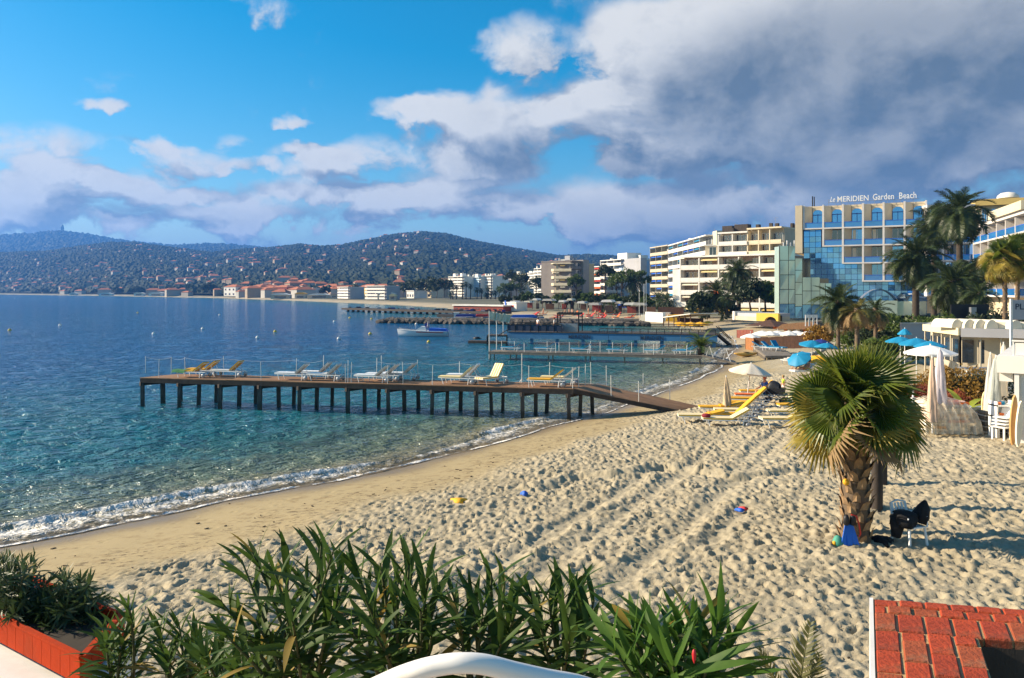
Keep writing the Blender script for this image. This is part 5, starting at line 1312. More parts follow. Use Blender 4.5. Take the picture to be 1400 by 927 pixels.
def frond_mesh(name, droop, m, nl=24, wid=.30, seed=0):
    r = random.Random(seed); b = MB(); n = 12; pts = []; x = z = 0; a = 0
    for i in range(n + 1):
        pts.append(V(x, 0, z)); a -= droop / n * (1 + 1.2 * i / n); x += math.cos(a) / n; z += math.sin(a) / n
    b.tube(pts[:-1] + [pts[-1]], [.013 * (1 - .85 * i / n) for i in range(n + 1)], 4, False)
    vs, fs = [], []
    for s in (-1, 1):
        for j in range(nl):
            t = .13 + .87 * (j + r.random() * .6) / nl; f = t * n; i = min(n - 1, int(f)); p = pts[i].lerp(pts[i + 1], f - i); d = (pts[i + 1] - pts[i]).normalized()
            L = wid * (math.sin(math.pi * min(1, .12 + t * .85)) ** .7) * r.uniform(.85, 1.1); up = V(-d.z, 0, d.x)
            dv = (d * .62 + V(0, s, 0) * .75 + up * r.uniform(.12, .36)).normalized(); w = d * .016; md = p + dv * L * .5; tp = p + dv * L + V(0, 0, -L * r.uniform(.1, .4))
            o = len(vs); vs += [p - w, p + w, md + w * .9, md - w * .9, tp]; fs += [(o, o + 1, o + 2, o + 3), (o + 3, o + 2, o + 4)]
    b.add(vs, fs); return b.mesh(name, m)
FRONDS = {}
def fronds(m):
    if m.name not in FRONDS: FRONDS[m.name] = [frond_mesh('frond', d, m, seed=i) for i, d in enumerate((.5, .8, 1.05, 1.35, .95, .65))]
    return FRONDS[m.name]
def palm_trunk(t, h, r0, r1, m, lean=(0, 0), rings=True):
    n = max(10, int(h * 4)); prof = []
    for i in range(n + 1):
        f = i / n; prof.append(((r0 + (r1 - r0) * min(1, f * 1.3)) * (1 + (.07 if i % 2 else -.05) * rings) * (1.25 if f < .02 else 1), h * f))
    b = MB(); b.lathe(prof, 10); b.v = [(x + lean[0] * (z / h) ** 1.6, y + lean[1] * (z / h) ** 1.6, z) for x, y, z in b.v]; b.build('trunk', m, t)
def feather_palm(label, base, zc, fl, n=44, r0=.3, r1=.24, m=None, tm=None, lo=-48, lean=(0, 0), seed=1, dead=0, dates=False, name='date_palm', group=None):
    t = thing(name, label, 'palm tree', tuple(base), 0, group); r = random.Random(seed); h = zc - base[2]
    palm_trunk(t, h, r0, r1, tm or BARKD, lean); fm = fronds(m or PALML)
    for i in range(n):
        f = (i + .5) / n; el = 84 - (84 - lo) * f ** .85 + r.uniform(-7, 7); az = i * 2.39996 + r.uniform(-.2, .2); L = fl * r.uniform(.85, 1.08) * (.72 + .28 * min(1, f * 3))
        me = fm[0] if f < .2 else fm[r.randrange(1, 6)]
        if dead and f > 1 - dead: me = fronds(DEADL)[r.randrange(1, 6)]
        put(me, 'frond', t, M=Matrix.Translation((lean[0], lean[1], h)) @ Matrix.Rotation(az, 4, 'Z') @ Matrix.Rotation(-R(el), 4, 'Y') @ Matrix.Rotation(r.uniform(-.5, .5), 4, 'X') @ Matrix.Scale(L, 4))
    MB().lathe([(r1 * 1.0, -.5), (r1 * 1.7, -.15), (r1 * 1.5, .2), (0, .45)], 10, c=(lean[0], lean[1], h)).build('crown_shaft', tm or BARKD, t)
    if dates:
        b = MB()
        for i in range(9):
            az = i * .7; b.tube([(0, 0, h), (.5 * math.cos(az), .5 * math.sin(az), h + .15), (.9 * math.cos(az), .9 * math.sin(az), h - .35)], [.04, .1, .16], 5)
        b.build('date_cluster', ORANGEC, t)
    return t
def fan_mesh(name, m, nseg=36, spread=2.5, droop=.25, seed=0):
    r = random.Random(seed); vs, fs, tips = [], [], []
    for i in range(nseg):
        a0 = -spread + 2 * spread * i / nseg; a1 = -spread + 2 * spread * (i + 1) / nseg; ac = (a0 + a1) / 2; Lr = (.80 + .2 * math.cos(ac * .55)) * r.uniform(.93, 1.05)
        def pt(a, rr, z): return (rr * math.cos(a), rr * math.sin(a), z - droop * rr * rr * .55 + .05 * abs(math.sin(a)) * rr)
        o = len(vs); md = .60 * Lr
        vs += [(0, 0, 0), pt(a0, md, -.012), pt(a1, md, -.012), pt(ac, md, .022), pt(ac + r.uniform(-.03, .03), Lr, -droop * r.uniform(.15, .75))]; tips += [0, .55, .55, .55, 1]
        fs += [(o, o + 1, o + 3), (o, o + 3, o + 2), (o + 1, o + 4, o + 3), (o + 3, o + 4, o + 2)]
    b = MB(); b.add([(x + .0, y, z) for x, y, z in vs], fs); b.smooth = [False] * len(b.f); me = b.mesh(name, m); attr(me, 'tip', tips); return me
FANS = {}
def fans(m):
    if m.name not in FANS: FANS[m.name] = [fan_mesh('fan_leaf', m, 36, 2.3 + .25 * (i % 3), .06 + .13 * i, i) for i in range(5)]
    return FANS[m.name]
def petiole_mesh():
    b = MB(); b.tube([(0, 0, 0), (.5, 0, .03), (1, 0, 0)], [.024, .017, .012], 5); return b.mesh('petiole', SHRUBL)
PETI = petiole_mesh()
def fan_palm(label, base, zc, pet, fr, n=46, r0=.3, r1=.26, lo=-62, dry=.25, seed=3, stubs=0, lean=(0, 0), tm=None, group=None, skirt_m=None):
    t = thing('fan_palm', label, 'palm tree', tuple(base), 0, group); r = random.Random(seed); h = zc - base[2]; palm_trunk(t, h, r0, r1, tm or BARK, lean)
    for i in range(n):
        f = (i + .5) / n; el = R(86 - (86 - lo) * f ** .9 + r.uniform(-8, 8)); az = i * 2.39996 + r.uniform(-.25, .25); p = pet * r.uniform(.75, 1.1) * (.7 + .3 * min(1, f * 2.5)); R_ = fr * r.uniform(.85, 1.08)
        M = Matrix.Translation((lean[0], lean[1], h - .1 - .35 * f)) @ Matrix.Rotation(az, 4, 'Z') @ Matrix.Rotation(-el, 4, 'Y')
        dryf = f > 1 - dry * .4 and r.random() < .6; yel = f > 1 - dry * 1.6 and r.random() < .5
        m = (skirt_m or DEADL) if dryf else FANY if yel else FANL
        lf = put(fans(m)[r.randrange(5) if f > .25 else 0], 'fan_leaf', t, M=M @ Matrix.Translation((p, 0, 0)) @ Matrix.Rotation(R(r.uniform(-2, 16)) + f * R(14), 4, 'Y') @ Matrix.Rotation(r.uniform(-1.0, 1.0), 4, 'X') @ Matrix.Scale(R_, 4))
        put(PETI, 'petiole', t, M=M @ Matrix.Diagonal((p, 1, 1, 1)))
    if stubs:
        b = MB(); b.add([(-.09, 0, 0), (.09, 0, 0), (.075, .05, .16), (0, .13, .27), (-.075, .05, .16), (0, .06, .04), (0, .07, .17)], [(0, 1, 5), (1, 2, 6, 5), (0, 5, 6, 4), (2, 3, 6), (3, 4, 6)]); sm = b.mesh('leaf_base', STUBC)
        for i in range(stubs):
            f = (i + .5) / stubs; z = .1 + (h - .35) * f; az = i * 2.39996; rr = r0 + (r1 - r0) * min(1, f * 1.3) - .02
            put(sm, 'leaf_base', t, M=Matrix.Translation((lean[0] * (z / h) ** 1.6 + rr * math.cos(az), lean[1] * (z / h) ** 1.6 + rr * math.sin(az), z)) @ Matrix.Rotation(az - R(90), 4, 'Z') @ Matrix.Rotation(R(r.uniform(-14, 4)), 4, 'X') @ Matrix.Scale(r.uniform(.9, 1.25), 4))
    return t
def leaf_cloud(name, C, rad, nper, size, m, parent=None, seed=1, aspect=.45, flat=.8):
    rs = np.random.RandomState(seed); C = np.asarray(C, float); rad = np.asarray(rad, float); k_ = len(C); n = k_ * nper
    d = rs.normal(size=(n, 3)); d /= np.linalg.norm(d, axis=1, keepdims=True); ci = np.repeat(np.arange(k_), nper)
    p = C[ci] + d * (rad[ci] * rs.uniform(.35, 1.05, n) ** .6)[:, None] * np.array([1, 1, flat])
    a = d * .7 + rs.normal(size=(n, 3)) * .6; a /= np.linalg.norm(a, axis=1, keepdims=True); b = np.cross(a, rs.normal(size=(n, 3))); b /= np.linalg.norm(b, axis=1, keepdims=True)
    s = size * rs.uniform(.6, 1.3, n)[:, None]; a = a * s; b = b * s * aspect
    vv = np.stack([p - a * .5, p + b * .5, p + a * .5, p - b * .5], 1).reshape(-1, 3); ff = np.arange(4 * n).reshape(-1, 4)
    return put(np_mesh(name, vv, ff, m, False), name, parent)
def crown_clumps(rx, ry, rz, k_, seed, core=True):
    rs = np.random.RandomState(seed); d = rs.normal(size=(k_, 3)); d /= np.linalg.norm(d, axis=1, keepdims=True); d[:, 2] = np.abs(d[:, 2]) * 1.3 - .45
    f = rs.uniform(.45, 1.0, k_)[:, None]; C = d * f * np.array([rx, ry, rz]); rad = rs.uniform(.24, .42, k_) * (rx + rz) / 2; return C, rad
def tree(label, base, h, rx, rz, m, k_=26, nper=70, size=.5, seed=1, name='tree', trunk=.22, group=None, cat='tree', bm=None):
    t = thing(name, label, cat, tuple(base), 0, group); r = random.Random(seed); zc = h - rz
    C, rad = crown_clumps(rx, rx, rz, k_, seed); C = C + np.array([0, 0, zc])
    b = MB(); b.tube([(0, 0, 0), (.1 * rx * r.uniform(-1, 1), 0, zc * .5), (0, 0, max(zc, .3))], [trunk, trunk * .75, trunk * .5], 7)
    for i in range(0, k_, 3): b.tube([(0, 0, max(.2, zc * .6)), (C[i][0] * .5, C[i][1] * .5, (zc * .6 + C[i][2]) / 2 + .1), tuple(C[i])], [trunk * .4, trunk * .25, trunk * .1], 5)
    b.build('trunk', bm or WOODB, t); leaf_cloud('crown', C, rad, nper, size, m, t, seed + 1); return t
def shrub(label, base, h, rx, m, k_=14, nper=90, size=.22, seed=1, name='shrub', cat='shrub'):
    t = thing(name, label, cat, tuple(base)); rs = np.random.RandomState(seed); a = rs.uniform(0, 6.283, k_ + 8); q = rs.rand(k_ + 8) ** .5
    C = np.stack([np.cos(a) * q * rx * .85, np.sin(a) * q * rx * .85, rs.uniform(.12, .80, k_ + 8) * h * (1 - .45 * q ** 2)], 1)
    b = MB()
    for c in C[::2]: b.tube([(c[0] * .2, c[1] * .2, 0), (c[0] * .7, c[1] * .7, c[2] * .6), tuple(c)], [.05, .035, .015], 5)
    b.build('stems', WOODB, t); leaf_cloud('foliage', C, rs.uniform(.24, .36, k_ + 8) * (rx + h) / 2, nper, size, m, t, seed + 1, .4, .9); return t

# palms of the hotel garden (crown centre pixel, distance)
def fp(px, py, Y, zb=2.4): p = P(px, py, Y); return (p.x, p.y, zb), p.z
b_, z_ = fp(1312, 288, 100); feather_palm('tallest date palm, its dark crown above the hotel parapet', b_, z_, 4.6, 62, .42, .36, seed=2, lo=-58)
b_, z_ = fp(1277, 305, 112); feather_palm('tall date palm crown just behind the tallest one', b_, z_, 4.4, 54, .4, .34, seed=5, lo=-60)
b_, z_ = fp(1252, 350, 97); feather_palm('dark date palm lower than the tall pair, left of them, before the hotel bays', b_, z_, 4.6, 60, .42, .36, seed=7, lo=-52)
b_, z_ = fp(1303, 386, 90); feather_palm('short bushy date palm at the foot of the tallest one', b_, z_, 4.2, 62, .4, .34, seed=9, lo=-60, m=PALML)
b_, z_ = fp(1340, 402, 86); feather_palm('small thin palm under the hotel wing, right of the bushy one', b_, z_, 2.4, 34, .18, .15, seed=11)
b_, z_ = fp(1330, 372, 110); feather_palm('dark date palm half hidden behind the bushy short one', b_, z_, 3.8, 50, .36, .3, seed=12)
b_, z_ = fp(1146, 414, 64, 1.8); feather_palm('slender date palm with drooping fronds at the edge of the green glass annex', b_, z_, 2.55, 54, .17, .14, seed=13, lo=-55, tm=BARK, dead=.12)
b_, z_ = fp(1172, 425, 62, 1.8); feather_palm('squat palm with a few brown fronds right of the slender one', b_, z_, 1.7, 36, .2, .16, seed=14, tm=BARK, dead=.4, m=PALMW)
b_, z_ = fp(1197, 425, 66, 1.8); feather_palm('ragged palm with a straw-coloured skirt before the pavilion', b_, z_, 1.8, 36, .18, .14, seed=15, tm=BARK, dead=.3)
b_, z_ = fp(1010, 371, 155); feather_palm('tall date palm before the cream block, right of a close pair', b_, z_, 4.2, 52, .45, .38, seed=16, lo=-55)
b_, z_ = fp(1003, 379, 158); feather_palm('date palm partly hidden behind its taller twin before the cream block', b_, z_, 4.0, 44, .4, .34, seed=17, lo=-50)
b_, z_ = fp(979, 399, 145); feather_palm('shorter date palm with orange fruit clusters before the cream block', b_, z_, 3.6, 46, .42, .36, seed=18, lo=-55, dates=True)
b_, z_ = fp(994, 408, 140); feather_palm('small palm between the fruiting one and the tall pair', b_, z_, 2.2, 26, .2, .17, seed=19)
b_, z_ = fp(866, 386, 250); feather_palm('date palm rising over round green trees left of the blue-awning block', b_, z_, 4.2, 40, .45, .38, seed=20)
b_, z_ = fp(900, 409, 205); feather_palm('dense palm on the promenade, left of a close dark pair', b_, z_, 3.6, 40, .4, .35, seed=21, lo=-60)
b_, z_ = fp(912, 412, 200); feather_palm('dense dark palm right of its neighbour below the blue-awning block', b_, z_, 3.4, 40, .4, .35, seed=22, lo=-60)
b_, z_ = fp(823, 422, 200, 1.6); feather_palm('low brownish palm clump by the red loungers of the far beach', b_, z_, 3.0, 34, .4, .35, seed=23, dead=.3)
b_, z_ = fp(838, 424, 195, 1.6); feather_palm('second low palm of the brownish clump, on its right', b_, z_, 2.6, 30, .35, .3, seed=24, dead=.3)
b_, z_ = fp(1374, 352, 68, 1.7); fan_palm('tall fan palm with a speckled trunk and yellow skirt near the signboard', b_, z_, 1.2, 1.15, 46, .2, .17, -68, .45, 4, 40, skirt_m=FANY)
b_, z_ = fp(1391, 343, 72, 1.7); fan_palm('second tall fan palm, right of the yellow-skirted one at the edge', b_, z_, 1.2, 1.15, 42, .2, .17, -60, .25, 6, 40, skirt_m=FANY)
# crown of the little pot palm on the low pier
for i in range(16): put(fronds(SHRUBL)[i % 6], 'frond', LOWPOT, M=Matrix.Translation((0, 0, .6)) @ Matrix.Rotation(i * 2.4, 4, 'Z') @ Matrix.Rotation(-R(82 - i * 2.6), 4, 'Y') @ Matrix.Scale(2.0 - .03 * i, 4))
# the foreground fan palm on the sand
PB = G(1170, 742)
BIGPALM = fan_palm('big bushy fan palm standing on the sand in front, with a scaly trunk', (PB.x, PB.y, PB.z - .12), 4.15, .80, .86, 58, .29, .25, -24, .30, 3, 84, lean=(.03, .05))
TR2 = thing('palm_stump', 'darker second palm trunk leaning right behind the big fan palm', 'palm tree', (PB.x + .22, PB.y + .75, PB.z - .1)); palm_trunk(TR2, 2.3, .2, .17, BARKD, (.25, .1))
# palm avenue on the far promenade
def far_palm(px, py, Y, rad, label='palm of the avenue before the far apartment row', fan=True, grp='palms along the far promenade'):
    zb = 2.4; zc = z_at(py, Y); t = thing('avenue_palm', label, 'palm tree', (PX(px, Y), Y, zb), 0, grp); MB().tube([(0, 0, 0), (.15, 0, (zc - zb) * .5), (0, 0, zc - zb)], [.32, .24, .24], 6).build('trunk', BARKD, t)
    me = fronds(PALML); b = []
    vs, fs = [], []
    for i in range(26):
        M = Matrix.Translation((0, 0, zc - zb)) @ Matrix.Rotation(i * 2.4, 4, 'Z') @ Matrix.Rotation(-R(80 - 4.8 * i), 4, 'Y') @ Matrix.Scale(rad, 4); src = me[i % 6]; o = len(vs)
        vs += [tuple(M @ v.co) for v in src.vertices]; fs += [tuple(k_ + o for k_ in p.vertices) for p in src.polygons]
    MB().add(vs, fs).build('crown', PALML, t)
for px, py in ((619, 392), (624, 392), (632, 390), (637, 388), (643, 391), (652, 396), (658, 397), (667, 394), (671, 401), (677, 400), (682, 396), (690, 398), (697, 402), (711, 396), (616, 402), (665, 403)):
    far_palm(px, py, 400, 2.1)
for i, (px, h, rx, Y, m, lab) in enumerate([(699, 15, 3.6, 395, TREED, 'dark tree among the avenue palms, tallest of its group'), (706, 11, 4.5, 390, TREEL, 'olive-green spreading tree right of the avenue palms'), (713, 14, 4.2, 385, TREED, 'dark rounded tree just left of the ochre round block'), (733, 12, 4.5, 375, TREED, 'dark pine by the ochre round block'), (692, 9, 4, 388, TREEL, 'olive-green tree low among the avenue palms'),
        (788, 11, 3.4, 300, TREEL, 'round green tree in front of the darkened flank of the ochre block'), (828, 14, 3.2, 275, TREED, 'dark narrow tree before the white-balconied block'), (851, 12, 4.2, 250, TREEL, 'bright round green tree below the blank grey wall'), (875, 11.5, 3.4, 262, TREEL, 'green tree to the right of the date palm by the blank grey wall'), (843, 10, 3, 255, TREEL, 'smaller bright green tree left of the round one'),
        (985, 4.5, 4, 150, TREED, 'dark bush mass under the twin palms'), (957, 4.2, 2.4, 140, TREED, 'dark shrubby tree beside the yellow awnings'), (1027, 7, 3.4, 150, TREED, 'dark tree at the right foot of the cream block'), (1047, 6.5, 3, 150, TREEL, 'green tree between the cream block and the green glass')]):
    tree(lab, (PX(px, Y), Y, 2.2), h, rx, rx * .9, m, 22, 60, .9, 60 + i)
for i, (px, py, h, rx, Y, m) in enumerate([(552, 0, 11, 6, 520, TREED), (572, 0, 12, 8, 500, TREED), (585, 0, 13, 7, 470, TREED), (597, 0, 13, 7, 450, TREED), (607, 0, 12, 6, 440, TREED), (483, 0, 9, 6, 560, TREED), (434, 0, 8, 5, 640, TREED), (446, 0, 8, 5, 630, TREED), (536, 0, 9, 5, 540, TREED), (160, 0, 10, 9, 1200, TREED), (190, 0, 12, 10, 1150, TREED), (235, 0, 11, 10, 1050, TREED), (260, 0, 12, 10, 1000, TREED), (285, 0, 13, 10, 900, TREED), (110, 0, 9, 9, 1300, TREED), (60, 0, 9, 10, 1500, TREED), (212, 0, 10, 9, 1100, TREED), (136, 0, 9, 9, 1250, TREED), (355, 0, 7, 5, 745, TREED), (400, 0, 8, 5, 690, TREED)]):
    tree('dark tree of the belt along the far shore', (PX(px, Y), Y, 2.5), h, rx, h * .42, m, 16, 40, 1.8 if Y < 700 else 3.2, 90 + i, group='dark trees along the far shore')
# garden hedge and shrubs below the hotel
for i, (px, py, Y, h, rx, m, lab) in enumerate([(1172, 447, 72, 2.2, 2.0, SHRUBL, 'pale green shrub below the squat palms'), (1192, 447, 70, 1.9, 1.9, TREED, 'dark shrub beneath the straw-skirted palm'), (1216, 446, 76, 2.9, 2.3, SHRUBL, 'light green hedge bush at the left end of the hotel hedge'), (1236, 447, 76, 2.9, 2.3, TREEL, 'mid-green hedge bush, second along the hotel hedge'), (1256, 447, 76, 3.0, 2.4, SHRUBL, 'bright green hedge bush in the middle of the hotel hedge'), (1275, 447, 77, 2.8, 2.3, TREEL, 'mid-green hedge bush before the dark palm trunk'), (1293, 448, 78, 2.7, 2.2, SHRUBL, 'green hedge bush under the bushy short palm'), (1316, 449, 80, 2.6, 2.4, TREED, 'dark hedge bush right of the tallest palm'), (1340, 450, 80, 2.8, 2.6, TREED, 'dark shrub behind the arched awnings'), (1368, 446, 82, 3.2, 2.6, TREED, 'dark shrub under the fan palms'),
        (1205, 452, 60, 1.6, 1.5, SHRUBL, 'spiky light green shrub beside the turquoise parasols'), (1258, 455, 58, 1.5, 1.3, TREED, 'small dark shrub left of the flat-roofed hut'), (1120, 452, 78, 1.6, 1.4, SHRUBO, 'rusty low shrub by the beach bar')]):
    q = P(px, py, Y); shrub(lab, (q.x, Y, 1.75), h, rx, m, 16, 110, .34, 120 + i)
# ================================================================ THINGS ON THE BEACH
def gp(px, py, dz=0.0): q = G(px, py); return (q.x, q.y, q.z + dz)
# ---- near row of yellow loungers, running up the beach
def lerp_px(a, b, f): return (a[0] + (b[0] - a[0]) * f, a[1] + (b[1] - a[1]) * f)
row = [('nearest yellow lounger of the long row, a dark red cushion at its foot', STRIPE), ('second yellow lounger of the long row, beside the folded parasol', YEL), ('third yellow lounger of the long row from the near end', STRIPE), ('fourth yellow lounger of the long row from the near end', YEL),
       ('fifth yellow lounger of the long row, backrest up', YEL), ('sixth yellow lounger of the long row, towards the pram', YEL), ('seventh yellow lounger of the long row, close to the person in blue', ORANGEC), ('farthest yellow lounger of the long row, beyond the pram', YEL)]
ROWP = []
for i, (lab, m) in enumerate(row):
    f = i / 7; q = G(*lerp_px((993, 583), (1037, 543), f ** .92)); ROWP.append(q)
    lounger(lab, (q.x, q.y, q.z - .02), R(-6 + rnd.uniform(-4, 4)), 44 if i else 30, m, YEL if i else STRIPE, group='yellow loungers in the long row on the sand')
q = ROWP[0]; o = MB().lathe([(0, 0), (.16, .01), (.2, .08), (.14, .15), (0, .16)], 12).build('cushion', mat('dark_red_cloth', (.22, .02, .03), .9, .2, 4), loc=(q.x - .85, q.y, q.z + .38)); tag(o, 'dark red rolled cushion on the foot of the nearest yellow lounger', 'cushion')
for px, py, lab, m in ((958, 578, 'low yellow lounger seaward of the long row, near the gangway foot', STRIPE), (985, 566, 'yellow lounger seaward of the row, by the folded parasol base', YEL)):
    q = G(px, py); lounger(lab, (q.x, q.y, q.z - .02), R(-4), 14, m, YEL)
for px, py, lab, m, a in ((1073, 583, 'striped yellow lounger nearest in the group left of the big palm', STRIPE, 24), (1081, 572, 'striped yellow lounger, second in the group left of the big palm', STRIPE, 24), (1092, 563, 'orange-yellow lounger third in the group left of the big palm', YEL, 28), (1108, 553, 'striped yellow lounger fourth back, half behind the big palm leaves', STRIPE, 26), (1112, 543, 'striped yellow lounger farthest back beside the big palm leaves', STRIPE, 26)):
    q = G(px, py); lounger(lab, (q.x, q.y, q.z - .02), R(2 + rnd.uniform(-3, 3)), a, m, m)
# ---- parasols of the near beach
CREAMP = mat('off_white_parasol', (.74, .64, .50), .75, .08, 1.2, dirt=(.60, .48, .34), dirt_amt=.4)
q = G(1021, 548); parasol('off-white open parasol standing alone near the long lounger row', (q.x, q.y, q.z), 1.12, 2.0, CREAMP, .42, tilt=(.05, .10))
q = G(995, 566); closed_parasol('beige folded parasol stuck in the sand beside the long row', (q.x, q.y, q.z), 1.75, mat('beige_canvas', (.50, .38, .24), .8, .12, 3), .17, (.02, -.05), foot=.35)
# ---- people by the row
q = G(1045, 547)
person('person in blue top and red-orange cap sitting beside the pram', (q.x, q.y, q.z), R(200), SIT, BLUEC, NAVY, mat('red_orange_cap', (.6, .10, .03), .8, .1, 4))
st = thing('beach_stool', 'small blue folding stool under the seated person in blue', 'stool', (q.x, q.y, q.z)); MB().box(0, 0, .33, .42, .42, .05).build('seat', TURQ, st)
for a, b_ in (((-.2, -.2, .0), (.2, -.2, .33)), ((.2, -.2, 0), (-.2, -.2, .33)), ((-.2, .2, 0), (.2, .2, .33)), ((.2, .2, 0), (-.2, .2, .33))): MB().tube([a, b_], .014, 5).build('leg', STEEL, st)
def pram(loc, rz):
    t = thing('pram', 'black hooded pram standing on the sand by the seated person', 'pram', loc, rz)
    b = MB(); n, k_ = 8, 9; vs = [(.36 * math.cos(math.pi * j / (k_ - 1)) * math.cos(i / (n - 1) * 1.9 - .3) if 0 else -.08 + .40 * math.sin(i / (n - 1) * 2.2 - .4), .27 * math.cos(math.pi * j / (k_ - 1)), .75 + .40 * math.sin(math.pi * j / (k_ - 1)) * math.cos(i / (n - 1) * 2.2 - .9)) for i in range(n) for j in range(k_)]
    b.add(vs, [(i * k_ + j, i * k_ + j + 1, (i + 1) * k_ + j + 1, (i + 1) * k_ + j) for i in range(n - 1) for j in range(k_ - 1)], True); b.build('hood', BLACK, t)
    MB().prism([(-.42, .48), (.42, .44), (.5, .78), (-.48, .78)], -.26, .26).build('carry_cot', BLACK, t)
    b = MB()
    for s in (-.27, .27): b.tube([(-.38, s, .15), (.2, s, .5), (.75, s, 1.0)], .018, 6); b.tube([(.38, s, .15), (-.2, s, .5)], .018, 6)
    b.tube([(.75, -.27, 1.0), (.75, .27, 1.0)], .02, 6); b.build('frame', STEEL, t)
    for x in (-.38, .38):
        for s in (-.3, .3): MB().lathe([(.03, -.025), (.135, -.025), (.15, 0), (.135, .025), (.03, .025)], 14, M=Matrix.Translation((x, s, .15)) @ Matrix.Rotation(R(90), 4, 'X')).build('wheel', BLACK, t)
q = G(1060, 551); pram((q.x, q.y, q.z), R(150))
q = G(1071, 540); person('child in a lime-yellow shirt beside the pram', (q.x, q.y, q.z), R(190), STAND, mat('lime_cloth', (.42, .55, .05), .8, .1, 4), WCAN, mat('fair_hair', (.35, .22, .07), .8, .2, 8), sc=.62)
q = G(1099, 513); person('tanned person in orange swimwear reclining under the yellow parasol', (q.x, q.y, q.z), R(20), RECL, None, ORANGEC, BLACK)
lounger('pale lounger carrying the reclining person in orange', (q.x, q.y, q.z - .02), R(20), 35, WCAN, WCAN)
q = G(1093, 505); person('person in dark blue sitting beside the turquoise parasol', (q.x, q.y, q.z), R(160), SIT, NAVY, NAVY, BLACK)
st2 = MB().lathe([(.2, 0), (.22, .3), (.2, .36), (0, .37)], 10).build('beach_pouffe', YELP, loc=(q.x, q.y, q.z)); tag(st2, 'small pale round pouffe under the person in dark blue', 'stool')
# tilted bright parasols beyond the palm
for px, py, top, rad, m, lab, tl in ((1101, 512, 478, 0.85, TURQ, 'tilted turquoise parasol shading a lounger left of the big palm', (.35, -.5)), (1119, 510, 484, .8, YEL, 'bright yellow parasol half hidden by the big palm leaves', (.3, -.2)), (1108, 498, 464, 1.15, TURQ, 'turquoise parasol over the grey lounger row, leftmost of two', (.1, .1)), (1121, 495, 463, .95, NAVY, 'navy blue parasol behind the turquoise one', (0, .1)), (1129, 499, 468, .95, TURQ, 'turquoise parasol right of the navy one, behind palm leaves', (0, .1))):
    q = G(px, py); parasol(lab, (q.x, q.y, q.z), rad, (py - top) / F * q.y * .98, m, .36, tilt=tl)
# grey loungers in a tight row
for i in range(8):
    q = G(1083 + i * 4.6, 499 - i * 1.4); lounger('grey slatted lounger, number %s from the left in the tight row by the dark fence' % ('one', 'two', 'three', 'four', 'five', 'six', 'seven', 'eight')[i], (q.x, q.y, q.z), R(-65), 28, GREYC, GREYC, STEEL, False, 'grey loungers in the tight row')
# ---- wooden platform with loungers, dark fence
def platform():
    t = thing('wooden_platform', 'low grey wooden platform on the sand with blue loungers on it', 'platform'); a, b_, c, d = G(1047, 493), G(1084, 489), G(1071, 480.5), G(1030, 481.5); z = a.z + .42
    N = 14
    for i in range(N):
        f0, f1 = (i + .03) / N, (i + .97) / N; p = [a.lerp(d, f0), b_.lerp(c, f0), b_.lerp(c, f1), a.lerp(d, f1)]; MB().slab([(q.x, q.y) for q in p], z - .05, z + rnd.uniform(0, .01)).build('board', GREYW, t)
    for u, v in ((a, b_), (d, a), (b_, c)):
        n = max(4, int((v - u).length / .35))
        MB().beam(V(u.x, u.y, z - .12), V(v.x, v.y, z - .12), .08, .14).build('edge_beam', GREYW, t)
        for i in range(n): q = u.lerp(v, (i + .5) / n); MB().box(q.x, q.y, z - .34, .10, .06, .40).build('skirt_slat', GREYW, t)
    for i, (f, g, lab) in enumerate(((.15, .65, 'blue lounger at the left of the wooden platform'), (.42, .55, 'blue lounger in the middle of the wooden platform, back up'), (.7, .6, 'blue lounger at the right of the wooden platform'))):
        q = a.lerp(b_, f).lerp(d.lerp(c, f), g); lounger(lab, (q.x, q.y, z + .012), R(160 - 25 * i), 30 + 8 * i, TURQ, TURQ, WPLAST, False)
platform()
def boarded_fence(label, pa, pb, h, n, m, name='board_fence', zoff=0):
    t = thing(name, label, 'fence'); a, b_ = G(*pa), G(*pb)
    for i in range(n):
        u, v = a.lerp(b_, i / n), a.lerp(b_, (i + .97) / n); MB().beam(V(u.x, u.y, u.z + h / 2 + zoff), V(v.x, v.y, v.z + h / 2 + zoff), .05, h + rnd.uniform(-.05, .05)).build('board', m, t)
    for i in range(0, n + 1, 3): u = a.lerp(b_, i / n); MB().box(u.x, u.y + .1, u.z + h / 2 + zoff, .1, .1, h).build('post', m, t)
    return t
boarded_fence('dark brown board fence behind the wooden platform', (1031, 479.5), (1112, 476), 1.35, 16, BROWNF)
boarded_fence('short orange-brown end panel at the left of the dark fence', (1020, 477.5), (1031, 479.8), 1.3, 3, mat('orange_timber', (.32, .13, .04), .8, .2, 4))
boarded_fence('low red-brown fence left of the white parasols', (1008, 462), (1030, 462.5), 1.1, 5, mat('red_timber', (.20, .055, .035), .8, .2, 4))
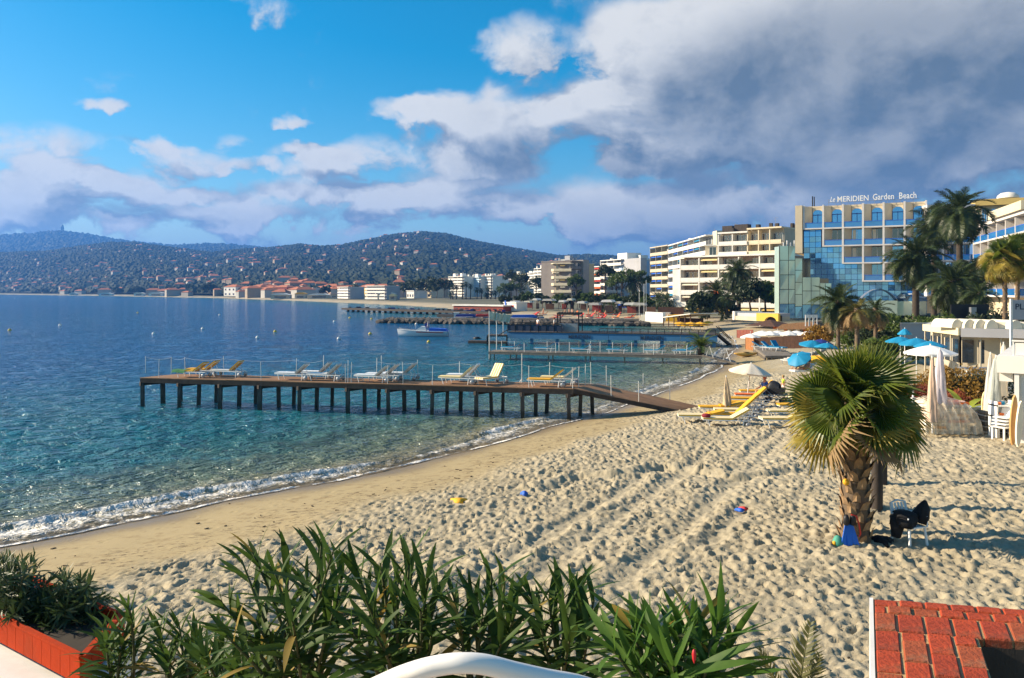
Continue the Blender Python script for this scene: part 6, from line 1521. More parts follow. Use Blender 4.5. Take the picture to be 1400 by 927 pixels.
# yellow-orange kayak
q = G(1020, 488); t = thing('kayak', 'yellow-orange kayak lying on wet sand below the fence', 'kayak', (q.x, q.y, q.z), R(18)); b = MB(); st = 10; vs = []
for i in range(st):
    f = i / (st - 1); w = .38 * math.sin(math.pi * (.04 + .92 * f)) ** .7
    for j in range(8): a = 2 * math.pi * j / 8; vs.append((-1.3 + 2.6 * f, w * math.cos(a), .24 + .22 * math.sin(a) * (w / .38) + .12 * (2 * f - 1) ** 2))
b.add(vs, [(i * 8 + j, i * 8 + (j + 1) % 8, (i + 1) * 8 + (j + 1) % 8, (i + 1) * 8 + j) for i in range(st - 1) for j in range(8)] + [tuple(reversed(range(8))), tuple(range(st * 8 - 8, st * 8))], True); b.build('hull', mat('kayak_shell', (.65, .38, .08), .4, .15, 3), t); MB().lathe([(.26, .44), (.3, .47), (.24, .47), (.2, .40)], 14).build('cockpit_rim', BLACK, t)
# white parasols of the beach bar
for i, (px, py, Y, rad, lab) in enumerate([(1026, 461, 92, 1.25, 'white parasol at the far left of the beach bar row'), (1042, 457, 96, 1.4, 'white parasol second in the beach bar row'), (1053, 457.5, 93, 1.2, 'white parasol third in the beach bar row'), (1063, 457, 97, 1.4, 'white parasol in the middle of the beach bar row'), (1078, 457.5, 94, 1.2, 'white parasol fifth in the beach bar row'), (1089, 457, 95, 1.7, 'broad white parasol near the right of the beach bar row'), (1107, 457, 93, 1.4, 'white parasol at the right end of the beach bar row'), (1094, 453, 105, 1.3, 'white parasol behind the broad one of the beach bar')]):
    zt = z_at(py - 5, Y); zb = 1.9; parasol(lab, (PX(px, Y), Y, zb), rad, zt - zb, WCAN, .34, group=None)
# ---- beach bar: dark pergola roof, orange walls, white arches, grey block and yellow arch
def bar():
    t, L, z0, lx = site('beach_bar', 'thatched brown beach bar with orange panels behind white parasols', 'bar', 1066, 102, 1120, 99, 1.9); h = z_at(446, 100) - z0
    MB().span(0, L, 1.2, 6, 0, h - .6).build('wall', BEIGE, t)
    for i in range(6): x = L * (i + .3) / 6; MB().span(x, x + L / 14, .9, 1.15, 0, h - .7).build('panel', (ORANGEC, BEIGE, WREND)[i % 3], t)
    MB().prism([(-.6, h - .5), (L + .6, h - .3), (L * .9, h + .6), (L * .1, h + .2)], -.4, 6.4).build('roof', mat('brown_thatch', (.22, .12, .06), .95, .3, 5, .8), t)
    for x in (.1, L * .33, L * .66, L - .1): MB().tube([(x, -.2, 0), (x, -.2, h - .4)], .07, 6).build('post', BROWNF, t)
    g, L, z0, lx = site('bar_pergola', 'dark open pergola roof before the grey block', 'pergola', 1018, 108, 1060, 104, 1.9); h = z_at(446, 106) - z0; zp = z_at(437.5, 106) - z0
    MB().add([(0, 0, h), (L, 0, h), (L, 5, h), (0, 5, h), (L * .45, 2.5, zp)], [(0, 1, 4), (1, 2, 4), (2, 3, 4), (3, 0, 4)]).build('roof', BROWNF, g)
    for x in (.1, L * .5, L - .1): MB().beam((x, .1, 0), (x, .1, h), .14, .14).build('post', WREND if x > L * .4 and x < L * .6 else BROWNF, g)
    MB().span(L * .62, L * .92, 2, 2.3, 0, h - .4).build('panel', ORANGEC, g); MB().span(.1, L * .4, 2.4, 2.6, 0, h * .6).build('panel', WREND, g)
    k_, L, z0, lx = site('service_block', 'grey flat-topped block with a white left edge below the twin palms', 'building', 1003, 128, 1034, 122, 1.9); zt = z_at(428, 125) - z0
    MB().span(0, L, 0, 6, 0, zt * .55).build('wall', BEIGE, k_); MB().span(.45, L, .3, 6, zt * .55 + .002, zt).build('upper_wall', GREYR, k_); MB().span(-.15, .42, -.12, 5, 0, zt + .2).build('pillar', WREND, k_)
    y, L, z0, lx = site('yellow_arch_wall', 'yellow garden wall with a dark arch between grey block and green glass', 'wall', 1034, 120, 1064, 117, 2.0); zt = z_at(428.5, 118) - z0; zb = z_at(440.5, 118) - z0
    a0, a1 = L * .38, L * .92
    MB().prism([(0, 0), (a0, 0), (a0, zb + .1)] + [((a0 + a1) / 2 - (a1 - a0) / 2 * math.cos(math.pi * i / 8), zb + .1 + (zt - zb) * .55 * math.sin(math.pi * i / 8)) for i in range(1, 8)] + [(a1, zb + .1), (a1, 0), (L, 0), (L, zt), (0, zt)], 0, .5).build('wall', mat('sunny_yellow_render', (.66, .44, .07), .85, .08, .6), y, fix=True); MB().span(0, L, .8, 1.0, 0, zt - .3).build('rear_wall', DARKW, y)
    w = thing('white_arch_screen', 'small white arched screen before the green glass annex', 'screen'); 
    for i in range(3): u = P(1104 + i * 5.5, 446, 98); b = MB(); b.prism([(-.26, 0), (-.16, 0), (-.16, .9), (0, 1.15), (.16, .9), (.16, 0), (.26, 0), (.26, 1.4), (-.26, 1.4)], 0, .1); b.build('arch', WHITE, w, loc=tuple(u), fix=True)
bar()
# ---- promenade strip: yellow terraces, awnings, umbrellas
YWALL = mat('yellow_ochre_wall', (.60, .36, .06), .85, .1, .6)
def terrace():
    t, L, z0, lx = site('beach_restaurant', 'open beach restaurant with ochre base and white flat canopy', 'restaurant', 907, 132, 944, 127, 1.4)
    zb = z_at(447, 130) - z0; zt = z_at(433, 130) - z0; MB().span(0, L, 0, 6, 0, zb + .7).build('base', YWALL, t); MB().add([(-.3, -.4, zt - .3), (L + .3, -.4, zt + .5), (L + .3, 6.2, zt + .5), (-.3, 6.2, zt - .3), (-.3, -.4, zt - .15), (L + .3, -.4, zt + .65), (L + .3, 6.2, zt + .65), (-.3, 6.2, zt - .15)], [(0, 3, 2, 1), (4, 5, 6, 7), (0, 1, 5, 4), (1, 2, 6, 5), (2, 3, 7, 6), (3, 0, 4, 7)]).build('canopy', WREND, t)
    for i in range(6): MB().beam((L * i / 5, 0, zb), (L * i / 5, 0, zt + .4 * i / 5), .12, .12).build('post', BROWNF, t)
    MB().span(.2, L - .2, 3, 3.2, zb, zb + 1.4).build('counter', BROWNF, t)
terrace()
for i, (px, py, Y, m, lab, w) in enumerate([(908, 431, 150, GREYC, 'grey-green awning at the left of the yellow terraces', 3.6), (925, 434, 148, YEL, 'yellow awning right of the grey-green one', 3.4), (888, 434, 150, CREAMC, 'cream awning by the flagpoles of the promenade', 2.6), (963, 424, 165, YEL, 'yellow awning left of the fruiting palm', 3.6), (992, 425, 165, YEL, 'yellow awning right of the fruiting palm', 3.4)]):
    t, L, z0, lx = site('awning_kiosk', lab, 'kiosk', px - w * 3.2, Y, px + w * 3.2, Y - 1, 2.2); zt = z_at(py - 4, Y) - z0
    MB().prism([(-.3, zt - 1.2), (L + .3, zt - 1.2), (L + .2, zt - .9), (L * .9, zt), (L * .1, zt), (-.2, zt - .9)], -2, 2).build('awning', m, t)
    for x in (.1, L - .1):
        for y in (-1.8, 1.8): MB().tube([(x, y, 0), (x, y, zt - 1.0)], .06, 5).build('post', WHITE, t)
    MB().span(.3, L - .3, 1.0, 1.2, 0, 1.3).build('counter', BROWNF, t)
for i in range(9):
    px = 930 + i * 4.6 + rnd.uniform(-1, 1); Y = 120 + (i % 3) * 4; zt = z_at(440 + (i % 3) * 1.6, Y); zb = gz(PX(px, Y), Y)
    parasol('yellow parasol, number %s from the left below the yellow awnings' % ('one', 'two', 'three', 'four', 'five', 'six', 'seven', 'eight', 'nine')[i], (PX(px, Y), Y, zb), 1.0, max(1.7, zt - zb), YEL, .3, group='yellow parasols below the awnings')
for i, (px, y0) in enumerate(((874, 400), (880.5, 388), (883.5, 383))):
    flag(px, y0, 437, 150, ('short bare mast left of the tall pair on the promenade', 'tall bare white mast, left of the tall pair on the promenade', 'tallest bare white mast on the promenade')[i], 0, 0, None)
t = thing('sand_wall', 'white curved retaining wall at the back of the beach by the masts', 'wall'); a, b_ = P(884, 441, 140), P(908, 445, 134); MB().beam(V(a.x, a.y, 2.0), V(b_.x, b_.y, 2.0), .5, 1.6).build('wall', WREND, t); MB().beam(V(a.x, a.y, 2.84), V(b_.x, b_.y, 2.84), .6, .07).build('coping', WHITE, t)
# far beach: white canopies, red loungers, bathers
r9 = random.Random(21)
CAN = ['first', 'second', 'third', 'fourth', 'fifth', 'sixth', 'seventh', 'eighth', 'ninth', 'tenth', 'eleventh', 'twelfth']
for i in range(12):
    px = 706 + i * 15.5 + r9.uniform(-3, 3); Y = 232 - i * 5 + r9.uniform(-8, 8); zt = z_at(426 + r9.uniform(-2.5, 3), Y); L = r9.uniform(1.5, 3.0)
    t = thing('beach_canopy', 'pale canopy of the far beach restaurants, %s from the left' % CAN[i], 'canopy', (PX(px, Y), Y, 1.6), R(-20), 'pale canopies along the far beach'); h = max(2.0, zt - 1.6) + r9.uniform(-.3, 1.2)
    MB().prism([(-L / 2, h - .5), (L / 2, h - .5), (L / 2 - .4, h), (-L / 2 + .4, h)], -2, 2).build('roof', (WCAN, CREAMC, WREND, GREYC)[i % 4], t)
    for x in (-L / 2 + .2, L / 2 - .2): MB().beam((x, -1.9, 0), (x, -1.9, h - .5), .12, .12).build('post', BROWNF, t)
    MB().span(-L / 2 + .4, L / 2 - .4, .5, .8, 0, 1.5).build('bar_counter', (BROWNF, REDW, DARKW)[i % 3], t)
for i in range(15):
    px = 695 + i * 13.5 + r9.uniform(-4, 4); Y = 262 - i * 6; tree('dark low tree behind the pale canopies of the far beach', (PX(px, Y), Y, 1.8), r9.uniform(3.4, 5.2), r9.uniform(1.8, 2.8), 1.8, (TREED, TREED, TREEL)[i % 3], 16, 60, .8, 300 + i, trunk=.15, group='low trees behind the far canopies')
for i in range(26):
    px = r9.uniform(720, 866); py = r9.uniform(429.5, 437); q = G(px, py)
    t = thing('red_lounger', 'small red beach lounger among others on the far sand', 'sun lounger', (q.x, q.y, q.z), r9.uniform(-.6, .6), 'red loungers on the far beach'); b = MB(); b.box(-.3, 0, .32, 1.4, .7, .12); b.beam((.35, 0, .35), (.95, 0, .95), .7, .1); b.build('cushion', (REDC, REDC, ORANGEC)[i % 3], t); MB().box(0, 0, .14, 1.4, .5, .26).build('frame', WHITE, t)
for i in range(12):
    px = r9.uniform(730, 850); q = G(px, r9.uniform(430, 436)); far_p = thing('person', 'distant bather standing on the far sand', 'person', (q.x, q.y, q.z), r9.uniform(0, 6), 'distant bathers on the far beach'); J = [((0, 0, 1.0), .14), ((0, 0, 1.4), .17), ((0, 0, 1.55), .06), ((0, 0, 1.68), .11), ((0, .12, .5), .08), ((.05, .12, .05), .06), ((0, -.12, .5), .08), ((-.05, -.12, .05), .06), ((.05, .28, 1.0), .05), ((.05, -.28, 1.0), .05)]
    skinned('body', J, [(0, 1), (1, 2), (2, 3), (0, 4), (4, 5), (0, 6), (6, 7), (1, 8), (1, 9)], SKIN, far_p, 1)
t, L, z0, lx = site('blue_tent', 'bright blue tent among trees behind the far beach', 'tent', 842, 215, 851, 214, 2.0); zt = z_at(413, 215) - z0; MB().prism([(0, zt - 1.6), (L, zt - 1.6), (L / 2, zt)], 0, 3).build('roof', BLUEC, t); MB().span(.1, L - .1, .1, 2.9, 0, zt - 1.6).build('wall', BLUEC, t)
t, L, z0, lx = site('red_beach_hall', 'long dark red beach hall below the palm avenue', 'building', 620, 228, 688, 217, .9); zt = z_at(418.5, 222) - z0; MB().span(0, L, 0, 5, 0, zt).build('wall', REDW, t); MB().span(-.3, L + .3, -.3, 5.3, zt + .002, zt + .35).build('roof', WREND, t)
for i in range(9): window(t, L * (i + .2) / 9, -.02, .5, L / 15, zt - 1.2, GLASSD, False)
t, L, z0, lx = site('white_beach_hut', 'white boxy beach hut with a red sign patch beside the dark red hall', 'beach hut', 689, 222, 706, 218, 1.0); zt = z_at(414, 220) - z0; MB().span(0, L, 0, 4, 0, zt).build('wall', WREND, t); MB().span(-.2, L + .2, -.2, 4.2, zt + .002, zt + .2).build('roof', WHITE, t); MB().span(L * .5, L * .8, -.05, 0, zt * .45, zt * .7).build('sign_panel', REDC, t); MB().span(L * .12, L * .2, -.3, -.1, 0, zt + .6).build('blue_banner', BLUEC, t)
# ---- right side: hut with arched awnings, turquoise and white parasols, shrubs
def hut():
    HC = mat('hut_cream_fascia', (.70, .60, .38), .8, .06, .6, dirt=(.5, .42, .28), dirt_amt=.4)
    A, B, C = V(PX(1263, 51), 51, 0), V(PX(1311, 45.5), 45.5, 0), V(PX(1425, 43.5), 43.5, 0); z0 = 1.35
    t = thing('flat_roofed_hut', 'flat-roofed beach hut with cream fascia and scalloped awnings on top', 'hut', (A.x, A.y, z0)); B = B - A; C = C - A; A = V(0, 0, 0); zt = z_at(448.5, 46.5) - z0
    D_ = C + V(2.5, 6, 0); E_ = A + V(3.5, 5.5, 0); ins = lambda q, k_: q + (V(3.2, 1.5, 0) - q) * k_
    MB().slab([(q.x, q.y) for q in (A, B, C, D_, E_)], zt - .14, zt + .02).build('roof', GREYC, t)
    MB().slab([(q.x, q.y) for q in (ins(A, .18), ins(B, .18), ins(C, .10), ins(D_, .1), ins(E_, .1))], 0, zt - .145).build('wall', BEIGE, t)
    MB().beam(A + V(-.05, -.05, zt - .16), B + V(-.03, -.08, zt - .16), .10, .42).build('fascia', HC, t); MB().beam(B + V(.06, -.09, zt - .2), C + V(0, -.09, zt - .2), .10, .50).build('fascia', GREYR, t)  # right fascia coloured grey as the shaded face, left one cream
    for (u, v, n) in ((A, B, 4), (B, C, 4)):
        for i in range(n + 1):
            q = u.lerp(v, i / n) + V(.12, .06, 0); MB().beam(V(q.x, q.y, 0), V(q.x, q.y, zt - .38), .07, .07).build('post', BEIGE, t)
            if i < n:
                w0, w1 = ins(u.lerp(v, (i + .15) / n), .16), ins(u.lerp(v, (i + .85) / n), .16); MB().beam(w0 + V(0, -.05, zt * .55), w1 + V(0, -.05, zt * .55), .05, zt * .45).build('window', GLASSD, t)
    for px in (1314, 1332, 1347.5, 1363, 1396):
        u = B.lerp(C, (px - 1311) / 114); b = MB(); n = 8; vs = []
        for j in range(n + 1):
            a = math.pi * j / n
            for yy, sc_ in ((.35, 1.0), (2.6, .96)): vs.append((u.x + .34 * math.cos(a) * sc_, u.y + yy, zt + .04 + .50 * math.sin(a) * sc_))
        b.add(vs, [(2 * j, 2 * j + 2, 2 * j + 3, 2 * j + 1) for j in range(n)], True); b.add([v for v in vs[::2]], [tuple(range(n + 1))]); b.build('arched_awning', CREAMC, t)
    MB().slab([(B.x + .6, B.y + .5), (C.x, C.y + .6), (C.x + .3, C.y + 2.4), (B.x + 1.2, B.y + 2.2)], zt + .024, zt + .40).build('awning_bed', CREAMC, t)
    wb = thing('windbreak', 'white slatted windbreak with a grey glass canopy in front of the flat-roofed hut', 'fence', (PX(1322, 40), 40, 1.35), R(-8))
    for i in range(14): MB().beam((i * .17, 0, 0), (i * .17, 0, 1.15), .09, .03).build('slat', WREND, wb)
    MB().span(-.1, 2.4, -.05, .9, 1.22, 1.27).build('canopy', STEEL, wb); MB().beam((-.1, .03, .3), (2.4, .03, .3), .03, .05).build('rail', WREND, wb); MB().beam((-.1, .03, 1.0), (2.4, .03, 1.0), .03, .05).build('rail', WREND, wb)
    for x in (.0, 2.3): MB().beam((x, .8, 0), (x, .8, 1.22), .06, .06).build('post', WREND, wb)
    gw = thing('garden_wall', 'low grey wall between the hedge and the flat-roofed hut', 'wall'); a, b_ = P(1232, 446, 66), P(1330, 446, 66); MB().beam(V(a.x, 66, 2.6), V(b_.x, 66, 2.6), .4, 2.4).build('wall', GREYR, gw); MB().beam(V(a.x, 65.95, 3.84), V(b_.x, 65.95, 3.84), .55, .08).build('coping', GREYC, gw)
    bk = thing('dark_screen', 'dark mesh screen with a small grey box under the tall palms', 'screen'); a, b_ = P(1300, 440, 84), P(1352, 440, 84); MB().beam(V(a.x, 84, 3.3), V(b_.x, 84, 3.3), .1, 3.6).build('mesh', BLACK, bk); q = P(1330, 426, 83); MB().box(q.x, q.y, q.z, .55, .4, .9).build('meter_box', STEEL, bk)
hut()
for px, py, Y, rad, m, lab in ((1231, 466, 48, .85, TURQ, 'turquoise parasol at the left of three beside the big palm'), (1253, 468, 46, 1.0, TURQ, 'turquoise parasol in the middle of three beside the big palm'), (1272, 472, 44, .85, TURQ, 'turquoise parasol just above the large white one'), (1237, 458, 52, .45, TURQ, 'pointed turquoise parasol top behind the row of three')):
    zt = z_at(py - 6 if px != 1237 else 449, Y); x = PX(px, Y); zb = gz(x, Y); parasol(lab, (x, Y, zb), rad, zt - zb, m, .34 if px != 1237 else .8)
q = P(1272, 490, 33); parasol('large white parasol with a small vent cap beside the big palm', (q.x, 33, 1.3), 1.02, z_at(472, 33) - 1.3, WCAN, .30, n=8)
closed_parasol('pinkish folded parasol, shorter of the two in front of the rusty shrub', (PX(1274.5, 29), 29, 1.32), z_at(489, 29) - 1.32, mat('pink_cream_canvas', (.62, .44, .32), .8, .1, 3), .16, foot=.55)
closed_parasol('lilac-white folded parasol, taller of the two in front of the rusty shrub', (PX(1285, 29.5), 29.5, 1.32), z_at(478, 29.5) - 1.32, mat('lilac_canvas', (.52, .48, .52), .8, .1, 3), .24, foot=.6)
for px, Y, h, rx, m, lab in ((1310, 36, 2.2, 1.5, SHRUBO, 'tall rusty orange shrub behind the banana plant'), (1284, 37, 2.0, 1.2, SHRUBO, 'rusty orange shrub under the large white parasol'), (1296, 33, 1.2, .9, SHRUBR, 'dark red shrub behind the folded parasols'), (1272, 35, 1.5, 1.0, SHRUBR, 'red-brown shrub left of the folded parasols'), (1345, 36, 1.8, 1.4, TREED, 'dark leafy shrub behind the grey folded cloths'), (1328, 37, 1.5, 1.1, TREED, 'dark leafy shrub right of the rusty one')):
    shrub(lab, (PX(px, Y), Y, 1.33), h, rx, m, 14, 130, .17, int(px))
def banana():
    t = thing('banana_plant', 'bright yellow-green banana plant with upright leaves beside the rusty shrub', 'plant', (PX(1318, 31), 31, 1.3)); b = MB()
    for i, (az, el, L) in enumerate(((.3, 62, 1.25), (1.9, 78, 1.35), (3.3, 70, 1.1), (4.3, 55, .95), (5.4, 60, 1.2), (.9, 38, .9), (-.5, 45, 1.0), (2.7, 40, .8))):
        vs = []; n = 9
        for j in range(n + 1):
            f = j / n; e = R(el) - f * f * 1.1; w = .17 * math.sin(math.pi * min(1, .08 + .92 * f)) ** .6; x, z = L * f * math.cos(R(el) - f * .5), L * f * math.sin(R(el) - f * .6)
            for s, dz in ((-1, .05), (0, 0), (1, .05)): vs.append((x * math.cos(az) - s * w * math.sin(az), x * math.sin(az) + s * w * math.cos(az), .35 + z + dz))
        MB().add(vs, [(3 * j + k_, 3 * j + k_ + 1, 3 * j + k_ + 4, 3 * j + k_ + 3) for j in range(n) for k_ in (0, 1)], True).build('leaf', BANL, t)
    MB().tube([(0, 0, 0), (0, 0, .6)], [.1, .06], 8).build('stem', SHRUBL, t)
banana()
q = G(1306, 561); o = MB().lathe([(.0, 0), (.16, 0), (.2, .22), (.17, .25), (0, .22)], 14).build('bucket', YEL, loc=(PX(1306, 30.5), 30.5, 1.3)); tag(o, 'yellow bucket at the foot of the banana plant', 'bucket')
# ---- heap of loungers under clear plastic sheet
def sheeted_stack():
    x0, Y0 = PX(1262, 29.2), 29.2; x1 = PX(1342, 29.2); L = x1 - x0; z0 = 1.28
    t = thing('lounger_stack', 'stack of yellow loungers stored under the plastic sheet', 'stack', (x0, Y0, z0))
    for k_ in range(5):
        for c in range(2): MB().box(L * (.28 + .40 * c), .55, .18 + k_ * .22, L * .36, .62, .08).build('stacked_cushion', (YEL, STRIPE, ORANGEC)[(k_ + c) % 3], t); MB().box(L * (.28 + .40 * c), .55, .10 + k_ * .22, L * .37, .66, .05).build('stacked_frame', WPLAST, t)
    s = thing('plastic_sheet', 'wrinkled translucent plastic sheet draped over the stored loungers', 'sheet', (x0, Y0, z0))
    n, m_ = 60, 34; U, W = np.meshgrid(np.linspace(0, 1, n), np.linspace(0, 1, m_), indexing='ij'); X = U * L; a = W * math.pi
    prof = np.sin(np.clip(a, 0, math.pi)) ** .55; hmax = 1.22 + .10 * np.sin(U * 5); ends = np.clip(np.minimum(U / .10, (1 - U) / .16), 0, 1) ** .5
    fold = .05 * np.sin(U * 46 + 3 * np.sin(W * 6)) * (.3 + np.abs(np.cos(a))) + .10 * (fbm(U * 14, W * 5, 4, 5) - .5)
    Z = hmax * prof * (.25 + .75 * ends); Yv = .55 - np.cos(a) * (.62 + fold + .18 * (1 - prof) * (fbm(U * 9, W * 0, 2, 7))) ; Z = Z + fold * .5 * prof
    Z = np.where((W < .02) | (W > .98), .0, Z)
    m, q_, b, o = new_mat('translucent_plastic'); gp_ = q_.n('ShaderNodeNewGeometry'); n1 = q_.noise(gp_.outputs['Position'], 3.0, 5, .65)
    b.inputs['Base Color'].default_value = (.88, .80, .64, 1); b.inputs['Roughness'].default_value = .28
    tr = q_.n('ShaderNodeBsdfTransparent'); tr.inputs[0].default_value = (.95, .88, .76, 1); mx = q_.n('ShaderNodeMixShader'); q_.put(mx.inputs[0], q_.rng(n1, .38, .66, .30, .80)); q_.put(mx.inputs[1], tr.outputs[0]); q_.put(mx.inputs[2], b.outputs[0]); q_.put(o.inputs[0], mx.outputs[0])
    put(np_mesh('sheet', np.stack([X, Yv, Z], -1).reshape(-1, 3), grid_faces(n, m_), m), 'sheet', s)
    # flat loaded table behind, with upturned stand legs
    tb = thing('stacked_tables', 'pale upturned tables beyond the plastic sheet, stand feet up', 'table', (x0, Y0 + 1.7, z0)); MB().box(L * .45, 0, .95, L * .9, 1.3, .1).build('table_top', GREYC, tb); MB().box(L * .45, 0, .45, L * .8, 1.0, .88).build('base', BEIGE, tb)
    for f in (.18, .48): MB().lathe([(.09, 1.0), (.08, 1.1), (.035, 1.15), (.03, 1.42)], 10, c=(L * f, -.2, 0)).build('stand', WPLAST, tb)
    fp_ = thing('ground_planks', 'long dark planks and pale scraps lying on the sand before the sheeted stack', 'planks'); 
    for i, (pa, pb, w) in enumerate((((1258, 588), (1325, 586), .25), ((1330, 588), (1399, 588), .2), ((1290, 592), (1398, 592), .12), ((1345, 582), (1399, 583), .14))): a, b2 = G(*pa), G(*pb); MB().beam(a + V(0, 0, .06), b2 + V(0, 0, .06), w, .07).build('plank', (DARKW, BROWNF, GREYW, BROWNF)[i], fp_)
    sc_ = G(1311, 587); o = MB().add([(-.55, -.15, .02), (.1, -.28, .05), (.5, .12, .14), (-.1, .22, .10), (-.2, 0, .16)], [(0, 1, 4), (1, 2, 4), (2, 3, 4), (3, 0, 4)]).build('white_cloth', WCAN, loc=tuple(sc_)); tag(o, 'crumpled white cloth on the planks before the sheeted stack', 'cloth')
    tu = thing('rolled_tarpaulin', 'grey-blue rolled tarpaulin on the ground left of the white cloth', 'tarpaulin'); a, b2 = G(1262, 585), G(1298, 584); MB().tube([a + V(0, 0, .12), a.lerp(b2, .5) + V(0, .03, .16), b2 + V(0, 0, .11)], [.11, .14, .10], 10).build('roll', STEEL, tu)
sheeted_stack()
# ---- white terrace house corner at the right edge, boards, rack, cloths
def white_corner():
    Y = 27.5; x0 = PX(1389, Y); t = thing('white_building', 'white terrace building corner with roof railing at the right edge', 'building', (x0, Y, 1.1), R(-36))
    zt = z_at(487, Y) - 1.1; MB().span(0, 5, 0, 7, 0, zt - .6).build('wall', WREND, t); MB().span(-.55, 5, -.2, 7.2, zt - .58, zt).build('terrace_slab', WREND, t)
    for i in range(5): MB().span(-.1 + i * .42, -.06 + i * .42, .0, .05, zt + .002, zt + .5).build('rail_post', WHITE, t); MB().span(-.04 + i * .42, .30 + i * .42, .02, .04, zt + .05, zt + .46).build('rail_panel', WREND, t)
    MB().span(-.12, 5, -.02, .07, zt + .5, zt + .56).build('hand_rail', WHITE, t)
    MB().span(-.5, -.1, .1, 2.2, zt - .9, zt - .6).build('bracket', WREND, t); MB().span(-.04, .1, -.14, -.02, .4, zt - .6).build('down_pipe', WHITE, t)
    r = thing('storage_rack', 'cluttered white rack of beach gear against the white building', 'rack', (PX(1362, 28.6), 28.6, 1.25))
    for z in (.35, .75, 1.15): MB().box(.3, .1, z, .75, .5, .05).build('shelf', WPLAST, r)
    for x in (-.05, .66): MB().box(x, .1, .65, .05, .5, 1.3).build('upright', WPLAST, r)
    rr = random.Random(4)
    for i in range(14): MB().box(rr.uniform(0, .6), rr.uniform(-.05, .25), .42 + .4 * (i % 3), rr.uniform(.08, .2), .15, rr.uniform(.1, .25), rr.random()).build('stored_item', rr.choice([WPLAST, BLUEC, ORANGEC, CREAMC, REDC, GREYC, TURQ]), r)
    k_ = thing('chair_stack', 'leaning stack of white plastic chairs beside the white building', 'chairs', (PX(1369, 28.2), 28.2, 1.25), R(30))
    for i in range(4): MB().box(.05 * i, 0, .45 + .11 * i, .5, .5, .035).build('chair_seat', WPLAST, k_); MB().beam((.28 + .05 * i, 0, .45 + .11 * i), (.38 + .05 * i, 0, .85 + .1 * i), .46, .03).build('chair_back', WPLAST, k_)
    for sx in (-.2, .2):
        for sy in (-.2, .2): MB().beam((sx, sy, 0), (sx, sy, .44), .05, .05).build('leg', WPLAST, k_)
    def board(label, px, Yb, pyt, w, m, tilt):
        zt2 = z_at(pyt, Yb) - 1.25; b = MB(); n = 14; L = zt2; poly = [(w / 2 * math.sin(math.pi * (i / n)) ** .5 * s, L * (i / n)) for s, rg in ((1, range(n + 1)), (-1, range(n - 1, 0, -1))) for i in rg]
        b.prism(poly, -.03, .03); o = b.build('surfboard', m, loc=(PX(px, Yb), Yb, 1.25), fix=True); o.rotation_euler = tilt; tag(o, label, 'surfboard')
    board('pale yellow surfboard standing upright before the slatted crates', 1352, 30.3, 534, .44, YELP, (-.12, 0, .1)); board('orange-tan surfboard leaning against the white building', 1384, 27.0, 540, .3, mat('tan_board', (.55, .30, .10), .4, .1, 2), (-.05, .12, .3)); board('narrow cream surfboard leaning at the right of the orange-tan one', 1391, 26.8, 548, .26, CREAMC, (-.05, .16, .3))
    c = thing('slatted_crates', 'grey slatted crates stacked between plastic sheet and rack', 'crate', (PX(1343, 29.5), 29.5, 1.25))
    for i in range(8): MB().box(.4, 0, .07 + i * .10, .95, .6, .045).build('slat', (GREYC, GREYW)[i % 2], c)
    for x in (0, .8): MB().box(x, .0, .42, .06, .5, .84).build('upright', GREYW, c)
    v = thing('blue_white_cart', 'pale blue covered cart behind the surfboard', 'cart', (PX(1332, 31), 31, 1.3)); MB().prism([(-.6, .35), (.6, .35), (.68, .62), (.4, .72), (-.45, .72), (-.66, .6)], -.3, .3).build('cover', mat('pale_blue_cover', (.36, .42, .62), .5, .1, 2), v); MB().box(0, 0, .22, 1.0, .5, .22).build('base', NAVY, v)
    for px, pt, Yb, w, lab, m in ((1350, 484, 30, .15, 'tall grey-white folded parasol, left of two hanging by the rack', GREYC), (1357.5, 488, 29.6, .25, 'broad grey-green folded parasol, right of two by the rack', mat('grey_green_canvas', (.40, .43, .40), .7, .12, 3)), (1368, 470, 33, .2, 'pale folded parasol under the fan palm trunks', CREAMC)):
        closed_parasol(lab, (PX(px, Yb), Yb, 1.3), z_at(pt, Yb) - 1.3, m, w, (0, .04), foot=.5 if px < 1365 else 1.0)
    s = thing('sign_board', 'large grey billboard with dark lettering cut by the right edge', 'sign', (PX(1383, 40), 40, 1.4), R(-4)); z1, z0 = z_at(410, 40) - 1.4, z_at(437, 40) - 1.4
    MB().span(.06, 3.2, 0, .08, z0, z1).build('board', mat('grey_sign_face', (.34, .36, .40), .6, .06, 1), s); MB().span(-.05, .05, -.02, .1, 0, z1 + .05).build('post', WHITE, s); MB().span(3.0, 3.1, .1, .2, 0, z0).build('post', WHITE, s)
    text_obj('lettering', 'PLAGE', .42, LETTER, s, Matrix.Translation((.16, -.012, z1 - .48)) @ Matrix.Rotation(R(90), 4, 'X'), .006, 'LEFT')
white_corner()
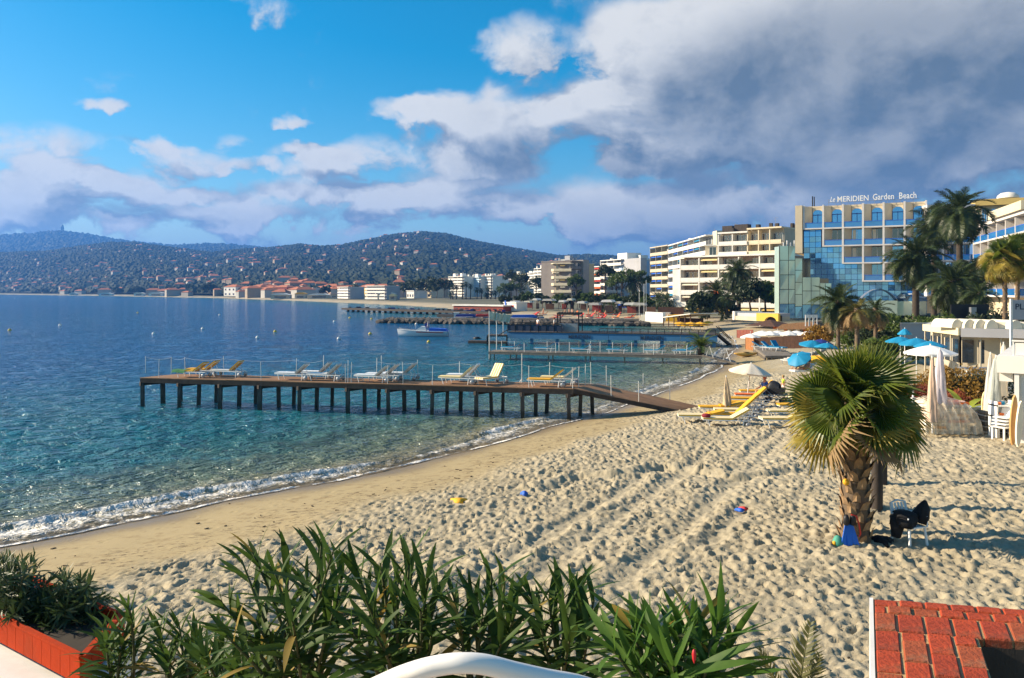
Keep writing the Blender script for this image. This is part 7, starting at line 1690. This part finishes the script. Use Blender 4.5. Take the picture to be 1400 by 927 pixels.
# ---- around the foreground palm
def near_palm_things():
    c = thing('plastic_chair', 'white plastic armchair beside the palm, loaded with black bags', 'chair', gp(1243, 744, -.03), R(-70)); leg = []
    for sx, sy in ((-1, -1), (1, -1), (-1, 1), (1, 1)): MB().beam((sx * .25, sy * .24, 0), (sx * .20, sy * .20, .42), .045, .03).build('leg', WPLAST, c)
    MB().box(0, 0, .43, .46, .46, .03).build('seat', WPLAST, c)
    b = MB()
    for i in range(5): b.beam((-.2 + .02, -.17 + .085 * i, .45), (-.30, -.17 + .085 * i, .84), .045, .018)
    b.tube([(-.22, -.22, .45), (-.31, -.2, .84), (-.33, 0, .88), (-.31, .2, .84), (-.22, .22, .45)], .022, 7); b.build('backrest', WPLAST, c)
    for s in (-.25, .25): MB().tube([(.22, s, .43), (.22, s, .63), (-.24, s, .65)], .022, 7).build('armrest', WPLAST, c)
    def sack(name, label, off, prof, m, cat='bag', wob=.18, rz=0, tilt=(0, 0)):
        o = MB().lathe(prof, 20, wob=lambda a, z: 1 + wob * math.sin(3 * a + z * 9) + .08 * math.sin(7 * a)).build(name, m, loc=tuple(Vector(c.location) + Vector(off))); o.rotation_euler = (tilt[0], tilt[1], rz); tag(o, label, cat); return o
    CL = mat('black_cloth', (.009, .009, .011), .85, .3, 6, .8)
    sack('black_jacket', 'bundled black jacket on the seat of the white chair', (-.13, -.05, .42), [(0, 0), (.24, .02), (.27, .14), (.22, .27), (.1, .33), (0, .34)], CL, 'jacket')
    sack('black_jacket', 'black jacket hanging over the arm of the chair, left side', (-.30, -.08, .18), [(0, 0), (.09, .03), (.13, .25), (.11, .42), (0, .46)], CL, 'jacket')
    sack('black_bag', 'black bag hung upright on the back of the white chair', (.22, .03, .46), [(0, 0), (.15, .02), (.17, .16), (.11, .36), (.03, .50), (0, .51)], CL, 'bag', .12, .4, (.1, .25))
    o = sack('dark_heap', 'dark heap of clothing on the sand between palm and chair', (-.52, .1, .0), [(0, 0), (.24, .01), (.2, .1), (.1, .16), (0, .17)], CL, 'clothing', .3)
    # blue swim fins and bag hanging on the trunk
    B = Vector(BIGPALM.location); BL = mat('bright_blue_rubber', (.01, .16, .72), .4, .12, 4)
    f = thing('swim_fins', 'pair of bright blue swim fins hanging on the palm trunk', 'swim fins', (B.x - .30, B.y - .36, B.z + .10))
    for i, (dx, rz) in enumerate(((-.07, .14), (.09, -.12))):
        vs = []; n = 9
        for j in range(n + 1):
            q = j / n; w = .125 - .07 * q; 
            for k_ in range(7): u = k_ / 6 * 2 - 1; vs.append((u * w, -.05 * (1 - q) + .018 * math.cos(u * 9), .02 + .52 * q))
        MB().add(vs, [(j * 7 + k_, j * 7 + k_ + 1, j * 7 + k_ + 8, j * 7 + k_ + 7) for j in range(n) for k_ in range(6)], True).build('fin_blade', BL, f, loc=(dx, 0, 0), rot=(-.08, rz, 0)).modifiers.new('thick', 'SOLIDIFY').thickness = .015
        MB().lathe([(.04, .5), (.065, .54), (.06, .66), (.03, .72), (0, .72)], 10, c=(dx - rz * .5 * -.2, -.01, 0)).build('foot_pocket', BLACK, f)
    g = thing('beach_bag', 'small green and yellow net bag leaning on the palm foot', 'bag', (B.x - .50, B.y - .30, B.z + .10)); MB().lathe([(0, 0), (.1, .02), (.12, .12), (.07, .24), (.02, .27)], 12).build('net', mat('green_net', (.06, .30, .22), .7, .2, 6), g); MB().lathe([(0, 0), (.05, .03), (.04, .13), (0, .15)], 8, c=(-.09, -.04, .02)).build('toy', YEL, g)
    k_ = thing('red_strap', 'red strap looped round a stub on the palm trunk', 'strap'); MB().tube([(B.x - .26, B.y - .38, B.z + .82), (B.x - .16, B.y - .40, B.z + .80), (B.x - .10, B.y - .39, B.z + .62), (B.x - .06, B.y - .37, B.z + .42), (B.x - .09, B.y - .36, B.z + .36)], .018, 6).build('webbing', REDC, k_)
    o = MB().lathe([(0, -.07), (.06, -.03), (.07, .02), (.04, .07), (0, .08)], 10).build('yellow_ball', YEL, loc=(B.x - .30, B.y - .22, B.z + 1.45)); tag(o, 'small yellow float hanging high on the palm trunk', 'float')
near_palm_things()
# posts added behind the palm, mostly unseen, to cast long shadows on the sand
for px, py, lab in ((1206, 662, 'dark post added behind the big palm to cast a shadow, farther one'), (1199, 697, 'dark post added right behind the big palm to cast a shadow, nearer one')):
    q = G(px, py); o = MB().tube([(0, 0, -.2), (.02, .02, 2.3)], .14, 8).build('shadow_post', DARKW, loc=tuple(q)); tag(o, lab, 'post')
# small litter on the sand
def scrap(name, label, px, py, m, r_, cat, hh=.08):
    o = MB().lathe([(0, 0), (r_, .005), (r_ * .85, hh * .7), (r_ * .3, hh), (0, hh)], 12, wob=lambda a, z: 1 + .3 * math.sin(3 * a) + .2 * math.sin(5 * a + 1)).build(name, m, loc=gp(px, py, .0)); tag(o, label, cat)
scrap('yellow_towel', 'crumpled yellow towel lying on the trodden sand', 628, 687, YEL, .22, 'towel', .12); scrap('blue_bucket', 'small bright blue toy on the sand in mid-beach', 717, 680, BLUEC, .10, 'toy', .18); scrap('blue_sandal', 'blue sandal lying on the sand left of the palm', 1012, 699, BLUEC, .10, 'sandal'); scrap('red_sandal', 'red sandal next to a blue one on the sand', 1017, 697, REDC, .10, 'sandal'); scrap('blue_scrap', 'tiny blue plastic scrap near the foreground leaves', 614, 761, BLUEC, .04, 'scrap', .05)

def debris():
    r = random.Random(6); b = MB()
    for i in range(900):
        x, y = r.uniform(-16, 16), r.uniform(11, 46)
        d = float(coast_d(np.array([x]), np.array([y]))[0])
        if d < .8: continue
        near = math.exp(-((d - 4.2) / 1.4) ** 2)
        if r.random() > .22 + .78 * near: continue
        z = gz(x, y); L = r.uniform(.03, .13); b.box(x, y, z + .012, L, L * r.uniform(.15, .5), .02, r.uniform(0, 3.1), Matrix.Translation((0, 0, 0)))
    b.build('beach_debris', mat('dry_seaweed', (.07, .05, .028), .95, .4, 5), kind='stuff', label='dark twigs and dry seaweed scattered on the smooth sand', cat='debris')
debris()
# ================================================================ FOREGROUND: oleanders, red parapet, planter, white rail
OLEL = leaf_mat('oleander_leaf', (.022, .050, .012), (.070, .125, .022), .28, .5, 9.0, .15)
OLED = leaf_mat('dull_oleander_leaf', (.022, .045, .016), (.062, .100, .032), .22, .5, 6.0)
OSTEM = mat('oleander_stem', (.085, .10, .04), .7, .3, 8)
def oleander_leaf(seed):
    r = random.Random(seed); vs, tips = [], []; n = 7; bend = r.uniform(-.1, .75); sgn = r.uniform(-.16, .16)
    for j in range(n + 1):
        f = j / n; w = .060 * (math.sin(math.pi * min(1, .06 + f * .94)) ** .75) * (1 if f < .98 else .1); z = -bend * f * f * .6; y = sgn * f * f
        for s in (-1, 0, 1): vs.append((f, y + s * w, z + (.022 if s else 0) * (1 - f)))
    b = MB(); b.add(vs, [(3 * j + k_, 3 * j + k_ + 1, 3 * j + k_ + 4, 3 * j + k_ + 3) for j in range(n) for k_ in (0, 1)], True); return b
_ol = {}
def ole_leaves(m):
    if m.name not in _ol: _ol[m.name] = [oleander_leaf(i).mesh('leaf', m) for i in range(7)]
    return _ol[m.name]
def oleander(label, root, shoots, leaf=.14, m=None, seed=1, per=26, cap=300):
    """shoots: list of (tip point, from-fraction) world points; whorls of narrow leaves along the upper part of each"""
    m = m or OLEL; t = thing('oleander', label, 'shrub', tuple(root)); r = random.Random(seed); LM = ole_leaves(m); cnt = 0
    if root[1] < 5: MB().lathe([(.15, 3.5 - root[2]), (.19, -.02), (.205, .0), (.205, .03), (.18, .03), (.17, -.02), (0, -.03)], 16).build('pot', TERRA, t)
    extra = ([], [])
    for tip in shoots:
        d = Vector(tip) - Vector(root); L = d.length; side = V(d.y, -d.x, 0).normalized() * r.uniform(-.06, .06) * L
        pts = [d * f + side * math.sin(math.pi * f) + V(0, 0, .05 * L * math.sin(math.pi * f)) for f in [i / 8 for i in range(9)]]
        MB().tube(pts, [.011 - .0075 * i / 8 for i in range(9)], 5, False).build('stem', OSTEM, t)
        nn = int(per * r.uniform(.85, 1.15))
        for i in range(nn):
            g = (i + .5) / nn; f = .28 + .72 * g ** .8; k_ = min(7, int(f * 8)); p = pts[k_].lerp(pts[k_ + 1], f * 8 - k_); ax = (pts[k_ + 1] - pts[k_]).normalized()
            az = i * 2.2 + r.uniform(-.4, .4); u = ax.orthogonal().normalized(); w = ax.cross(u); out = u * math.cos(az) + w * math.sin(az); op = 1.15 - .75 * g + r.uniform(-.25, .25)
            dv = (ax * math.cos(op) + out * math.sin(op)).normalized(); s = leaf * r.uniform(.75, 1.15) * (.72 + .5 * math.sin(math.pi * min(1, g * .9 + .1)))
            zx = ax.cross(dv).normalized(); yv = zx; zv = dv.cross(yv).normalized()
            if zv.dot(ax) < 0: yv, zv = -yv, -zv
            M = Matrix(((dv.x, yv.x, zv.x, p.x), (dv.y, yv.y, zv.y, p.y), (dv.z, yv.z, zv.z, p.z), (0, 0, 0, 1))) @ Matrix.Scale(s, 4)
            me = LM[r.randrange(7)] if r.random() > .035 else YELLOWED[r.randrange(7)]; cnt += 1
            if cnt <= cap: put(me, 'leaf', t, M=M)
            else:
                o = len(extra[0]); extra[0].extend(tuple(M @ v.co) for v in me.vertices); extra[1].extend(tuple(q + o for q in pl_.vertices) for pl_ in me.polygons)
    if extra[0]: MB().add(extra[0], extra[1], True).build('leaves', m, t, kind='stuff')
    return t
YELLOWED = ole_leaves(leaf_mat('yellowed_leaf', (.20, .15, .03), (.36, .26, .06), .25, .7, 6))
def shoots_px(lst): return [P(px, py + 20, Y) for px, py, Y in lst]
def fill(r_, root_px, n, x0, x1, y0, y1, Ya, Yb): return [P(r_.uniform(x0, x1), r_.uniform(y0, y1), r_.uniform(Ya, Yb)) for _ in range(n)]
ro = random.Random(31)
oleander('tall dark oleander left of centre, a bare-flowered twig on its left', P(420, 1010, 2.9), shoots_px([(330, 745, 2.9), (300, 800, 2.8), (345, 735, 3.0), (375, 760, 2.8), (395, 742, 3.1), (440, 718, 2.9), (455, 735, 2.7), (420, 775, 3.1), (470, 760, 3.0), (350, 830, 2.8), (310, 850, 2.7), (400, 830, 2.6), (455, 820, 2.7)]), .18, None, 3, 17)
oleander('broad dark oleander in the centre foreground, leaves crowding the rail', P(545, 1010, 2.8), shoots_px([(488, 760, 2.9), (520, 750, 2.8), (545, 765, 3.0), (560, 745, 2.8), (585, 770, 2.7), (500, 800, 2.6), (540, 810, 2.7), (575, 815, 2.6), (600, 790, 2.9), (515, 850, 2.5), (480, 840, 2.6), (590, 850, 2.6)]), .18, None, 5, 16)
oleander('upright oleander right of the centre one, two tall shoots', P(665, 1010, 2.7), shoots_px([(620, 795, 2.8), (645, 790, 2.7), (672, 765, 2.7), (690, 775, 2.8), (660, 820, 2.6), (630, 840, 2.6), (700, 830, 2.6), (685, 860, 2.5)]), .175, None, 7, 15)
oleander('oleander with long spear leaves before the middle of the beach', P(775, 1010, 2.6), shoots_px([(725, 790, 2.7), (750, 800, 2.6), (768, 785, 2.6), (790, 780, 2.7), (812, 800, 2.6), (740, 840, 2.5), (780, 850, 2.4), (805, 850, 2.5)]), .175, None, 9, 15)
oleander('bright green broad-leaved oleander right of the white rail, one red bud', P(925, 1030, 2.1), shoots_px([(862, 840, 2.1), (890, 835, 2.2), (905, 850, 2.1), (930, 845, 2.1), (955, 830, 2.2), (985, 825, 2.1), (1005, 850, 2.2), (870, 890, 2.0), (920, 890, 1.9), (970, 885, 2.0), (840, 870, 2.0)]), .18, leaf_mat('lush_oleander_leaf', (.028, .075, .014), (.085, .165, .024), .32, .5, 9, .15), 11, 17)
o = MB().lathe([(0, -.02), (.004, -.010), (.0055, .003), (.0035, .012), (0, .015)], 10).build('oleander_bud', mat('red_petal', (.55, .02, .03), .5, .15, 20), loc=tuple(P(949, 896, 1.85))); tag(o, 'single red oleander bud among the bright green leaves', 'flower')
for px, top, Y, lab, sd in ((172, 830, 3.6, 'separate upright oleander shoot left, over the planter corner', 21), (240, 850, 3.5, 'low oleander tuft between the left shoot and the tall shrub', 22), (300, 870, 3.3, 'low spiky oleander tuft below the tall shrub', 23), (352, 885, 3.0, 'small oleander tuft at the foot of the tall shrub', 24)):
    r2 = random.Random(sd); oleander(lab, P(px, 1010, Y), [P(px + r2.uniform(-32, 30) if i else px + 4, top + (r2.uniform(8, 55) if i else 0), Y + r2.uniform(-.2, .2)) for i in range(6)], .15, None, sd, 22)
def fan_of_fronds():
    t = thing('small_palm', 'tip of a small feathery palm at the bottom right of the beach', 'palm tree', tuple(P(1085, 1010, 2.4)))
    for i, (px, py) in enumerate(((1115, 858), (1050, 892), (1135, 905))):
        d = P(px, py, 2.4) - Vector(t.location); L = d.length; yaw = math.atan2(d.y, d.x); el = math.atan2(d.z, math.hypot(d.x, d.y))
        put(frond_mesh('frond', .35, PALMW, 22, .22, 40 + i), 'frond', t, M=Matrix.Rotation(yaw, 4, 'Z') @ Matrix.Rotation(-el - .12, 4, 'Y') @ Matrix.Rotation((.9, -.8, 1.2)[i], 4, 'X') @ Matrix.Scale(L * 1.02, 4))
fan_of_fronds()
# paved terrace under the pots, below the picture
TERR = MB().span(-3.2, 1.6, -1.5, 3.75, 3.2, 3.5).build('terrace', mat('terrace_paving', (.34, .20, .13), .85, .2, 3), kind='structure')
# ---- left neighbour's planter: red-orange boards on a white wall, dull oleander bush
def left_planter():
    Y = 8.2; t = thing('red_planter', 'orange-red board planter box on a white wall at the left edge', 'planter')
    RB = mat('orange_red_boards', (.40, .034, .002), .85, .16, 3, .3, spec=.15, dirt=(.25, .05, .015), dirt_amt=.5)
    a, b_ = P(-40, 845, 8.6), P(112, 887, 7.3); c = P(168, 893, 8.3); a.z = P(0, 850, 8.2).z + .04; b_.z = a.z; c.z = a.z; hb = .24
    n = 13; d = (b_ - a)
    for i in range(n): u, v = a + d * ((i + .015) / n), a + d * ((i + .985) / n); MB().beam(V(u.x, u.y, a.z - hb / 2), V(v.x, v.y, a.z - hb / 2), .04, hb).build('board', RB, t)
    d2 = c - b_
    for i in range(6): u, v = b_ + d2 * ((i + .03) / 6), b_ + d2 * ((i + .985) / 6); MB().beam(V(u.x, u.y, a.z - hb / 2), V(v.x, v.y, a.z - hb / 2), .04, hb).build('board', RB, t)
    e = a + (c - b_); MB().beam(e + V(0, 0, -hb / 2), c + V(0, 0, -hb / 2), .04, hb).build('rear_board', RB, t)
    MB().slab([(q.x, q.y) for q in (a, b_, c, e)], a.z - hb, a.z - .10).build('soil', mat('dark_soil', (.035, .028, .02), .95, .3, 5), t)
    for u, v in ((a, b_), (b_, c)): MB().beam(u + V(0, 0, .012), v + V(0, 0, .012), .06, .025).build('rim', RB, t)
    w = thing('white_wall', 'white rendered terrace wall with a sloping coping under the red planter', 'wall'); nn = V(d.y, -d.x, 0).normalized(); 
    if nn.y > 0: nn = -nn
    zz = a.z - hb; MB().beam(a + nn * .10 + V(0, 0, -hb - .16), b_ + nn * .10 + d.normalized() * .12 + V(0, 0, -hb - .16), .34, .16).build('coping', WHITE, w)
    MB().beam(a + nn * .06 + V(0, 0, -hb - 1.5), b_ + nn * .06 + V(0, 0, -hb - 1.5), .26, 2.5).build('wall', WREND, w); MB().beam(b_ + V(0, 0, -hb - .5), c + V(0, 0, -hb - .5), .3, .9).build('wall_return', WREND, w)
    base = a.lerp(c, .5); sh = []; r2 = random.Random(8)
    for k_, (x0, x1, yt, lab, sd) in enumerate(((-25, 85, 750, 'dull green oleander bush at the left edge above the red planter', 51), (50, 148, 770, 'rounded dull oleander bush over the right half of the red planter', 52))):
        root = V(PX((x0 + x1) / 2, 8.6), 8.6, a.z - .1); sh = []
        for i in range(80): px = r2.uniform(x0, x1); u = (px - x0) / (x1 - x0) * 2 - 1; py = yt + 8 + 38 * u * u * (1 if k_ else (1 if u > 0 else .2)) + r2.uniform(0, 88) ; sh.append(P(px, min(py, 868), 8.6 + r2.uniform(-.55, .6)))
        oleander(lab, root, sh, .155, OLED, sd, 26)
    z0 = gz(-4, 8)
left_planter()
# ---- bottom right: red brick-topped parapet with a dark well
def red_parapet():
    zt = H - 1.66; BR = [mat('red_brick_%s' % n, c, .75, .22, 7, .8, 40, dirt=dd, dirt_amt=.9) for n, c, dd in (('bright', (.43, .055, .012), (.17, .085, .035)), ('deep', (.36, .045, .011), (.13, .06, .03)), ('worn', (.36, .075, .022), (.20, .15, .085)))]
    t = thing('brick_parapet', 'low wall topped with red-painted bricks around a dark well, bottom right corner', 'wall'); at_p = lambda px, py: at_z(px, py, zt)
    a, b_ = at_p(1194, 818), at_p(1400, 833); ex = (b_ - a).normalized(); ey = (at_p(1197.5, 940) - a).normalized()      # ey comes towards the viewer
    gap = .012; r2 = random.Random(3); MORT = mat('sandy_mortar', (.44, .30, .14), .95, .3, 9, .8, 30); cells = []
    WX, WY = .470, .425
    for r0, r1, off in ((0, .092, 0), (.092, .195, .06), (.195, WY, .02)):            # rows along the back edge
        x = -off
        while x < 1.3:
            x1 = x + (.125 if r0 < .15 else .128)
            if x1 > .02: cells.append((max(0, x), x1, r0, r1))
            x = x1
    for c in range(4):                                                                 # columns towards the viewer, left of the well
        y = WY - (.13 if c % 2 else .0); x0, x1 = c * WX / 4, (c + 1) * WX / 4
        while y < 1.3:
            y1 = y + .235
            cells.append((x0, x1 + (r2.uniform(-.02, .022) if c == 3 else 0), max(WY, y), y1)); y = y1
    for x0, x1, y0, y1 in cells:
        w_, l_ = (x1 - x0 - gap) / 2, (y1 - y0 - gap * .4) / 2; p = a + ex * ((x0 + x1) / 2) + ey * ((y0 + y1) / 2); dz = r2.uniform(-.005, .004); c_ = .006; b = MB()
        if w_ < .008 or l_ < .008: continue
        def q3(u, v, z): d = ex * u + ey * v; return (d.x, d.y, z)
        vs = [q3(sx * w_, sy * l_, z) for z in (-.04, .022) for sx, sy in ((-1, -1), (1, -1), (1, 1), (-1, 1))] + [q3(sx * (w_ - c_) + r2.uniform(-.002, .002), sy * (l_ - c_) + r2.uniform(-.002, .002), .03 + r2.uniform(-.002, .002)) for sx, sy in ((-1, -1), (1, -1), (1, 1), (-1, 1))]
        b.add(vs, [(3, 2, 1, 0), (0, 1, 5, 4), (1, 2, 6, 5), (2, 3, 7, 6), (3, 0, 4, 7), (4, 5, 9, 8), (5, 6, 10, 9), (6, 7, 11, 10), (7, 4, 8, 11), (8, 9, 10, 11)])
        b.build('brick', BR[0 if r2.random() < .55 else 1 if r2.random() < .6 else 2], t, fix=True, loc=(p.x, p.y, zt - .03 + dz))
    def blk(x0, x1, y0, y1, z0, z1, nm, m):
        q = [a + ex * u + ey * v for u, v in ((x0, y0), (x1, y0), (x1, y1), (x0, y1))]; return MB().slab([(p.x, p.y) for p in reversed(q)], z0, z1).build(nm, m, t, fix=True)
    blk(.003, WX - .004, WY - .01, 1.3, zt - 2.2, zt - .009, 'mortar_bed', MORT); blk(.003, 1.4, .003, WY - .012, zt - 2.2, zt - .009, 'mortar_bed', MORT)
    blk(-.020, -.001, -.02, 1.3, zt - 2.2, zt - .004, 'side_render', WHITE); blk(-.02, 1.4, -.024, -.004, zt - 2.2, zt - .014, 'side_render', BR[1])
    blk(WX, 1.4, WY, 1.3, zt - 1.3, zt - 1.2, 'well_floor', mat('dark_well_floor', (.03, .032, .036), .6, .3, 3)); blk(WX - .003, WX + .006, WY, 1.3, zt - 1.2, zt - .045, 'well_lining', DARKW); blk(WX + .007, 1.4, WY - .011, WY - .002, zt - 1.2, zt - .045, 'well_lining', DARKW)  # well floor and linings coloured dark
red_parapet()
# ---- white moulded chair whose top rail rises into the picture
def rail_chair():
    Y = 1.32; t = thing('white_chair', 'white curved chair-back rail rising into the bottom of the view', 'chair'); pts = [P(px, py + 1, Y + dy) for px, py, dy in ((430, 1010, .10), (480, 958, .06), (530, 931, .03), (570, 916, .0), (605, 908, -.01), (635, 905.5, -.015), (665, 908, -.01), (700, 917, .0), (745, 927, .02), (800, 938, .05), (850, 962, .09), (880, 1010, .13))]
    fine = []
    for i in range(len(pts) - 1):
        for j in range(4):
            p0, p1, p2, p3 = pts[max(i - 1, 0)], pts[i], pts[i + 1], pts[min(i + 2, len(pts) - 1)]; u = j / 4
            fine.append(.5 * ((2 * p1) + (p2 - p0) * u + (2 * p0 - 5 * p1 + 4 * p2 - p3) * u * u + (3 * p1 - p0 - 3 * p2 + p3) * u ** 3))
    fine.append(pts[-1]); W = mat('aged_white_plastic', (.80, .77, .72), .35, .06, 5, dirt=(.50, .38, .26), dirt_amt=.55, spec=.5)
    MB().tube(fine, .0165, 14).build('back_rail', W, t); lo = fine[-1].z - .30
    for i in range(6, len(fine) - 6, 6): p = fine[i]; MB().tube([V(p.x, p.y, pts[1].z - .07), V(p.x, p.y - .02, lo)], .008, 7).build('back_slat', W, t)
    MB().tube([V(fine[0].x, fine[0].y, pts[1].z - .06), V(fine[-1].x, fine[-1].y, pts[1].z - .06)], .012, 8).build('lower_rail', W, t)
    for p in (fine[0], fine[-1]): MB().tube([p, V(p.x, p.y, lo - .5)], .0165, 10).build('leg', W, t)
    MB().span(fine[0].x, fine[-1].x, fine[0].y - .42, fine[0].y, lo - .05, lo).build('seat', W, t)
    for p in (fine[0], fine[-1]): MB().tube([(p.x, p.y - .4, lo - .05), (p.x, p.y - .42, lo - .5)], .0165, 10).build('leg', W, t)
rail_chair()
# ---------------------------------------------------------------- air between here and the far hills
def build_haze():
    m = bpy.data.materials.new('haze_air'); m.use_nodes = True; m.node_tree.nodes.clear(); q = NT(m.node_tree)
    o = q.n('ShaderNodeOutputMaterial'); v = q.n('ShaderNodeVolumePrincipled')
    v.inputs['Color'].default_value = (.10, .34, .95, 1); v.inputs['Density'].default_value = 0.00017; v.inputs['Anisotropy'].default_value = .2
    q.put(o.inputs['Volume'], v.outputs[0])
    MB().span(-9900, 9900, -120, 11900, -9, 462).build('haze', m, kind='stuff', label='thin blue sea haze filling the bay', cat='haze')
build_haze()
